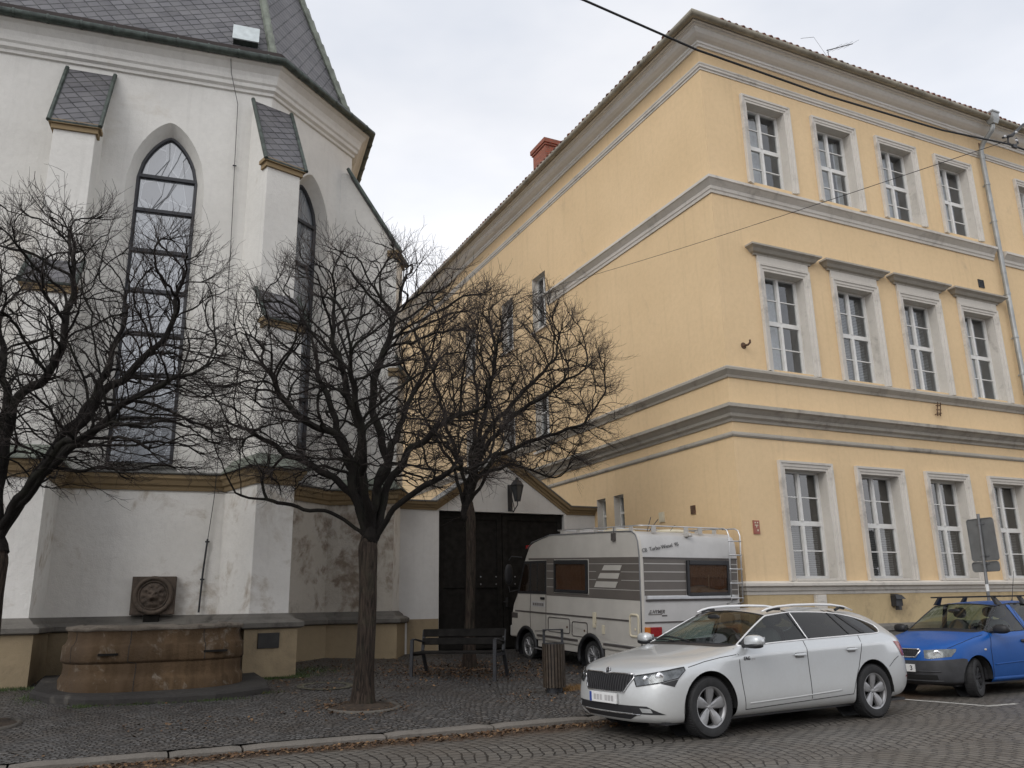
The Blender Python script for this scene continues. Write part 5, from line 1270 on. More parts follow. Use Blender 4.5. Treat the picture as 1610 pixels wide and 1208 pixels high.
# ============================================================ vehicles
def wheel(parent, loc, r, wdt, rim_r, spokes, rim_mat, steer=0, side=-1, hub=.03):
    """axis along y; 'side' -1 = outer face towards -y. one tyre object with the rim as its child"""
    T = Matrix.Translation(loc) @ Matrix.Rotation(steer,4,'Z') @ Matrix.Rotation(R(90*(-side)),4,'X')   # local +z -> outward
    if side > 0: T = Matrix.Translation(loc) @ Matrix.Rotation(steer,4,'Z') @ Matrix.Rotation(R(-90),4,'X')
    h = wdt/2; s = r-rim_r
    mb = MB(); mb.lathe([(rim_r,-h*.9),(rim_r+s*.25,-h),(r-s*.22,-h*.98),(r-.012,-h*.80),(r,-h*.55),(r,h*.55),(r-.012,h*.80),(r-s*.22,h*.98),(r-s*.40,h),(rim_r+s*.25,h*.985),(rim_r,h*.88),(rim_r-.01,h*.7),(rim_r-.012,-h*.9)], 56, T)
    # tread grooves
    for i in range(64):
        a = 2*math.pi*i/64; q = T @ Matrix.Rotation(a,4,'Z'); mb.box((r-.004,-h*.82,-.007),(r+.003,h*.82,.007), q @ Matrix.Rotation(R(12),4,'X') @ Matrix.Rotation(R(90),4,'X') @ Matrix.Scale(1,4) if False else q @ Matrix(((1,0,0,0),(0,0,1,0),(0,1,0,0),(0,0,0,1))))
    ty = mb.build('wheel', M['rubber'], parent, smooth=True, angle=40, local=True)
    rb = MB(); rb.lathe([(rim_r-.012,h*.86),(rim_r,h*.90),(rim_r+.004,h*.86),(rim_r-.006,h*.78),(rim_r-.022,h*.62),(rim_r-.03,-h*.5)], 56, T)
    zf = h*.72
    for i in range(spokes['n']):
        q = T @ Matrix.Rotation(2*math.pi*i/spokes['n']+spokes.get('ph',.3),4,'Z')
        w0, w1 = spokes['w']; r0, r1 = hub*.7, rim_r-.012; zc = zf-spokes.get('dish',.03)
        ws = [(r0,w0,zc),( (r0+r1)*.5,(w0*.35+w1*.65),(zc+zf)/2+.004),(r1,w1,zf)]
        vs = []; fs = []
        for (x,w_,z) in ws: vs += [q @ Vector(p) for p in ((x,-w_,z-.004),(x,-w_*.55,z+.006),(x,0,z+spokes.get('groove',.0)),(x,w_*.55,z+.006),(x,w_,z-.004),(x,w_,z-.035),(x,-w_,z-.035))]
        for j in range(2): fs += [(j*7+k,j*7+(k+1)%7,(j+1)*7+(k+1)%7,(j+1)*7+k) for k in range(7)]
        rb.add(vs, fs+[tuple(range(14,21))])
    rb.lathe([(0,zf-spokes.get('dish',.03)+.012),(hub*.8,zf-spokes.get('dish',.03)+.010),(hub,zf-spokes.get('dish',.03)),(hub,zf-.08)], 20, T)
    rb.build('rim', rim_mat, ty, smooth=True, angle=35, local=True)
    dk = MB(); dk.lathe([(0,-h*.1),(rim_r-.03,-h*.1),(rim_r-.03,h*.1)], 32, T); dk.lathe([(.05,h*.02),(rim_r*.72,h*.02),(rim_r*.72,-h*.1)], 32, T); dk.build('brake_disc', M['brake'], ty, local=True)
    return ty
M['brake'] = simple('dark_brake', (.03,.028,.026), .6, .3, .4, 12)

class CarBody:
    def __init__(s, root, S, xcf, xcr, matfun, mats, arches, creases=()):
        """S: stations of 10 points from underside centre (0) to roof centre (9), y>=0"""
        s.root = root; V = []; idx = {}; F = []; FM = []
        def vid(p):
            k = tuple(round(c,5) for c in p)
            if k not in idx: idx[k] = len(V); V.append(k)
            return idx[k]
        for sg in (1,-1):
            P = [[(x,y*sg,z) for x,y,z in st] for st in S]
            def quad(a,b,c,d,m):
                q = [vid(p) for p in (a,b,c,d)]; q = [v for i,v in enumerate(q) if v not in q[:i]]
                if len(q) < 3: return
                F.append(tuple(q if sg > 0 else reversed(q))); FM.append(m)
            for i in range(len(S)-1):
                for v in range(9): quad(P[i][v],P[i][v+1],P[i+1][v+1],P[i+1][v], matfun(i,v))
            for st, xc, rev in ((P[0],xcf,False),(P[-1],xcr,True)):
                fr = [abs(st[7][1]/st[6][1]), abs(st[8][1]/st[6][1]), 0.0]
                rows = []
                for v in range(1,7):
                    if v == 6: rows.append([st[6],st[7],st[8],st[9]])
                    else:
                        x0,y0,z0 = st[v]; rows.append([st[v]]+[(x0+(xc[v-1]-x0)*(1-f*f), y0*f, z0) for f in fr])
                for r in range(5):
                    for c in range(3):
                        a,b,cc,d = rows[r][c],rows[r][c+1],rows[r+1][c+1],rows[r+1][c]; m_ = matfun(-1 if not rev else len(S), r+1)
                        quad(*((a,b,cc,d) if not rev else (d,cc,b,a)), m_)
        me = bpy.data.meshes.new('cage'); me.from_pydata(V,[],F); me.update()
        for m_ in mats: me.materials.append(m_)
        me.polygons.foreach_set('material_index', FM)
        bm = bmesh.new(); bm.from_mesh(me); bmesh.ops.recalc_face_normals(bm, faces=bm.faces)
        cl = bm.edges.layers.float.new('crease_edge')
        ck = {tuple(round(c,5) for c in S[i][v]) for i,v in creases}
        for e in bm.edges:
            mi = {f.material_index for f in e.link_faces}
            if len(mi) > 1: e[cl] = .75
            a, b = [tuple(round(c if j != 1 else abs(c),5) for j,c in enumerate(q.co)) for q in e.verts]
            if a in ck and b in ck: e[cl] = max(e[cl], .8)
        bm.to_mesh(me); bm.free()
        o = bpy.data.objects.new('cage', me); COL.objects.link(o)
        md = o.modifiers.new('s','SUBSURF'); md.levels = 3; md.render_levels = 3
        dg = bpy.context.evaluated_depsgraph_get(); ev_ = bpy.data.meshes.new_from_object(o.evaluated_get(dg)); bpy.data.objects.remove(o)
        bm = bmesh.new(); bm.from_mesh(ev_)
        s.bvh = BVHTree.FromBMesh(bm)
        # wheel arches
        for cx, cz, rr in arches:
            dl = [f for f in bm.faces if math.hypot(f.calc_center_median().x-cx, f.calc_center_median().z-cz) < rr and abs(f.calc_center_median().y) > .55]
            bmesh.ops.delete(bm, geom=dl, context='FACES')
            for v in bm.verts:
                if v.is_boundary and abs(v.co.y) > .5 and math.hypot(v.co.x-cx, v.co.z-cz) < rr+.09:
                    d = Vector((v.co.x-cx, v.co.z-cz)); d = d.normalized()*rr; v.co.x = cx+d.x; v.co.z = cz+d.y
        s.bm = bm; s.mats = mats
    def split(s, names):
        """one object per material slot"""
        out = {}
        for mi, (nm, side) in names.items():
            groups = [0] if not side else [1,-1]; ax = 0 if side == 2 else 1; mid = 1.2 if side == 2 else 0
            for g in groups:
                fs = [f for f in s.bm.faces if f.material_index == mi and (not side or (f.calc_center_median()[ax]-mid)*g > 0)]
                if not fs: continue
                vm = {}; mb = MB(); 
                for f in fs:
                    q = []
                    for v in f.verts:
                        if v.index not in vm: vm[v.index] = len(mb.v); mb.v.append(tuple(v.co))
                        q.append(vm[v.index])
                    mb.f.append(tuple(q)); mb.m.append(0)
                ob = mb.build(nm, s.mats[mi], s.root, smooth=True, local=True, fixn=False); out.setdefault(nm, []).append(ob)
        return out
    def hit(s, p, d, off=.0):
        d = Vector(d).normalized(); p = Vector(p); o = p-d*2.5
        l, n, i, _ = s.bvh.ray_cast(o, d)
        if l is None:
            l, n, i, _ = s.bvh.find_nearest(p)
        if n.dot(d) > 0: n = -n
        return l+n*off
    def line(s, pts, d, rad=.0035, off=.0, mb=None, seg=.05, k=5):
        mb = mb if mb is not None else MB(); L = []
        for a, b in zip(pts, pts[1:]):
            a, b = Vector(a), Vector(b); n = max(1, int((b-a).length/seg))
            L += [a.lerp(b, i/n) for i in range(n)]
        L.append(Vector(pts[-1])); mb.tube([s.hit(p, d, off) for p in L], rad, k); return mb
    def patch(s, name, poly, d, mat, parent=None, off=.004, res=.045, mb=None, thick=0):
        d = Vector(d).normalized(); e1 = Vector((0,0,1)).cross(d).normalized(); e2 = d.cross(e1)
        o = Vector(poly[0]); q = [((Vector(p)-o).dot(e1), (Vector(p)-o).dot(e2)) for p in poly]
        bm = bmesh.new(); bm.faces.new([bm.verts.new((a,b,0)) for a,b in q])
        bmesh.ops.triangulate(bm, faces=bm.faces[:])
        xs = [a for a,b in q]; ys = [b for a,b in q]
        for ax, lo, hi in ((0,min(xs),max(xs)),(1,min(ys),max(ys))):
            t = lo+res
            while t < hi:
                co = [0,0,0]; no = [0,0,0]; co[ax] = t; no[ax] = 1
                bmesh.ops.bisect_plane(bm, geom=bm.verts[:]+bm.edges[:]+bm.faces[:], plane_co=co, plane_no=no); t += res
        bm.verts.index_update()
        vs = [s.hit(o+e1*v.co.x+e2*v.co.y, d, off) for v in bm.verts]; fs = [tuple(v.index for v in f.verts) for f in bm.faces]; bm.free()
        t = mb if mb is not None else MB(); t.add(vs, fs)
        if mb is None: return t.build(name, mat, parent if parent is not None else s.root, smooth=True, local=True)
def boundary_loops(me):
    cnt = {}
    for p in me.polygons:
        for e in p.edge_keys: cnt[e] = cnt.get(e,0)+1
    adj = {}
    for (a,b),c in cnt.items():
        if c == 1: adj.setdefault(a,[]).append(b); adj.setdefault(b,[]).append(a)
    loops = []; seen = set()
    for st in adj:
        if st in seen: continue
        L = [st]; seen.add(st); cur = st
        while True:
            nx = [q for q in adj[cur] if q not in seen]
            if not nx: break
            cur = nx[0]; seen.add(cur); L.append(cur)
        if len(L) > 3: loops.append([me.vertices[i].co.copy() for i in L])
    return loops
def rim_tube(ob, name, rad, mat, parent):
    mb = MB()
    for L in boundary_loops(ob.data): mb.tube(L, rad, 5, closed=True)
    return mb.build(name, mat, parent, smooth=True, local=True)
def pod(parent, name, c, r, mat, M_=None, cutz=None, n=14, ex=2.6):
    """rounded-box pod (superellipsoid)"""
    mb = MB(); vs = []; f = lambda t: math.copysign(abs(t)**(2/ex), t)
    for i in range(n+1):
        ph = -math.pi/2+math.pi*i/n
        for j in range(2*n):
            th = math.pi*j/n; p = Vector((r[0]*f(math.cos(ph))*f(math.cos(th)), r[1]*f(math.cos(ph))*f(math.sin(th)), r[2]*f(math.sin(ph))))
            if cutz is not None: p.z = max(p.z, cutz)
            if M_ is not None: p = M_ @ p
            vs.append(p+Vector(c))
    m2 = 2*n; mb.add(vs, [(i*m2+j,i*m2+(j+1)%m2,(i+1)*m2+(j+1)%m2,(i+1)*m2+j) for i in range(n) for j in range(m2)])
    return mb.build(name, mat, parent, smooth=True, local=True)
def interior(root, x0, x1, hw, zf, seats, dash, M_=None):
    mb = MB(); mb.box((x0,-hw,zf-.25),(x1,hw,zf)); mb.box((dash[0],-hw*.95,zf),(dash[1],hw*.95,dash[2])); mb.build('dashboard', M['black_plastic'], root, local=True, bevel=.03)
    for sx, sy in seats:
        pod(root, 'seat', (sx+.03,sy,zf+.30), (.10,.23,.36), M['seat_cloth'], Matrix.Rotation(R(14),3,'Y'))
        pod(root, 'headrest', (sx+.15,sy,zf+.76), (.05,.12,.09), M['seat_cloth'])
M['seat_cloth'] = simple('grey_seat_cloth', (.05,.05,.052), .9)
M['headlamp'] = simple('headlamp_reflector', (.22,.225,.23), .2, .5, .6, 18)
M['gap'] = simple('panel_gap', (.012,.012,.012), .9)

# ------------------------------------------------------------ white estate car
def low(x, y1=.82, y2=.885, y3=.922, y4=.908, z1=.20, z2=.24, z3=.36, z4=.56): return [(x,0,.19),(x,y1,z1),(x,y2,z2),(x,y3,z3),(x,y4,z4)]
SW_ = [
 [(-.70,0,.19),(-.80,.40,.185),(-.885,.42,.23),(-.905,.43,.40),(-.885,.43,.56),(-.84,.43,.70),(-.80,.42,.735),(-.80,.28,.745),(-.81,.14,.75),(-.815,0,.752)],
 [(-.60,0,.19),(-.70,.66,.185),(-.79,.70,.23),(-.80,.72,.41),(-.77,.72,.57),(-.70,.70,.71),(-.64,.68,.765),(-.64,.45,.795),(-.64,.22,.81),(-.64,0,.815)],
 [(-.45,0,.19),(-.52,.80,.185),(-.57,.845,.23),(-.57,.865,.42),(-.54,.865,.59),(-.47,.845,.735),(-.42,.80,.80),(-.42,.53,.845),(-.42,.27,.862),(-.42,0,.868)],
 [(-.30,0,.19),(-.30,.82,.19),(-.30,.885,.23),(-.30,.91,.43),(-.28,.915,.61),(-.22,.90,.775),(-.18,.83,.845),(-.18,.55,.885),(-.18,.28,.90),(-.18,0,.905)],
 [(.08,0,.19),(.08,.82,.19),(.08,.89,.23),(.08,.925,.44),(.08,.93,.63),(.10,.92,.83),(.12,.845,.895),(.12,.56,.93),(.12,.29,.942),(.12,0,.946)],
 low(.44)+[(.44,.922,.86),(.42,.86,.94),(.40,.72,.96),(.36,.40,.975),(.34,0,.98)],
 low(.60)+[(.60,.92,.87),(.58,.865,.962),(.56,.80,.985),(.46,.44,1.0),(.43,0,1.005)],
 low(.92)+[(.92,.92,.885),(.92,.87,.985),(.90,.715,1.18),(.80,.43,1.22),(.76,0,1.24)],
 low(1.27)+[(1.27,.92,.895),(1.27,.868,.995),(1.24,.635,1.345),(1.17,.40,1.395),(1.13,0,1.415)],
 low(1.72)+[(1.72,.92,.905),(1.72,.865,1.01),(1.70,.61,1.385),(1.66,.42,1.43),(1.64,0,1.45)],
 low(2.47)+[(2.47,.92,.925),(2.47,.86,1.03),(2.45,.60,1.375),(2.45,.42,1.435),(2.45,0,1.455)],
 low(2.95)+[(2.95,.915,.94),(2.95,.845,1.045),(2.97,.62,1.29),(2.97,.44,1.405),(2.97,0,1.43)],
 [(3.25,0,.2),(3.25,.80,.22),(3.25,.87,.27),(3.25,.90,.45),(3.25,.905,.66),(3.25,.90,.945),(3.20,.83,1.05),(3.30,.70,1.15),(3.30,.46,1.36),(3.32,0,1.395)],
 [(3.50,0,.22),(3.50,.78,.24),(3.50,.84,.30),(3.52,.87,.47),(3.50,.87,.67),(3.50,.86,.94),(3.48,.80,1.04),(3.52,.70,1.10),(3.50,.50,1.27),(3.52,0,1.32)],
 [(3.70,0,.24),(3.75,.66,.26),(3.80,.72,.32),(3.84,.745,.50),(3.80,.76,.68),(3.74,.76,.90),(3.72,.72,.97),(3.74,.62,.99),(3.74,.42,1.0),(3.76,0,1.01)],
 [(3.80,0,.26),(3.85,.45,.28),(3.90,.50,.34),(3.93,.50,.52),(3.88,.50,.70),(3.82,.50,.86),(3.80,.48,.93),(3.80,.35,.94),(3.80,.18,.945),(3.81,0,.95)]]
SW_ = [[(x if x > -.3 else -.3+(x+.3)*.87, y, z-.03*max(0, min(1, (z-1.0)/.35))) for x, y, z in st] for st in SW_]
def mf_white(i, v):
    if i in (6,7) and v in (7,8): return 1            # windscreen
    if i == 5 and v in (7,8): return 5                # cowl
    if v == 6 and i in (6,7,8): return 2              # front door glass
    if v == 6 and i in (9,10,11): return 3            # rear glass, tinted
    if i == 13 and v == 8: return 4                   # tailgate glass
    if v == 0: return 5
    return 0
wa = Vector((6.39,8.11,0)); wang = R(4.46); wn = Vector((math.sin(wang),-math.cos(wang),0)); wroot = wa-wn*.895
car = thing('parked_car', 'white estate car with silver roof rails and alloy wheels parked at the kerb', 'car', wroot, (0,0,wang), 'cars parked along the kerb')
cb = CarBody(car, SW_, [-.76,-.84,-.855,-.84,-.80], [3.87,3.93,3.96,3.91,3.84], mf_white, [M['white_car'],M['car_glass'],M['car_glass'],M['tint_glass'],M['tint_glass'],M['black_plastic']], [(0,.335,.392),(2.86,.335,.392)], creases=[(i,5) for i in range(4,13)])
pr = cb.split({0:('body',0),1:('windscreen',0),2:('front_window',1),3:('rear_window',1),4:('tailgate_window',0),5:('cowl',0)})
for nm in ('front_window','rear_window'):
    for o in pr[nm]: rim_tube(o, 'window_trim', .0105, M['bright_trim'], o)
rim_tube(pr['windscreen'][0], 'seal', .008, M['black_plastic'], pr['windscreen'][0])
for sg in (-1,1):
    D = (0,-sg,0)
    # pillars
    cb.patch('door_pillar', [(1.64,sg*.8,1.36),(1.70,sg*.8,1.375),(1.80,sg*.8,1.03),(1.70,sg*.8,1.03)], D, M['black_plastic'], off=.006)
    cb.patch('door_pillar', [(2.40,sg*.8,1.36),(2.43,sg*.8,1.36),(2.57,sg*.8,1.055),(2.54,sg*.8,1.055)], D, M['black_plastic'], off=.006)
    cb.patch('door_pillar', [(2.51,sg*.8,1.36),(2.57,sg*.8,1.35),(2.90,sg*.8,1.065),(2.80,sg*.8,1.06)], D, M['black_plastic'], off=.006)
    g = MB()
    for pts in ([(.47,.95),(.47,.75),(.50,.5),(.53,.27)],[(1.63,1.0),(1.635,.8),(1.65,.55),(1.65,.32)],[(2.70,1.04),(2.66,.86),(2.58,.65),(2.47,.45),(2.42,.33)],[(.53,.27),(1.2,.29),(2.42,.325)],[(.44,.885),(.2,.862),(-.05,.825),(-.28,.775)],[(3.20,.62),(3.34,.70),(3.46,.74)]):
        cb.line([(x,sg*.9,z) for x,z in pts], D, .0042, .0005, g)
    g.build('panel_gap', M['gap'], car, local=True)
    cr_ = MB(); cb.line([(.60,sg*.9,.335),(1.4,sg*.9,.355),(2.2,sg*.9,.385)], D, .011, -.004, cr_, k=6); cr_.build('sill_crease', M['white_car'], car, local=True, smooth=True)
    for hx, hz in ((1.49,.835),(2.46,.862)):
        h0 = cb.hit((hx,sg*.9,hz), D); cup = cb.patch('door_handle', [(hx-.075,sg*.9,hz-.032),(hx+.075,sg*.9,hz-.032),(hx+.075,sg*.9,hz+.03),(hx-.075,sg*.9,hz+.03)], D, M['cup_shade'] if 'cup_shade' in M else M.setdefault('cup_shade', simple('handle_cup_shade',(.25,.25,.25),.5)), off=.002)  # flat grey patch paints the shade of the hollow behind the grip
        pod(cup, 'grip', h0+Vector((0,sg*.020,.006)), (.105,.016,.017), M['white_car'])
    # mirrors
    mc2 = Vector((.63,sg*1.02,1.03)); mir = pod(car, 'door_mirror', mc2, (.085,.125,.075), M['white_car'], Matrix.Rotation(R(sg*-8),3,'Z'), cutz=-.035)
    pod(mir, 'mirror_base', mc2+Vector((-.005,0,-.045)), (.08,.115,.035), M['black_plastic']); arm = MB(); arm.tube([(.60,sg*.86,.985),(.62,sg*.96,.985)], .03, 8); arm.build('mirror_arm', M['black_plastic'], mir, local=True)
    gl = MB(); gl.add([mc2+Vector((.083,sg*a,b)) for a,b in ((-.095,-.03),(.095,-.03),(.095,.05),(-.095,.05))],[(0,1,2,3)]); gl.build('mirror_glass', M['chrome'], mir, local=True)
    cb.patch('mirror_corner', [(.60,sg*.8,1.0),(.80,sg*.8,1.02),(.72,sg*.8,1.10)], D, M['black_plastic'], off=.006)
    # roof rail
    mb = MB(); rp = [(1.24,.615,1.362),(1.34,.62,1.393),(1.50,.625,1.418),(1.8,.622,1.435),(2.2,.615,1.438),(2.55,.615,1.428),(2.8,.62,1.398),(2.96,.625,1.352)]
    mb.tube([(x,sg*(y-.02),z) for x,y,z in rp], [.010,.016,.017,.017,.017,.017,.016,.010], 8)
    rl = mb.build('roof_rail', M['bright_trim'], car, smooth=True, local=True)
    mb = MB()
    for a in ((1.33,1.37,1.56),(2.62,1.36,2.80)): mb.tube([(a[0],sg*.60,a[1]),((a[0]+a[2])/2,sg*.60,1.395),(a[2],sg*.60,a[1]+.02)], .02, 6)
    mb.build('rail_foot', M['black_plastic'], rl, local=True)
    # head lamp, wrapped round the corner
    D2 = (.72,-sg*.69,0)
    hl = [(-.80,sg*.50,.682),(-.62,sg*.70,.722),(-.36,sg*.87,.775),(-.35,sg*.88,.745),(-.44,sg*.865,.665),(-.62,sg*.76,.620),(-.80,sg*.55,.575)]
    lamp = cb.patch('headlight', hl, D2, M['headlamp'], off=.003, res=.03)
    cb.patch('lens', hl, D2, M['lamp_glass'], parent=lamp, off=.012, res=.03)
    mb = MB(); cb.line(hl+[hl[0]], D2, .005, .010, mb, .03); mb.build('lamp_rim', M['black_plastic'], lamp, local=True)
    for q, rr_ in (((-.60,sg*.73,.68),.045),((-.71,sg*.62,.655),.035)):
        c = cb.hit(q, D2, .006); n_ = Vector(D2)*-1; Mx = n_.to_track_quat('Z','Y').to_matrix().to_4x4(); Mx.translation = c
        mb = MB(); mb.lathe([(0,.004),(rr_*.7,.003),(rr_,.0),(rr_*1.1,-.01)], 20, Mx); mb.build('projector', M['chrome'], lamp, smooth=True, local=True)
    cb.patch('bumper_inlay', [(-.62,sg*.765,.612),(-.44,sg*.868,.655),(-.50,sg*.86,.575),(-.56,sg*.84,.59)], D2, M['black_plastic'], off=.004, res=.03)
    # lower bumper, fog lamp
    fg = cb.patch('fog_recess', [(-.9,sg*.47,.37),(-.8,sg*.66,.37),(-.6,sg*.80,.285),(-.9,sg*.49,.285)], (1,-sg*.25,0), M['black_plastic'], off=.004, res=.03)
    cb.patch('fog_lamp', [(-.8,sg*.57,.35),(-.75,sg*.69,.345),(-.7,sg*.70,.305),(-.8,sg*.60,.302)], (1,-sg*.25,0), M['lamp_glass2'] if 'lamp_glass2' in M else M.setdefault('lamp_glass2', simple('fog_lens',(.45,.46,.46),.15,.3)), parent=fg, off=.009, res=.03)
    # tail lamp
    cb.patch('tail_light', [(3.40,sg*.86,.935),(3.56,sg*.84,.93),(3.72,sg*.76,.80),(3.70,sg*.76,.73),(3.58,sg*.84,.74)], (-.45,-sg*.89,0), M['red_lens'], off=.005, res=.03)
    cb.patch('side_reflector', [(3.60,sg*.8,.47),(3.74,sg*.76,.49),(3.74,sg*.76,.455)], (-.3,-sg*.95,0), M['red_lens'], off=.005, res=.03)
    for wx in (0, 2.86):
        # wheel housing and arch lip
        mb = MB(); pts = []
        for i in range(17):
            a = R(-6+192*i/16); pts.append((wx+.389*math.cos(a), .335+.389*math.sin(a)))
        mb.add([(x,sg*.50,z) for x,z in pts]+[(x,sg*.895,z) for x,z in pts], [(i,i+1,18+i,17+i) for i in range(16)]); mb.add([(x,sg*.50,z) for x,z in pts], [tuple(range(17))])
        mb.build('wheel_housing', M['gap'], car, local=True)
    sp5 = dict(n=5, w=(.024,.066), dish=.022, ph=.25, groove=.0)
    wheel(car, (0,sg*.80,.332), .332, .215, .222, sp5, M['rim'], side=sg); wheel(car, (2.86,sg*.80,.332), .332, .215, .222, sp5, M['rim'], side=sg)
# front face
gp_ = [(-.9,-.45,.702),(-.9,-.10,.702),(-.9,0,.690),(-.9,.10,.702),(-.9,.45,.702),(-.9,.47,.665),(-.9,.35,.505),(-.9,-.35,.505),(-.9,-.47,.665)]
gr = cb.patch('grille', gp_, (1,0,0), M['black_plastic'], off=.003, res=.04)
mb = MB(); cb.line(gp_+[gp_[0]], (1,0,0), .010, .006, mb, .04, 6); mb.build('grille_frame', M['chrome'], gr, local=True, smooth=True)
mb = MB()
for i in range(-10,11):
    y = i*.043; zt_ = .690-(.02 if abs(i) < 1 else 0); zb_ = .51 if abs(y) < .34 else .51+(abs(y)-.34)*1.4
    cb.line([(-.9,y,zb_),(-.9,y*1.02,zt_)], (1,0,0), .008, .010, mb, .04, 4)
mb.build('grille_bars', M['dark_chrome'] if 'dark_chrome' in M else M.setdefault('dark_chrome', simple('dark_chrome',(.10,.10,.105),.3,.6)), gr, local=True)
c = cb.hit((-.8,0,.722), (1,0,0), .006); Mx = Matrix.Translation(c) @ Matrix.Rotation(R(-70),4,'Y'); 
mb = MB(); mb.lathe([(0,.006),(.034,.005),(.042,0),(.042,-.01)], 24, Mx); bd = mb.build('badge', M['black_plastic'], car, smooth=True, local=True)
mb = MB(); mb.lathe([(.034,.004),(.038,.009),(.043,.002)], 24, Mx); mb.tube([Mx @ Vector(p) for p in ((.015,-.022,.008),(.0,-.004,.008),(-.012,.018,.008))], .005, 5); mb.tube([Mx @ Vector(p) for p in ((.0,-.004,.008),(.018,.016,.008))], .006, 5); mb.build('emblem', M['chrome'], bd, local=True)
cb.patch('lower_grille', [(-.9,-.46,.37),(-.9,.46,.37),(-.9,.46,.29),(-.9,-.46,.29)], (1,0,0), M['black_plastic'], off=.004)
cb.patch('lower_grille', [(-.9,-.52,.272),(-.9,.52,.272),(-.9,.40,.222),(-.9,-.40,.222)], (1,0,0), M['black_plastic'], off=.004)
mb = MB(); cb.line([(-.9,-.56,.280),(-.9,.56,.280)], (1,0,0), .006, .008, mb); mb.build('chrome_strip', M['chrome'], car, local=True)
xp = cb.hit((-.9,0,.43), (1,0,0)).x-.022
mb = MB(); mb.box((xp-.008,-.26,.375),(xp+.02,.26,.487)); npl = mb.build('number_plate', M['white_enamel'], car, local=True, bevel=.004)
mb = MB(); mb.box((xp-.0095,.215,.378),(xp-.008,.257,.484)); mb.build('blue_strip', M['blue_band'], npl, local=True)
for y0, w_ in ((.15,.045),(.09,.045),(.03,.045),(-.07,.05),(-.13,.05),(-.19,.045)):
    mb = MB(); mb.box((xp-.0095,y0-w_/2,.40),(xp-.008,y0+w_/2,.462)); mb.build('blurred_character', M['plate_grey'], npl, local=True, bevel=.0006)
lab = cb.hit((.56,-.9,.835),(0,1,0),.003); text3d('fender_lettering','EAG',.055,M['black_plastic'],car,Matrix.Translation(lab+Vector((.03,-.001,0))) @ Matrix.Rotation(R(90),4,'X'),.001,True); text3d('fender_lettering','gear',.036,M['plate_grey'],car,Matrix.Translation(lab+Vector((.135,-.002,-.006))) @ Matrix.Rotation(R(90),4,'X'),.001)
interior(car, .5, 3.4, .80, .50, ((1.45,.38),(1.45,-.38),(2.35,.38),(2.35,-.38)), (.48,.86,.97))
mb = MB(); sc_ = Vector((1.02,-.38,.93)); mb.tube([sc_+Vector((.06*math.sin(a)*-1,.18*math.cos(a),.17*math.sin(a))) for a in [2*math.pi*i/20 for i in range(20)]], .014, 6, closed=True); mb.build('steering_wheel', M['black_plastic'], car, local=True)
pod(car, 'rear_view_mirror', (.98,0,1.30), (.02,.11,.035), M['black_plastic'])
mb = MB(); mb.box((-.6,-.78,.17),(3.6,.78,.20)); mb.build('underbody', M['black_plastic'], car, local=True)
mb = MB()
for p0,p1 in (((.44,-.1,1.02),(.62,.62,1.06)),((.44,.2,1.02),(.58,.75,1.06))): cb.line([p0,p1], (.45,0,-.9), .010, .012, mb, .08)
mb.build('wiper', M['black_plastic'], car, local=True)

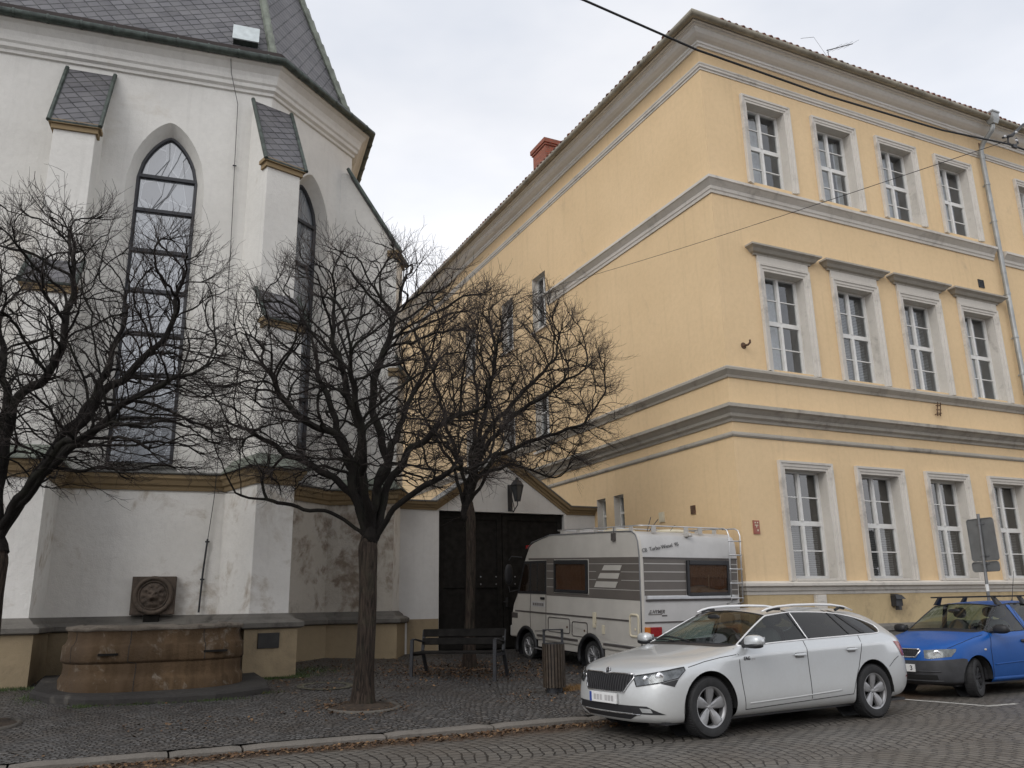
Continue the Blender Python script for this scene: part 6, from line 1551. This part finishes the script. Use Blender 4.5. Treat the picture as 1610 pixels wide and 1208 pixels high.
# ------------------------------------------------------------ blue hatchback
def lowb(x): return [(x,0,.20),(x,.73,.20),(x,.782,.24),(x,.805,.44),(x,.82,.66)]
SB_ = [
 [(-.50,0,.2),(-.64,.38,.19),(-.72,.40,.24),(-.75,.40,.40),(-.74,.40,.555),(-.70,.40,.70),(-.64,.39,.745),(-.645,.26,.755),(-.65,.13,.76),(-.65,0,.762)],
 [(-.40,0,.2),(-.56,.58,.19),(-.62,.61,.24),(-.65,.63,.40),(-.63,.63,.565),(-.57,.62,.705),(-.50,.59,.775),(-.50,.40,.80),(-.50,.20,.815),(-.50,0,.82)],
 [(-.30,0,.2),(-.40,.70,.19),(-.43,.745,.24),(-.44,.765,.41),(-.43,.765,.58),(-.38,.75,.74),(-.33,.70,.82),(-.33,.47,.85),(-.33,.23,.865),(-.33,0,.87)],
 [(-.22,0,.2),(-.22,.72,.19),(-.24,.775,.24),(-.24,.80,.42),(-.22,.805,.60),(-.18,.79,.79),(-.14,.72,.86),(-.14,.50,.885),(-.14,.25,.90),(-.14,0,.905)],
 [(.06,0,.2),(.06,.73,.20),(.06,.785,.24),(.06,.815,.43),(.06,.82,.62),(.08,.805,.83),(.10,.73,.90),(.08,.52,.93),(.06,.27,.945),(.06,0,.95)],
 lowb(.30)+[(.30,.81,.86),(.28,.755,.925),(.25,.64,.945),(.20,.34,.965),(.17,0,.97)],
 lowb(.46)+[(.46,.81,.87),(.44,.765,.94),(.40,.70,.97),(.29,.38,.995),(.25,0,1.0)],
 lowb(.75)+[(.75,.81,.88),(.74,.77,.945),(.70,.635,1.17),(.60,.37,1.20),(.56,0,1.215)],
 lowb(1.05)+[(1.05,.81,.89),(1.05,.77,.95),(1.0,.575,1.355),(.93,.36,1.385),(.90,0,1.40)],
 lowb(1.38)+[(1.38,.81,.895),(1.38,.765,.955),(1.36,.555,1.40),(1.34,.37,1.425),(1.32,0,1.44)],
 lowb(2.05)+[(2.05,.81,.90),(2.05,.755,.965),(2.05,.55,1.395),(2.05,.37,1.43),(2.05,0,1.445)],
 lowb(2.60)+[(2.60,.80,.905),(2.60,.735,.98),(2.60,.56,1.36),(2.60,.38,1.405),(2.60,0,1.42)],
 [(2.90,0,.2),(2.90,.70,.21),(2.90,.75,.26),(2.90,.78,.45),(2.90,.79,.66),(2.90,.78,.90),(2.88,.70,.985),(2.90,.57,1.22),(2.92,.40,1.34),(2.95,0,1.36)],
 [(3.07,0,.22),(3.07,.66,.23),(3.10,.71,.28),(3.12,.74,.46),(3.10,.745,.66),(3.07,.73,.89),(3.05,.67,.97),(3.07,.58,1.03),(3.10,.42,1.15),(3.12,0,1.17)],
 [(3.15,0,.24),(3.20,.54,.24),(3.25,.58,.29),(3.28,.62,.47),(3.25,.62,.66),(3.20,.62,.86),(3.18,.58,.92),(3.19,.48,.94),(3.20,.30,.95),(3.21,0,.955)],
 [(3.20,0,.24),(3.26,.36,.25),(3.30,.40,.30),(3.33,.42,.48),(3.31,.42,.66),(3.26,.42,.83),(3.24,.40,.88),(3.24,.28,.885),(3.24,.14,.89),(3.25,0,.89)]]
def mf_blue(i, v):
    if i in (6,7) and v in (7,8): return 1
    if i == 5 and v in (7,8): return 5
    if v == 6 and i in (6,7,8): return 2
    if v == 6 and i in (9,10,11): return 3
    if i == 12 and v == 8: return 4
    if v == 0 and i >= 0: return 6
    if i <= 2 and v <= 3: return 6                     # unpainted bumper
    if i >= 13 and v <= 3: return 6
    return 0
ba = Vector((12.40,9.14,0)); bang = R(1.5); bn_ = Vector((math.sin(bang),-math.cos(bang),0)); broot = ba-bn_*.775
blue = thing('parked_car', 'blue hatchback with dark grey bumper and black roof bars at the right edge', 'car', broot, (0,0,bang), 'cars parked along the kerb')
cb = CarBody(blue, SB_, [-.66,-.745,-.775,-.765,-.725], [3.28,3.33,3.36,3.33,3.28], mf_blue, [M['blue_car'],M['car_glass'],M['car_glass'],M['car_glass'],M['tint_glass'],M['black_plastic'],M['grey_plastic']], [(0,.29,.335),(2.46,.29,.335)], creases=[(i,5) for i in range(6,12)])
pr = cb.split({0:('body',0),1:('windscreen',0),2:('front_window',1),3:('rear_window',1),4:('tailgate_window',0),5:('cowl',0),6:('bumper',2)})
for nm in ('front_window','rear_window','windscreen'):
    for o in pr[nm]: rim_tube(o, 'seal', .010, M['black_plastic'], o)
for sg in (-1,1):
    D = (0,-sg,0)
    cb.patch('door_pillar', [(1.24,sg*.7,1.395),(1.36,sg*.7,1.40),(1.52,sg*.7,.95),(1.38,sg*.7,.95)], D, M['blue_car'], off=.006)
    g = MB()
    for pts in ([(.42,.93),(.34,.72),(.345,.45),(.36,.27)],[(1.40,.94),(1.42,.6),(1.42,.28)],[(.36,.27),(1.42,.28)],[(.28,.915),(.1,.885),(-.12,.84),(-.32,.79),(-.48,.735)]): cb.line([(x,sg*.8,z) for x,z in pts], D, .0042, .0005, g)
    g.build('panel_gap', M['gap'], blue, local=True)
    st = MB(); cb.line([(.40,sg*.8,.47),(1.40,sg*.8,.50),(2.1,sg*.8,.52)], D, .010, 0, st); st.build('door_moulding', M['blue_car'], blue, local=True, smooth=True)
    st = MB(); cb.line([(.36,sg*.8,.25),(1.2,sg*.8,.25),(2.1,sg*.8,.26)], D, .035, -.012, st, k=8); st.build('sill', M['blue_car'], blue, local=True, smooth=True)
    h0 = cb.hit((1.22,sg*.8,.80), D); cup = pod(blue, 'door_handle', h0+Vector((0,sg*.012,0)), (.10,.022,.026), M['black_plastic'])
    mc2 = Vector((.50,sg*.93,1.0)); mir = pod(blue, 'door_mirror', mc2, (.07,.125,.07), M['black_plastic'], Matrix.Rotation(R(sg*-8),3,'Z')); arm = MB(); arm.tube([(.48,sg*.76,.97),(.50,sg*.88,.97)], .035, 8); arm.build('mirror_arm', M['black_plastic'], mir, local=True)
    gl = MB(); gl.add([mc2+Vector((.071,sg*a,b)) for a,b in ((-.095,-.045),(.095,-.045),(.095,.05),(-.095,.05))],[(0,1,2,3)]); gl.build('mirror_glass', M['chrome'], mir, local=True)
    cb.patch('mirror_corner', [(.44,sg*.8,.965),(.60,sg*.8,.97),(.56,sg*.8,1.06)], D, M['black_plastic'], off=.008)
    D2 = (.80,-sg*.6,0)
    hl = [(-.72,sg*.41,.708),(-.55,sg*.62,.722),(-.40,sg*.745,.725),(-.42,sg*.745,.69),(-.50,sg*.715,.615),(-.70,sg*.45,.580),(-.72,sg*.41,.59)]
    lamp = cb.patch('headlight', hl, D2, M['pale_reflector'] if 'pale_reflector' in M else M.setdefault('pale_reflector', simple('pale_reflector',(.22,.23,.225),.4,.25,.5,16)), off=.003, res=.03); cb.patch('lens', hl, D2, M['lamp_glass'], parent=lamp, off=.014, res=.03)
    c = cb.hit((-.62,sg*.56,.655), D2, .006); Mx = (Vector(D2)*-1).to_track_quat('Z','Y').to_matrix().to_4x4(); Mx.translation = c
    mb = MB(); mb.lathe([(0,-.004),(.03,.002),(.052,.006),(.056,0)], 20, Mx); mb.build('projector', M['chrome'], lamp, smooth=True, local=True)
    c = cb.hit((.20,sg*.8,.70), D, .004); pod(blue, 'side_indicator', c, (.025,.01,.014), M['beige_plastic'])
    for wx in (0, 2.46):
        mb = MB(); pts = [(wx+.332*math.cos(R(-6+192*i/16)), .29+.332*math.sin(R(-6+192*i/16))) for i in range(17)]
        mb.add([(x,sg*.45,z) for x,z in pts]+[(x,sg*.785,z) for x,z in pts], [(i,i+1,18+i,17+i) for i in range(16)]); mb.add([(x,sg*.45,z) for x,z in pts], [tuple(range(17))]); mb.build('wheel_housing', M['gap'], blue, local=True)
    stl = dict(n=8, w=(.030,.034), dish=.03, ph=.2)
    wheel(blue, (0,sg*.685,.287), .287, .17, .185, stl, M['steel_rim'], steer=R(20), side=sg); wheel(blue, (2.46,sg*.695,.287), .287, .17, .185, stl, M['steel_rim'], side=sg)
gp_ = [(-.7,-.31,.715),(-.7,.31,.715),(-.7,.33,.69),(-.7,.27,.60),(-.7,-.27,.60),(-.7,-.33,.69)]
gr = cb.patch('grille', gp_, (1,0,0), M['black_plastic'], off=.003, res=.04)
mb = MB(); cb.line(gp_+[gp_[0]], (1,0,0), .013, .006, mb, .04, 6); mb.build('grille_frame', M['chrome'], gr, local=True, smooth=True)
mb = MB(); [cb.line([(-.7,i*.033,.61),(-.7,i*.034,.70)], (1,0,0), .005, .006, mb, .04, 4) for i in range(-8,9)]; mb.build('grille_bars', M['black_plastic'], gr, local=True)
cb.patch('air_intake', [(-.8,-.55,.345),(-.8,.55,.345),(-.8,.55,.275),(-.8,-.55,.275)], (1,0,0), M['gap'], off=.004)
mb = MB(); cb.line([(-.8,-.60,.395),(-.8,.60,.395)], (1,0,0), .010, .002, mb); cb.line([(-.8,-.60,.255),(-.8,.60,.255)], (1,0,0), .010, .002, mb); mb.build('bumper_rib', M['grey_plastic'], blue, local=True, smooth=True)
xp = cb.hit((-.8,0,.44), (1,0,0)).x-.02
mb = MB(); mb.box((xp-.008,-.26,.385),(xp+.02,.26,.497)); npl = mb.build('number_plate', M['white_enamel'], blue, local=True, bevel=.004)
text3d('plate_figure','3',.095,M['black_plastic'],npl,Matrix.Translation((xp-.0095,-.205,.441)) @ Matrix.Rotation(R(-90),4,'Z') @ Matrix.Rotation(R(90),4,'X'),.0008,True)
interior(blue, .3, 2.9, .70, .48, ((1.22,.36),(1.22,-.36),(2.0,.34),(2.0,-.34)), (.30,.66,.95))
mb = MB(); sc_ = Vector((.80,-.36,.90)); mb.tube([sc_+Vector((-.06*math.sin(a),.18*math.cos(a),.17*math.sin(a))) for a in [2*math.pi*i/20 for i in range(20)]], .014, 6, closed=True); mb.build('steering_wheel', M['black_plastic'], blue, local=True)
pod(blue, 'rear_view_mirror', (.72,0,1.28), (.02,.11,.035), M['black_plastic'])
mb = MB(); mb.box((-.4,-.66,.17),(3.1,.66,.20)); mb.build('underbody', M['black_plastic'], blue, local=True)
for xb in (1.08,1.78):
    mb = MB(); mb.box((xb-.03,-.66,1.495),(xb+.03,.66,1.52)); rb = mb.build('roof_bar', M['black_plastic'], blue, local=True, bevel=.008)
    for sg in (-1,1):
        mb = MB(); p = [(xb-.07,sg*.60,1.375),(xb+.07,sg*.60,1.375),(xb+.035,sg*.52,1.50),(xb-.035,sg*.52,1.50)]
        mb.add(p+[(a,b-sg*.05,c) for a,b,c in p], [(0,1,2,3),(7,6,5,4),(0,4,5,1),(1,5,6,2),(2,6,7,3),(3,7,4,0)]); mb.build('bar_foot', M['black_plastic'], rb, local=True, bevel=.006)
mb = MB(); mb.tube([(2.35,0,1.43),(2.36,0,1.45),(2.55,0,1.95)], [.02,.008,.003], 6); mb.build('aerial', M['black_plastic'], blue, local=True)

# ------------------------------------------------------------ camper van, nose up the slope towards the gate
dl_ = Vector((-.08,1,.053)).normalized(); dr_ = Vector((1,.08,0)).normalized(); up_ = dr_.cross(dl_)
Mc = Matrix(((*dr_,0),(*dl_,0),(*up_,0),(0,0,0,1))).transposed(); Mc.translation = Vector((8.59,12.70,.01))
camper = thing('camper_van', 'beige and white motorhome with brown-grey bands, rear ladder and roof rack by the gate', 'camper van', Mc.translation, tuple(Mc.to_euler()))
WC = 2.38; FT, RT_, WZ, AR = 3.94, 1.58, .46, .385
prof = [(0,.62),(0,1.5),(.015,2.3),(.05,2.58),(.11,2.69),(.20,2.745),(.32,2.765),(3.02,2.765),(3.15,2.75),(3.72,2.62),(3.86,2.54),(3.95,2.40),(4.04,2.25),(4.34,1.54),(4.50,1.32),(4.58,1.05),(4.60,.62)]
def arc(cx, a0, a1, n=14): return [(cx+AR*math.cos(R(a0+(a1-a0)*i/n)), WZ+AR*math.sin(R(a0+(a1-a0)*i/n))) for i in range(n+1)]
# side outline, bottom edge cut by the arches (travelling from nose back to tail)
zb_ = .62; da = math.degrees(math.asin((zb_-WZ)/AR))
out_ = prof+arc(FT, da, 180-da)+arc(RT_, da, 180-da)
mb = MB(); n = len(out_)
tri = tessellate_polygon([[Vector((a,b,0)) for a,b in out_]])
L_ = [(0,a,b) for a,b in out_]; R_ = [(WC,a,b) for a,b in out_]
np_f = [(i,(i+1)%n,n+(i+1)%n,n+i) for i in range(n)]
mb.add(L_+R_, [tuple(t) for t in tri]+[tuple(i+n for i in reversed(t)) for t in tri]); mb.m = [0]*len(mb.f)
mb.add(L_+R_, np_f, 1)
body = mb.build('body', [M['camper_side'],M['camper_rear']], camper, local=True)
bm = bmesh.new(); bm.from_mesh(body.data); bmesh.ops.remove_doubles(bm, verts=bm.verts, dist=1e-5)
es = [e for e in bm.edges if len(e.link_faces) == 2 and e.calc_face_angle(0) > 1.0 and {f.material_index for f in e.link_faces} == {0,1}]
bmesh.ops.bevel(bm, geom=es, offset=.05, segments=4, affect='EDGES', profile=.5); bm.to_mesh(body.data); bm.free()
body.data.polygons.foreach_set('use_smooth', [True]*len(body.data.polygons)); body.data.set_sharp_from_angle(angle=R(28))
def sbox(t0, t1, z0, z1, x0=-.004, x1=.02, mbx=None): (mbx if mbx is not None else mb).box((x0,min(t0,t1),z0),(x1,max(t0,t1),z1))
def rbox(x0, x1, z0, z1, y0=-.004, y1=.02, mbx=None): (mbx if mbx is not None else mb).box((x0,y0,z0),(x1,y1,z1))
mb = MB(); sbox(.055,1.60,1.54,2.30); sbox(1.60,2.84,1.54,1.60); sbox(1.60,2.84,2.27,2.30); sbox(2.84,3.12,1.54,2.30); sbox(3.12,3.85,2.262,2.30); mb.build('side_band', M['camper_grey'], camper, local=True)
mb = MB()
for z in (2.18,2.035,1.885,1.715):
    if z in (2.035,1.885): sbox(.055,.58,z-.005,z+.005,-.008); sbox(1.36,1.60,z-.005,z+.005,-.008)
    else: sbox(.055,1.60,z-.005,z+.005,-.008)
    sbox(2.84,3.11,z-.006,z+.006,-.008)
mb.build('side_stripe', M['camper_line'], camper, local=True)
for q in ([(1.09,2.155),(.55,2.155),(.61,2.06),(1.17,2.06)],[(1.22,2.01),(.62,2.01),(.68,1.91),(1.30,1.91)],[(1.35,1.855),(.68,1.855),(.76,1.745),(1.42,1.745)]):
    mb = MB(); mb.add([(-.012,a,b) for a,b in q]+[(.0,a,b) for a,b in q], [(0,1,2,3),(7,6,5,4),(0,4,5,1),(1,5,6,2),(2,6,7,3),(3,7,4,0)]); mb.build('slanted_mark', M['camper_side'], camper, local=True)
def winframe(lo, hi, side, cur, curt2=None):
    """caravan window: black frame, tinted pane, curtain. side 's' (x=0 plane) or 'r' (rear, y=0 plane)"""
    (a0,z0),(a1,z1) = lo, hi; f = MB(); e = .055
    B = (lambda p, q, d0, d1: f.box((d0,p[0],p[1]),(d1,q[0],q[1]))) if side == 's' else (lambda p, q, d0, d1: f.box((p[0],d0,p[1]),(q[0],d1,q[1])))
    B((a0,z0),(a0+e,z1),-.04,.0); B((a1-e,z0),(a1,z1),-.04,.0); B((a0+e,z0),(a1-e,z0+e),-.04,.0); B((a0+e,z1-e*1.4),(a1-e,z1),-.045,.0)
    o = f.build('window_frame', M['black_plastic'], camper, local=True, bevel=.008)
    g = MB(); V = (lambda a,z,d: (d,a,z)) if side == 's' else (lambda a,z,d: (a,d,z))
    g.add([V(a0+e,z0+e,-.03),V(a1-e,z0+e,-.03),V(a1-e,z1-e,-.03),V(a0+e,z1-e,-.03)],[(0,1,2,3)]); g.build('pane', M['camper_glass'], o, local=True)
    c = MB(); nn_ = 60; vs = []
    for i in range(nn_+1):
        a = a0+e+(a1-a0-2*e)*i/nn_; d = -.012+.006*math.sin(i*1.7)+.003*math.sin(i*.6); zl = z0+e+(.10+.04*math.sin(i/nn_*6) if side == 'r' else 0)
        vs += [V(a,zl,d),V(a,z1-e,d)]
    c.add(vs, [(2*i,2*i+2,2*i+3,2*i+1) for i in range(nn_)]); c.build('curtain', cur, o, local=True, smooth=True)
    if curt2:
        c = MB(); vs = []
        for i in range(nn_+1):
            a = a0+e+(a1-a0-2*e)*i/nn_; d = -.022+.003*math.sin(i*2.1); zl = z1-e-.24-.02*abs(math.sin(i*.55)); vs += [V(a,zl,d),V(a,z1-e,d)]
        c.add(vs, [(2*i,2*i+2,2*i+3,2*i+1) for i in range(nn_)]); c.build('lace_valance', curt2, o, local=True)
    h = MB(); zz = (z0+z1)/2-.02
    if side == 's': h.box((-.028,a0+e,zz-.006),(-.022,a1-e,zz+.006)); h.build('curtain_rail', M['brown_curtain'], o, local=True)
    else: h.box((a0+e,-.028,z0+e+.02),(a1-e,-.022,z0+e+.035)); h.box(((a0+a1)/2-.006,-.026,z0+e),((a0+a1)/2+.006,-.020,z1-e-.2)); h.build('window_stay', M['beige_plastic'], o, local=True)
winframe((1.63,1.62),(2.81,2.25), 's', M['brown_curtain']); winframe((1.04,1.615),(2.09,2.25), 'r', M['brown_curtain'], M['lace'])
# cab door
mb = MB(); cw = [(3.13,1.56),(4.30,1.55),(4.02,2.235),(3.13,2.25)]
mb.add([(-.012,a,b) for a,b in cw]+[(.0,a,b) for a,b in cw], [(0,1,2,3),(7,6,5,4),(0,4,5,1),(1,5,6,2),(2,6,7,3),(3,7,4,0)])
cf = mb.build('cab_window', M['black_plastic'], camper, local=True)
for q in ([(3.18,1.62),(3.45,1.615),(3.45,2.19),(3.18,2.195)],[(3.49,1.615),(3.72,1.612),(3.72,2.188),(3.49,2.19)],[(3.79,1.61),(4.20,1.605),(3.98,2.18),(3.79,2.185)]):
    mb = MB(); mb.add([(-.0135,a,b) for a,b in q],[(0,1,2,3)]); mb.build('cab_curtain', M['cab_curtain'] if 'cab_curtain' in M else M.setdefault('cab_curtain', simple('cab_dim_curtain',(.075,.065,.058),.9,0,.5,3)), cf, local=True)
    mb = MB(); mb.add([(-.017,a,b) for a,b in q],[(0,1,2,3)]); mb.build('pane', M['camper_glass'], cf, local=True)
mb = MB()
for pts in ([(3.76,1.55),(3.78,1.2),(3.76,.84),(3.70,.80)],[(3.15,1.55),(3.15,.83)],[(3.15,.83),(3.58,.80)]): mb.tube([(-.001,a,b) for a,b in pts], .008, 5)
mb.build('door_gap', M['dark_trim'], camper, local=True)
mb = MB(); mb.box((-.03,3.20,1.45),(0,3.34,1.50)); mb.build('door_handle', M['black_plastic'], camper, local=True, bevel=.008)
mb = MB(); mb.box((-.006,3.20,1.30),(0,3.72,1.40)); pl_ = mb.build('name_strip', M['plate_grey'], camper, local=True)
mb = MB(); [mb.box((-.0075,3.24+i*.075,1.32),(-.006,3.24+i*.075+.05,1.375)) for i in range(6)]; mb.build('worn_lettering', M['camper_grey'], pl_, local=True)
mb = MB(); sbox(.37,4.40,1.165,1.195,-.012); mb.build('waist_moulding', M['dark_trim'], camper, local=True)
for a, b, zl in ((.04,1.16,.46),(2.0,3.50,.50)):
    mb = MB(); sbox(a,b,.70,.735,-.012); mb.build('skirt_moulding', M['dark_trim'], camper, local=True)
    mb = MB(); sbox(a,b,.74,.752,-.014); mb.build('skirt_trim', M['alu'], camper, local=True)
    mb = MB(); sbox(a+.05,b,zl,.62,.03,.08); mb.build('skirt', M['camper_side'], camper, local=True)
def rrect(a0, a1, z0, z1, r=.05):
    pts = []
    for cx, cz, s0 in ((a1-r,z1-r,0),(a0+r,z1-r,90),(a0+r,z0+r,180),(a1-r,z0+r,270)):
        for i in range(5): pts.append((cx+r*math.cos(R(s0+22.5*i)), cz+r*math.sin(R(s0+22.5*i))))
    return pts
for a0,a1,z0,z1,rad,mt,nm in ((2.27,3.06,.83,1.11,.010,'dark_trim','locker_hatch'),(1.67,2.19,.80,1.07,.010,'dark_trim','locker_hatch'),(.11,.35,.92,1.29,.022,'beige_plastic','toilet_hatch')):
    mb = MB(); mb.tube([(-.004,a,b) for a,b in rrect(a0,a1,z0,z1)], rad, 6, closed=True); ho = mb.build(nm, M[mt], camper, local=True, smooth=True)
    mb = MB(); mb.lathe([(0,.012),(.022,.008),(.025,0)], 12, Matrix.Translation((-.002,a0+.10,z0+.12)) @ Matrix.Rotation(R(-90),4,'Y')); mb.build('lock', M['beige_plastic'] if rad > .015 else M['rust'], ho, local=True)
mb = MB(); sbox(1.37,1.47,1.08,1.28,-.03,0); sbox(1.385,1.455,1.0,1.08,-.045,0); mb.build('power_socket', M['beige_plastic'], camper, local=True, bevel=.012)
mb = MB(); sbox(1.11,1.19,.90,1.06,-.02,0); mb.build('vent_cap', M['beige_plastic'], camper, local=True, bevel=.012)
mb = MB(); mb.box((-.05,.62+.1,2.60),(0,.72+.1,2.74)); mb.tube([(-.02,.77,2.74),(-.0,.78,2.85)], .012, 5); mb.build('awning_bracket', M['dark_trim'], camper, local=True, bevel=.008)
# aluminium corner rail at the rear edge of the side
mb = MB(); mb.tube([(-.002,.035,.62),(-.002,.035,1.5),(-.002,.05,2.3),(-.002,.085,2.58),(-.002,.15,2.70),(-.002,.25,2.755),(-.002,.40,2.768),(-.002,3.0,2.768),(-.002,3.72,2.63),(-.002,3.90,2.50)], .013, 6); mb.build('corner_rail', M['galv'], camper, local=True, smooth=True)
# rear wall
mb = MB(); rbox(.06,1.03,1.63,2.275); rbox(2.10,WC-.06,1.63,2.275); rbox(1.03,2.10,2.255,2.275); mb.build('rear_band', M['camper_grey'], camper, local=True)
mb = MB()
for z in (2.185,2.04,1.88,1.72): rbox(.06,1.03,z-.008,z+.008,-.008); rbox(2.10,WC-.06,z-.008,z+.008,-.008)
mb.build('rear_stripe', M['camper_line'], camper, local=True)
mb = MB(); rbox(.05,WC-.05,2.275,2.30,-.012); rbox(.05,WC-.05,1.155,1.18,-.012); rbox(.08,WC-.1,1.53,1.56,-.02); mb.build('rear_moulding', M['dark_trim'], camper, local=True)
mb = MB(); rbox(.09,WC-.16,1.56,1.625,-.035); mb.build('rear_rail', M['alu'], camper, local=True, bevel=.01)
for x0, x1, mt, nm in ((.04,.14,'amber','indicator_lens'),(.14,.40,'red_lens','tail_lens'),(WC-.14,WC-.04,'amber','indicator_lens'),(WC-.40,WC-.14,'red_lens','tail_lens')):
    mb = MB(); rbox(x0+.002,x1-.002,.93,1.09,-.045); mb.build(nm, M[mt], camper, local=True, bevel=.008)
ty_ = Matrix.Translation((.08,-.012,2.40)) @ Matrix.Rotation(R(8.5),4,'Y') if False else None
tx = Matrix.Translation((.47,.018,2.475)) @ Matrix.Rotation(R(-7.5),4,'X') @ Matrix.Rotation(R(-9.0),4,'Y') @ Matrix.Rotation(R(90),4,'X')
text3d('rear_lettering','CB  Turbo-Wiesel  95',.098,M['black_plastic'],camper,tx,.002)
tx = Matrix.Translation((.36,-.003,1.345)) @ Matrix.Rotation(R(90),4,'X'); bdg = text3d('maker_lettering','HYMER',.088,M['dark_trim'],camper,tx,.002,True,.35,spacing=1.0)
mb = MB()
for i in range(3): mb.add([(.13+i*.018,-.004,1.315+i*.024),(.20,-.004,1.315+i*.024),(.205,-.004,1.328+i*.024),(.135+i*.018,-.004,1.328+i*.024)],[(0,1,2,3)])
mb.build('lettering_stripes', M['dark_trim'], bdg, local=True); mb = MB(); rbox(.44,.56,1.265,1.29,-.004,0); mb.build('type_strip', M['dark_trim'], bdg, local=True); mb = MB(); rbox(.13,.44,1.293,1.308,-.004,0); mb.build('badge_underline', M['camper_grey'], bdg, local=True)
# ladder
mb = MB()
LX0, LX1, ly = 2.03, 2.32, -.12
for x in (LX0, LX1): mb.tube([(x,.0,1.46),(x,ly,1.50),(x,ly,2.72),(x,ly+.04,2.82),(x,ly+.12,2.86),(x,.35,2.86)], .014, 8)
lad = mb.build('ladder', M['alu'], camper, local=True, smooth=True)
for z in (2.62,2.36,2.10,1.84,1.57):
    mb = MB(); mb.tube([(LX0-.02,ly-.005,z),(LX1+.02,ly-.005,z)], .013, 8); mb.build('rung', M['alu'], lad, local=True, smooth=True)
# roof rack
mb = MB(); zr = 2.865
mb.tube([(.14,2.9,zr),(.14,.30,zr),(.16,.20,zr),(.24,.14,zr),(2.0,.14,zr),(2.2,.2,zr),(2.22,2.9,zr)], .013, 8); mb.tube([(.14,2.9,zr),(1.2,2.94,zr),(2.22,2.9,zr)], .013, 8)
for t in (1.0,2.0): mb.tube([(.14,t,zr-.02),(2.22,t,zr-.02)], .010, 6)
rk = mb.build('roof_rack', M['alu'], camper, local=True, smooth=True)
mb = MB()
for t in (.45,.95,1.55,2.15,2.75): mb.box((.13,t-.05,2.765),(.15,t+.05,zr)); mb.box((2.20,t-.05,2.765),(2.22,t+.05,zr))
for x in (.42,1.20,1.55): mb.box((x-.05,.13,2.74),(x+.05,.15,zr))
mb.build('rack_foot', M['camper_line'], rk, local=True)
for cx, cy in ((.45,1.2),(1.3,.65)): pod(camper, 'roof_vent', (cx,cy,2.79), (.32,.25,.055), M['beige_plastic'], cutz=-.03)
mb = MB(); mb.box((1.12,.02,2.68),(1.22,.14,2.76)); mb.tube([(1.17,.02,2.71),(1.17,-.04,2.70)], .03, 8); mb.build('reversing_camera', M['camper_line'], camper, local=True, bevel=.012)
mb = MB(); mb.tube([(.56,.5,2.77),(.70,.55,3.05)], .008, 5); mb.tube([(.60,.5,2.77),(.92,.60,3.02)], .008, 5); mb.tube([(1.0,.35,2.80),(1.1,.35,2.9),(1.4,.5,2.88)], .005, 5); mb.build('aerial', M['black_plastic'], camper, local=True)
# cab front
mb = MB(); q = [(.10,4.06,2.22),(WC-.10,4.06,2.22),(WC-.10,4.335,1.58),(.10,4.335,1.58)]; mb.add([(a,b+.012,c+.006) for a,b,c in q],[(0,1,2,3)]); mb.build('windscreen', M['tint_glass'], camper, local=True)
mb = MB(); mb.box((.05,4.52,.62),(WC-.05,4.72,.86)); mb.build('front_bumper', M['camper_rear'], camper, local=True, bevel=.04)
mb = MB(); mb.box((-.003,4.30,1.02),(.05,4.56,1.14)); mb.build('front_corner_lamp', M['dark_trim'], camper, local=True, bevel=.01)
mb = MB(); mb.box((.02,3.90,2.50),(.14,4.02,2.58)); mb.build('marker_lamp', M['red_lens'], camper, local=True, bevel=.01)
for x, sg in ((-.02,-1),(WC+.02,1)):
    mb = MB(); mb.tube([(x,4.10,2.32),(x+sg*.16,4.28,2.34),(x+sg*.20,4.33,2.25)], .012, 6); mb.tube([(x,4.26,1.62),(x+sg*.18,4.31,1.58),(x+sg*.20,4.33,1.70)], .012, 6); ma = mb.build('mirror_arm', M['black_plastic'], camper, local=True)
    pod(ma, 'mirror_head', (x+sg*.20,4.33,1.95), (.10,.045,.22), M['black_plastic'])
mb = MB(); mb.box((-.02,3.98,1.62+.14),(0.0,4.0,1.64+.14)); mb.build('door_catch', M['black_plastic'], camper, local=True)
mb = MB(); mb.tube([(-.02,3.55,.46),(-.02,2.6,.44)], .016, 6); mb.build('step_rail', M['alu'], camper, local=True)
for cx in (FT, RT_):
    for x, sg in ((.015,-1),(WC-.015,1)):
        mb = MB(); mb.tube([(x,cx+(AR+.005)*math.cos(R(a)),WZ+(AR+.005)*math.sin(R(a))) for a in range(-20,201,10)], .045, 6); mb.build('arch_trim', M['black_plastic'], camper, local=True, smooth=True)
for cx in (FT, RT_):
    pts = [(cx+(AR-.004)*math.cos(R(-30+240*i/16)), WZ+(AR-.004)*math.sin(R(-30+240*i/16))) for i in range(17)]
    for x0, x1 in ((.03,.60),(WC-.03,WC-.6)):
        mb = MB(); mb.add([(x0,a,b) for a,b in pts]+[(x1,a,b) for a,b in pts], [(i,i+1,18+i,17+i) for i in range(16)]); mb.add([(x1,a,b) for a,b in pts],[tuple(range(17))])
        mb.build('wheel_housing', M['black_plastic'], camper, local=True)
mb = MB(); mb.box((.35,.3,.42),(WC-.35,4.3,.60)); mb.build('chassis', M['black_plastic'], camper, local=True)
# wheels: built about y axis then turned so the axle runs across the van
def cwheel(t, x, sg):
    T0 = MB(); e = bpy.data.objects.new('axle_tmp', None)
    w_ = wheel(camper, (0,0,0), .285, .19, .195, dict(n=12, w=(.010,.013), dish=.02, ph=.1), M['rim'], side=-1)
    Mx = Matrix.Translation((x,t,WZ)) @ Matrix.Rotation(R(-90 if sg < 0 else 90),4,'Z')
    for o in [w_]+list(w_.children): o.data.transform(Mx)
for t in (FT, RT_): cwheel(t, .15, -1); cwheel(t, WC-.15, 1)
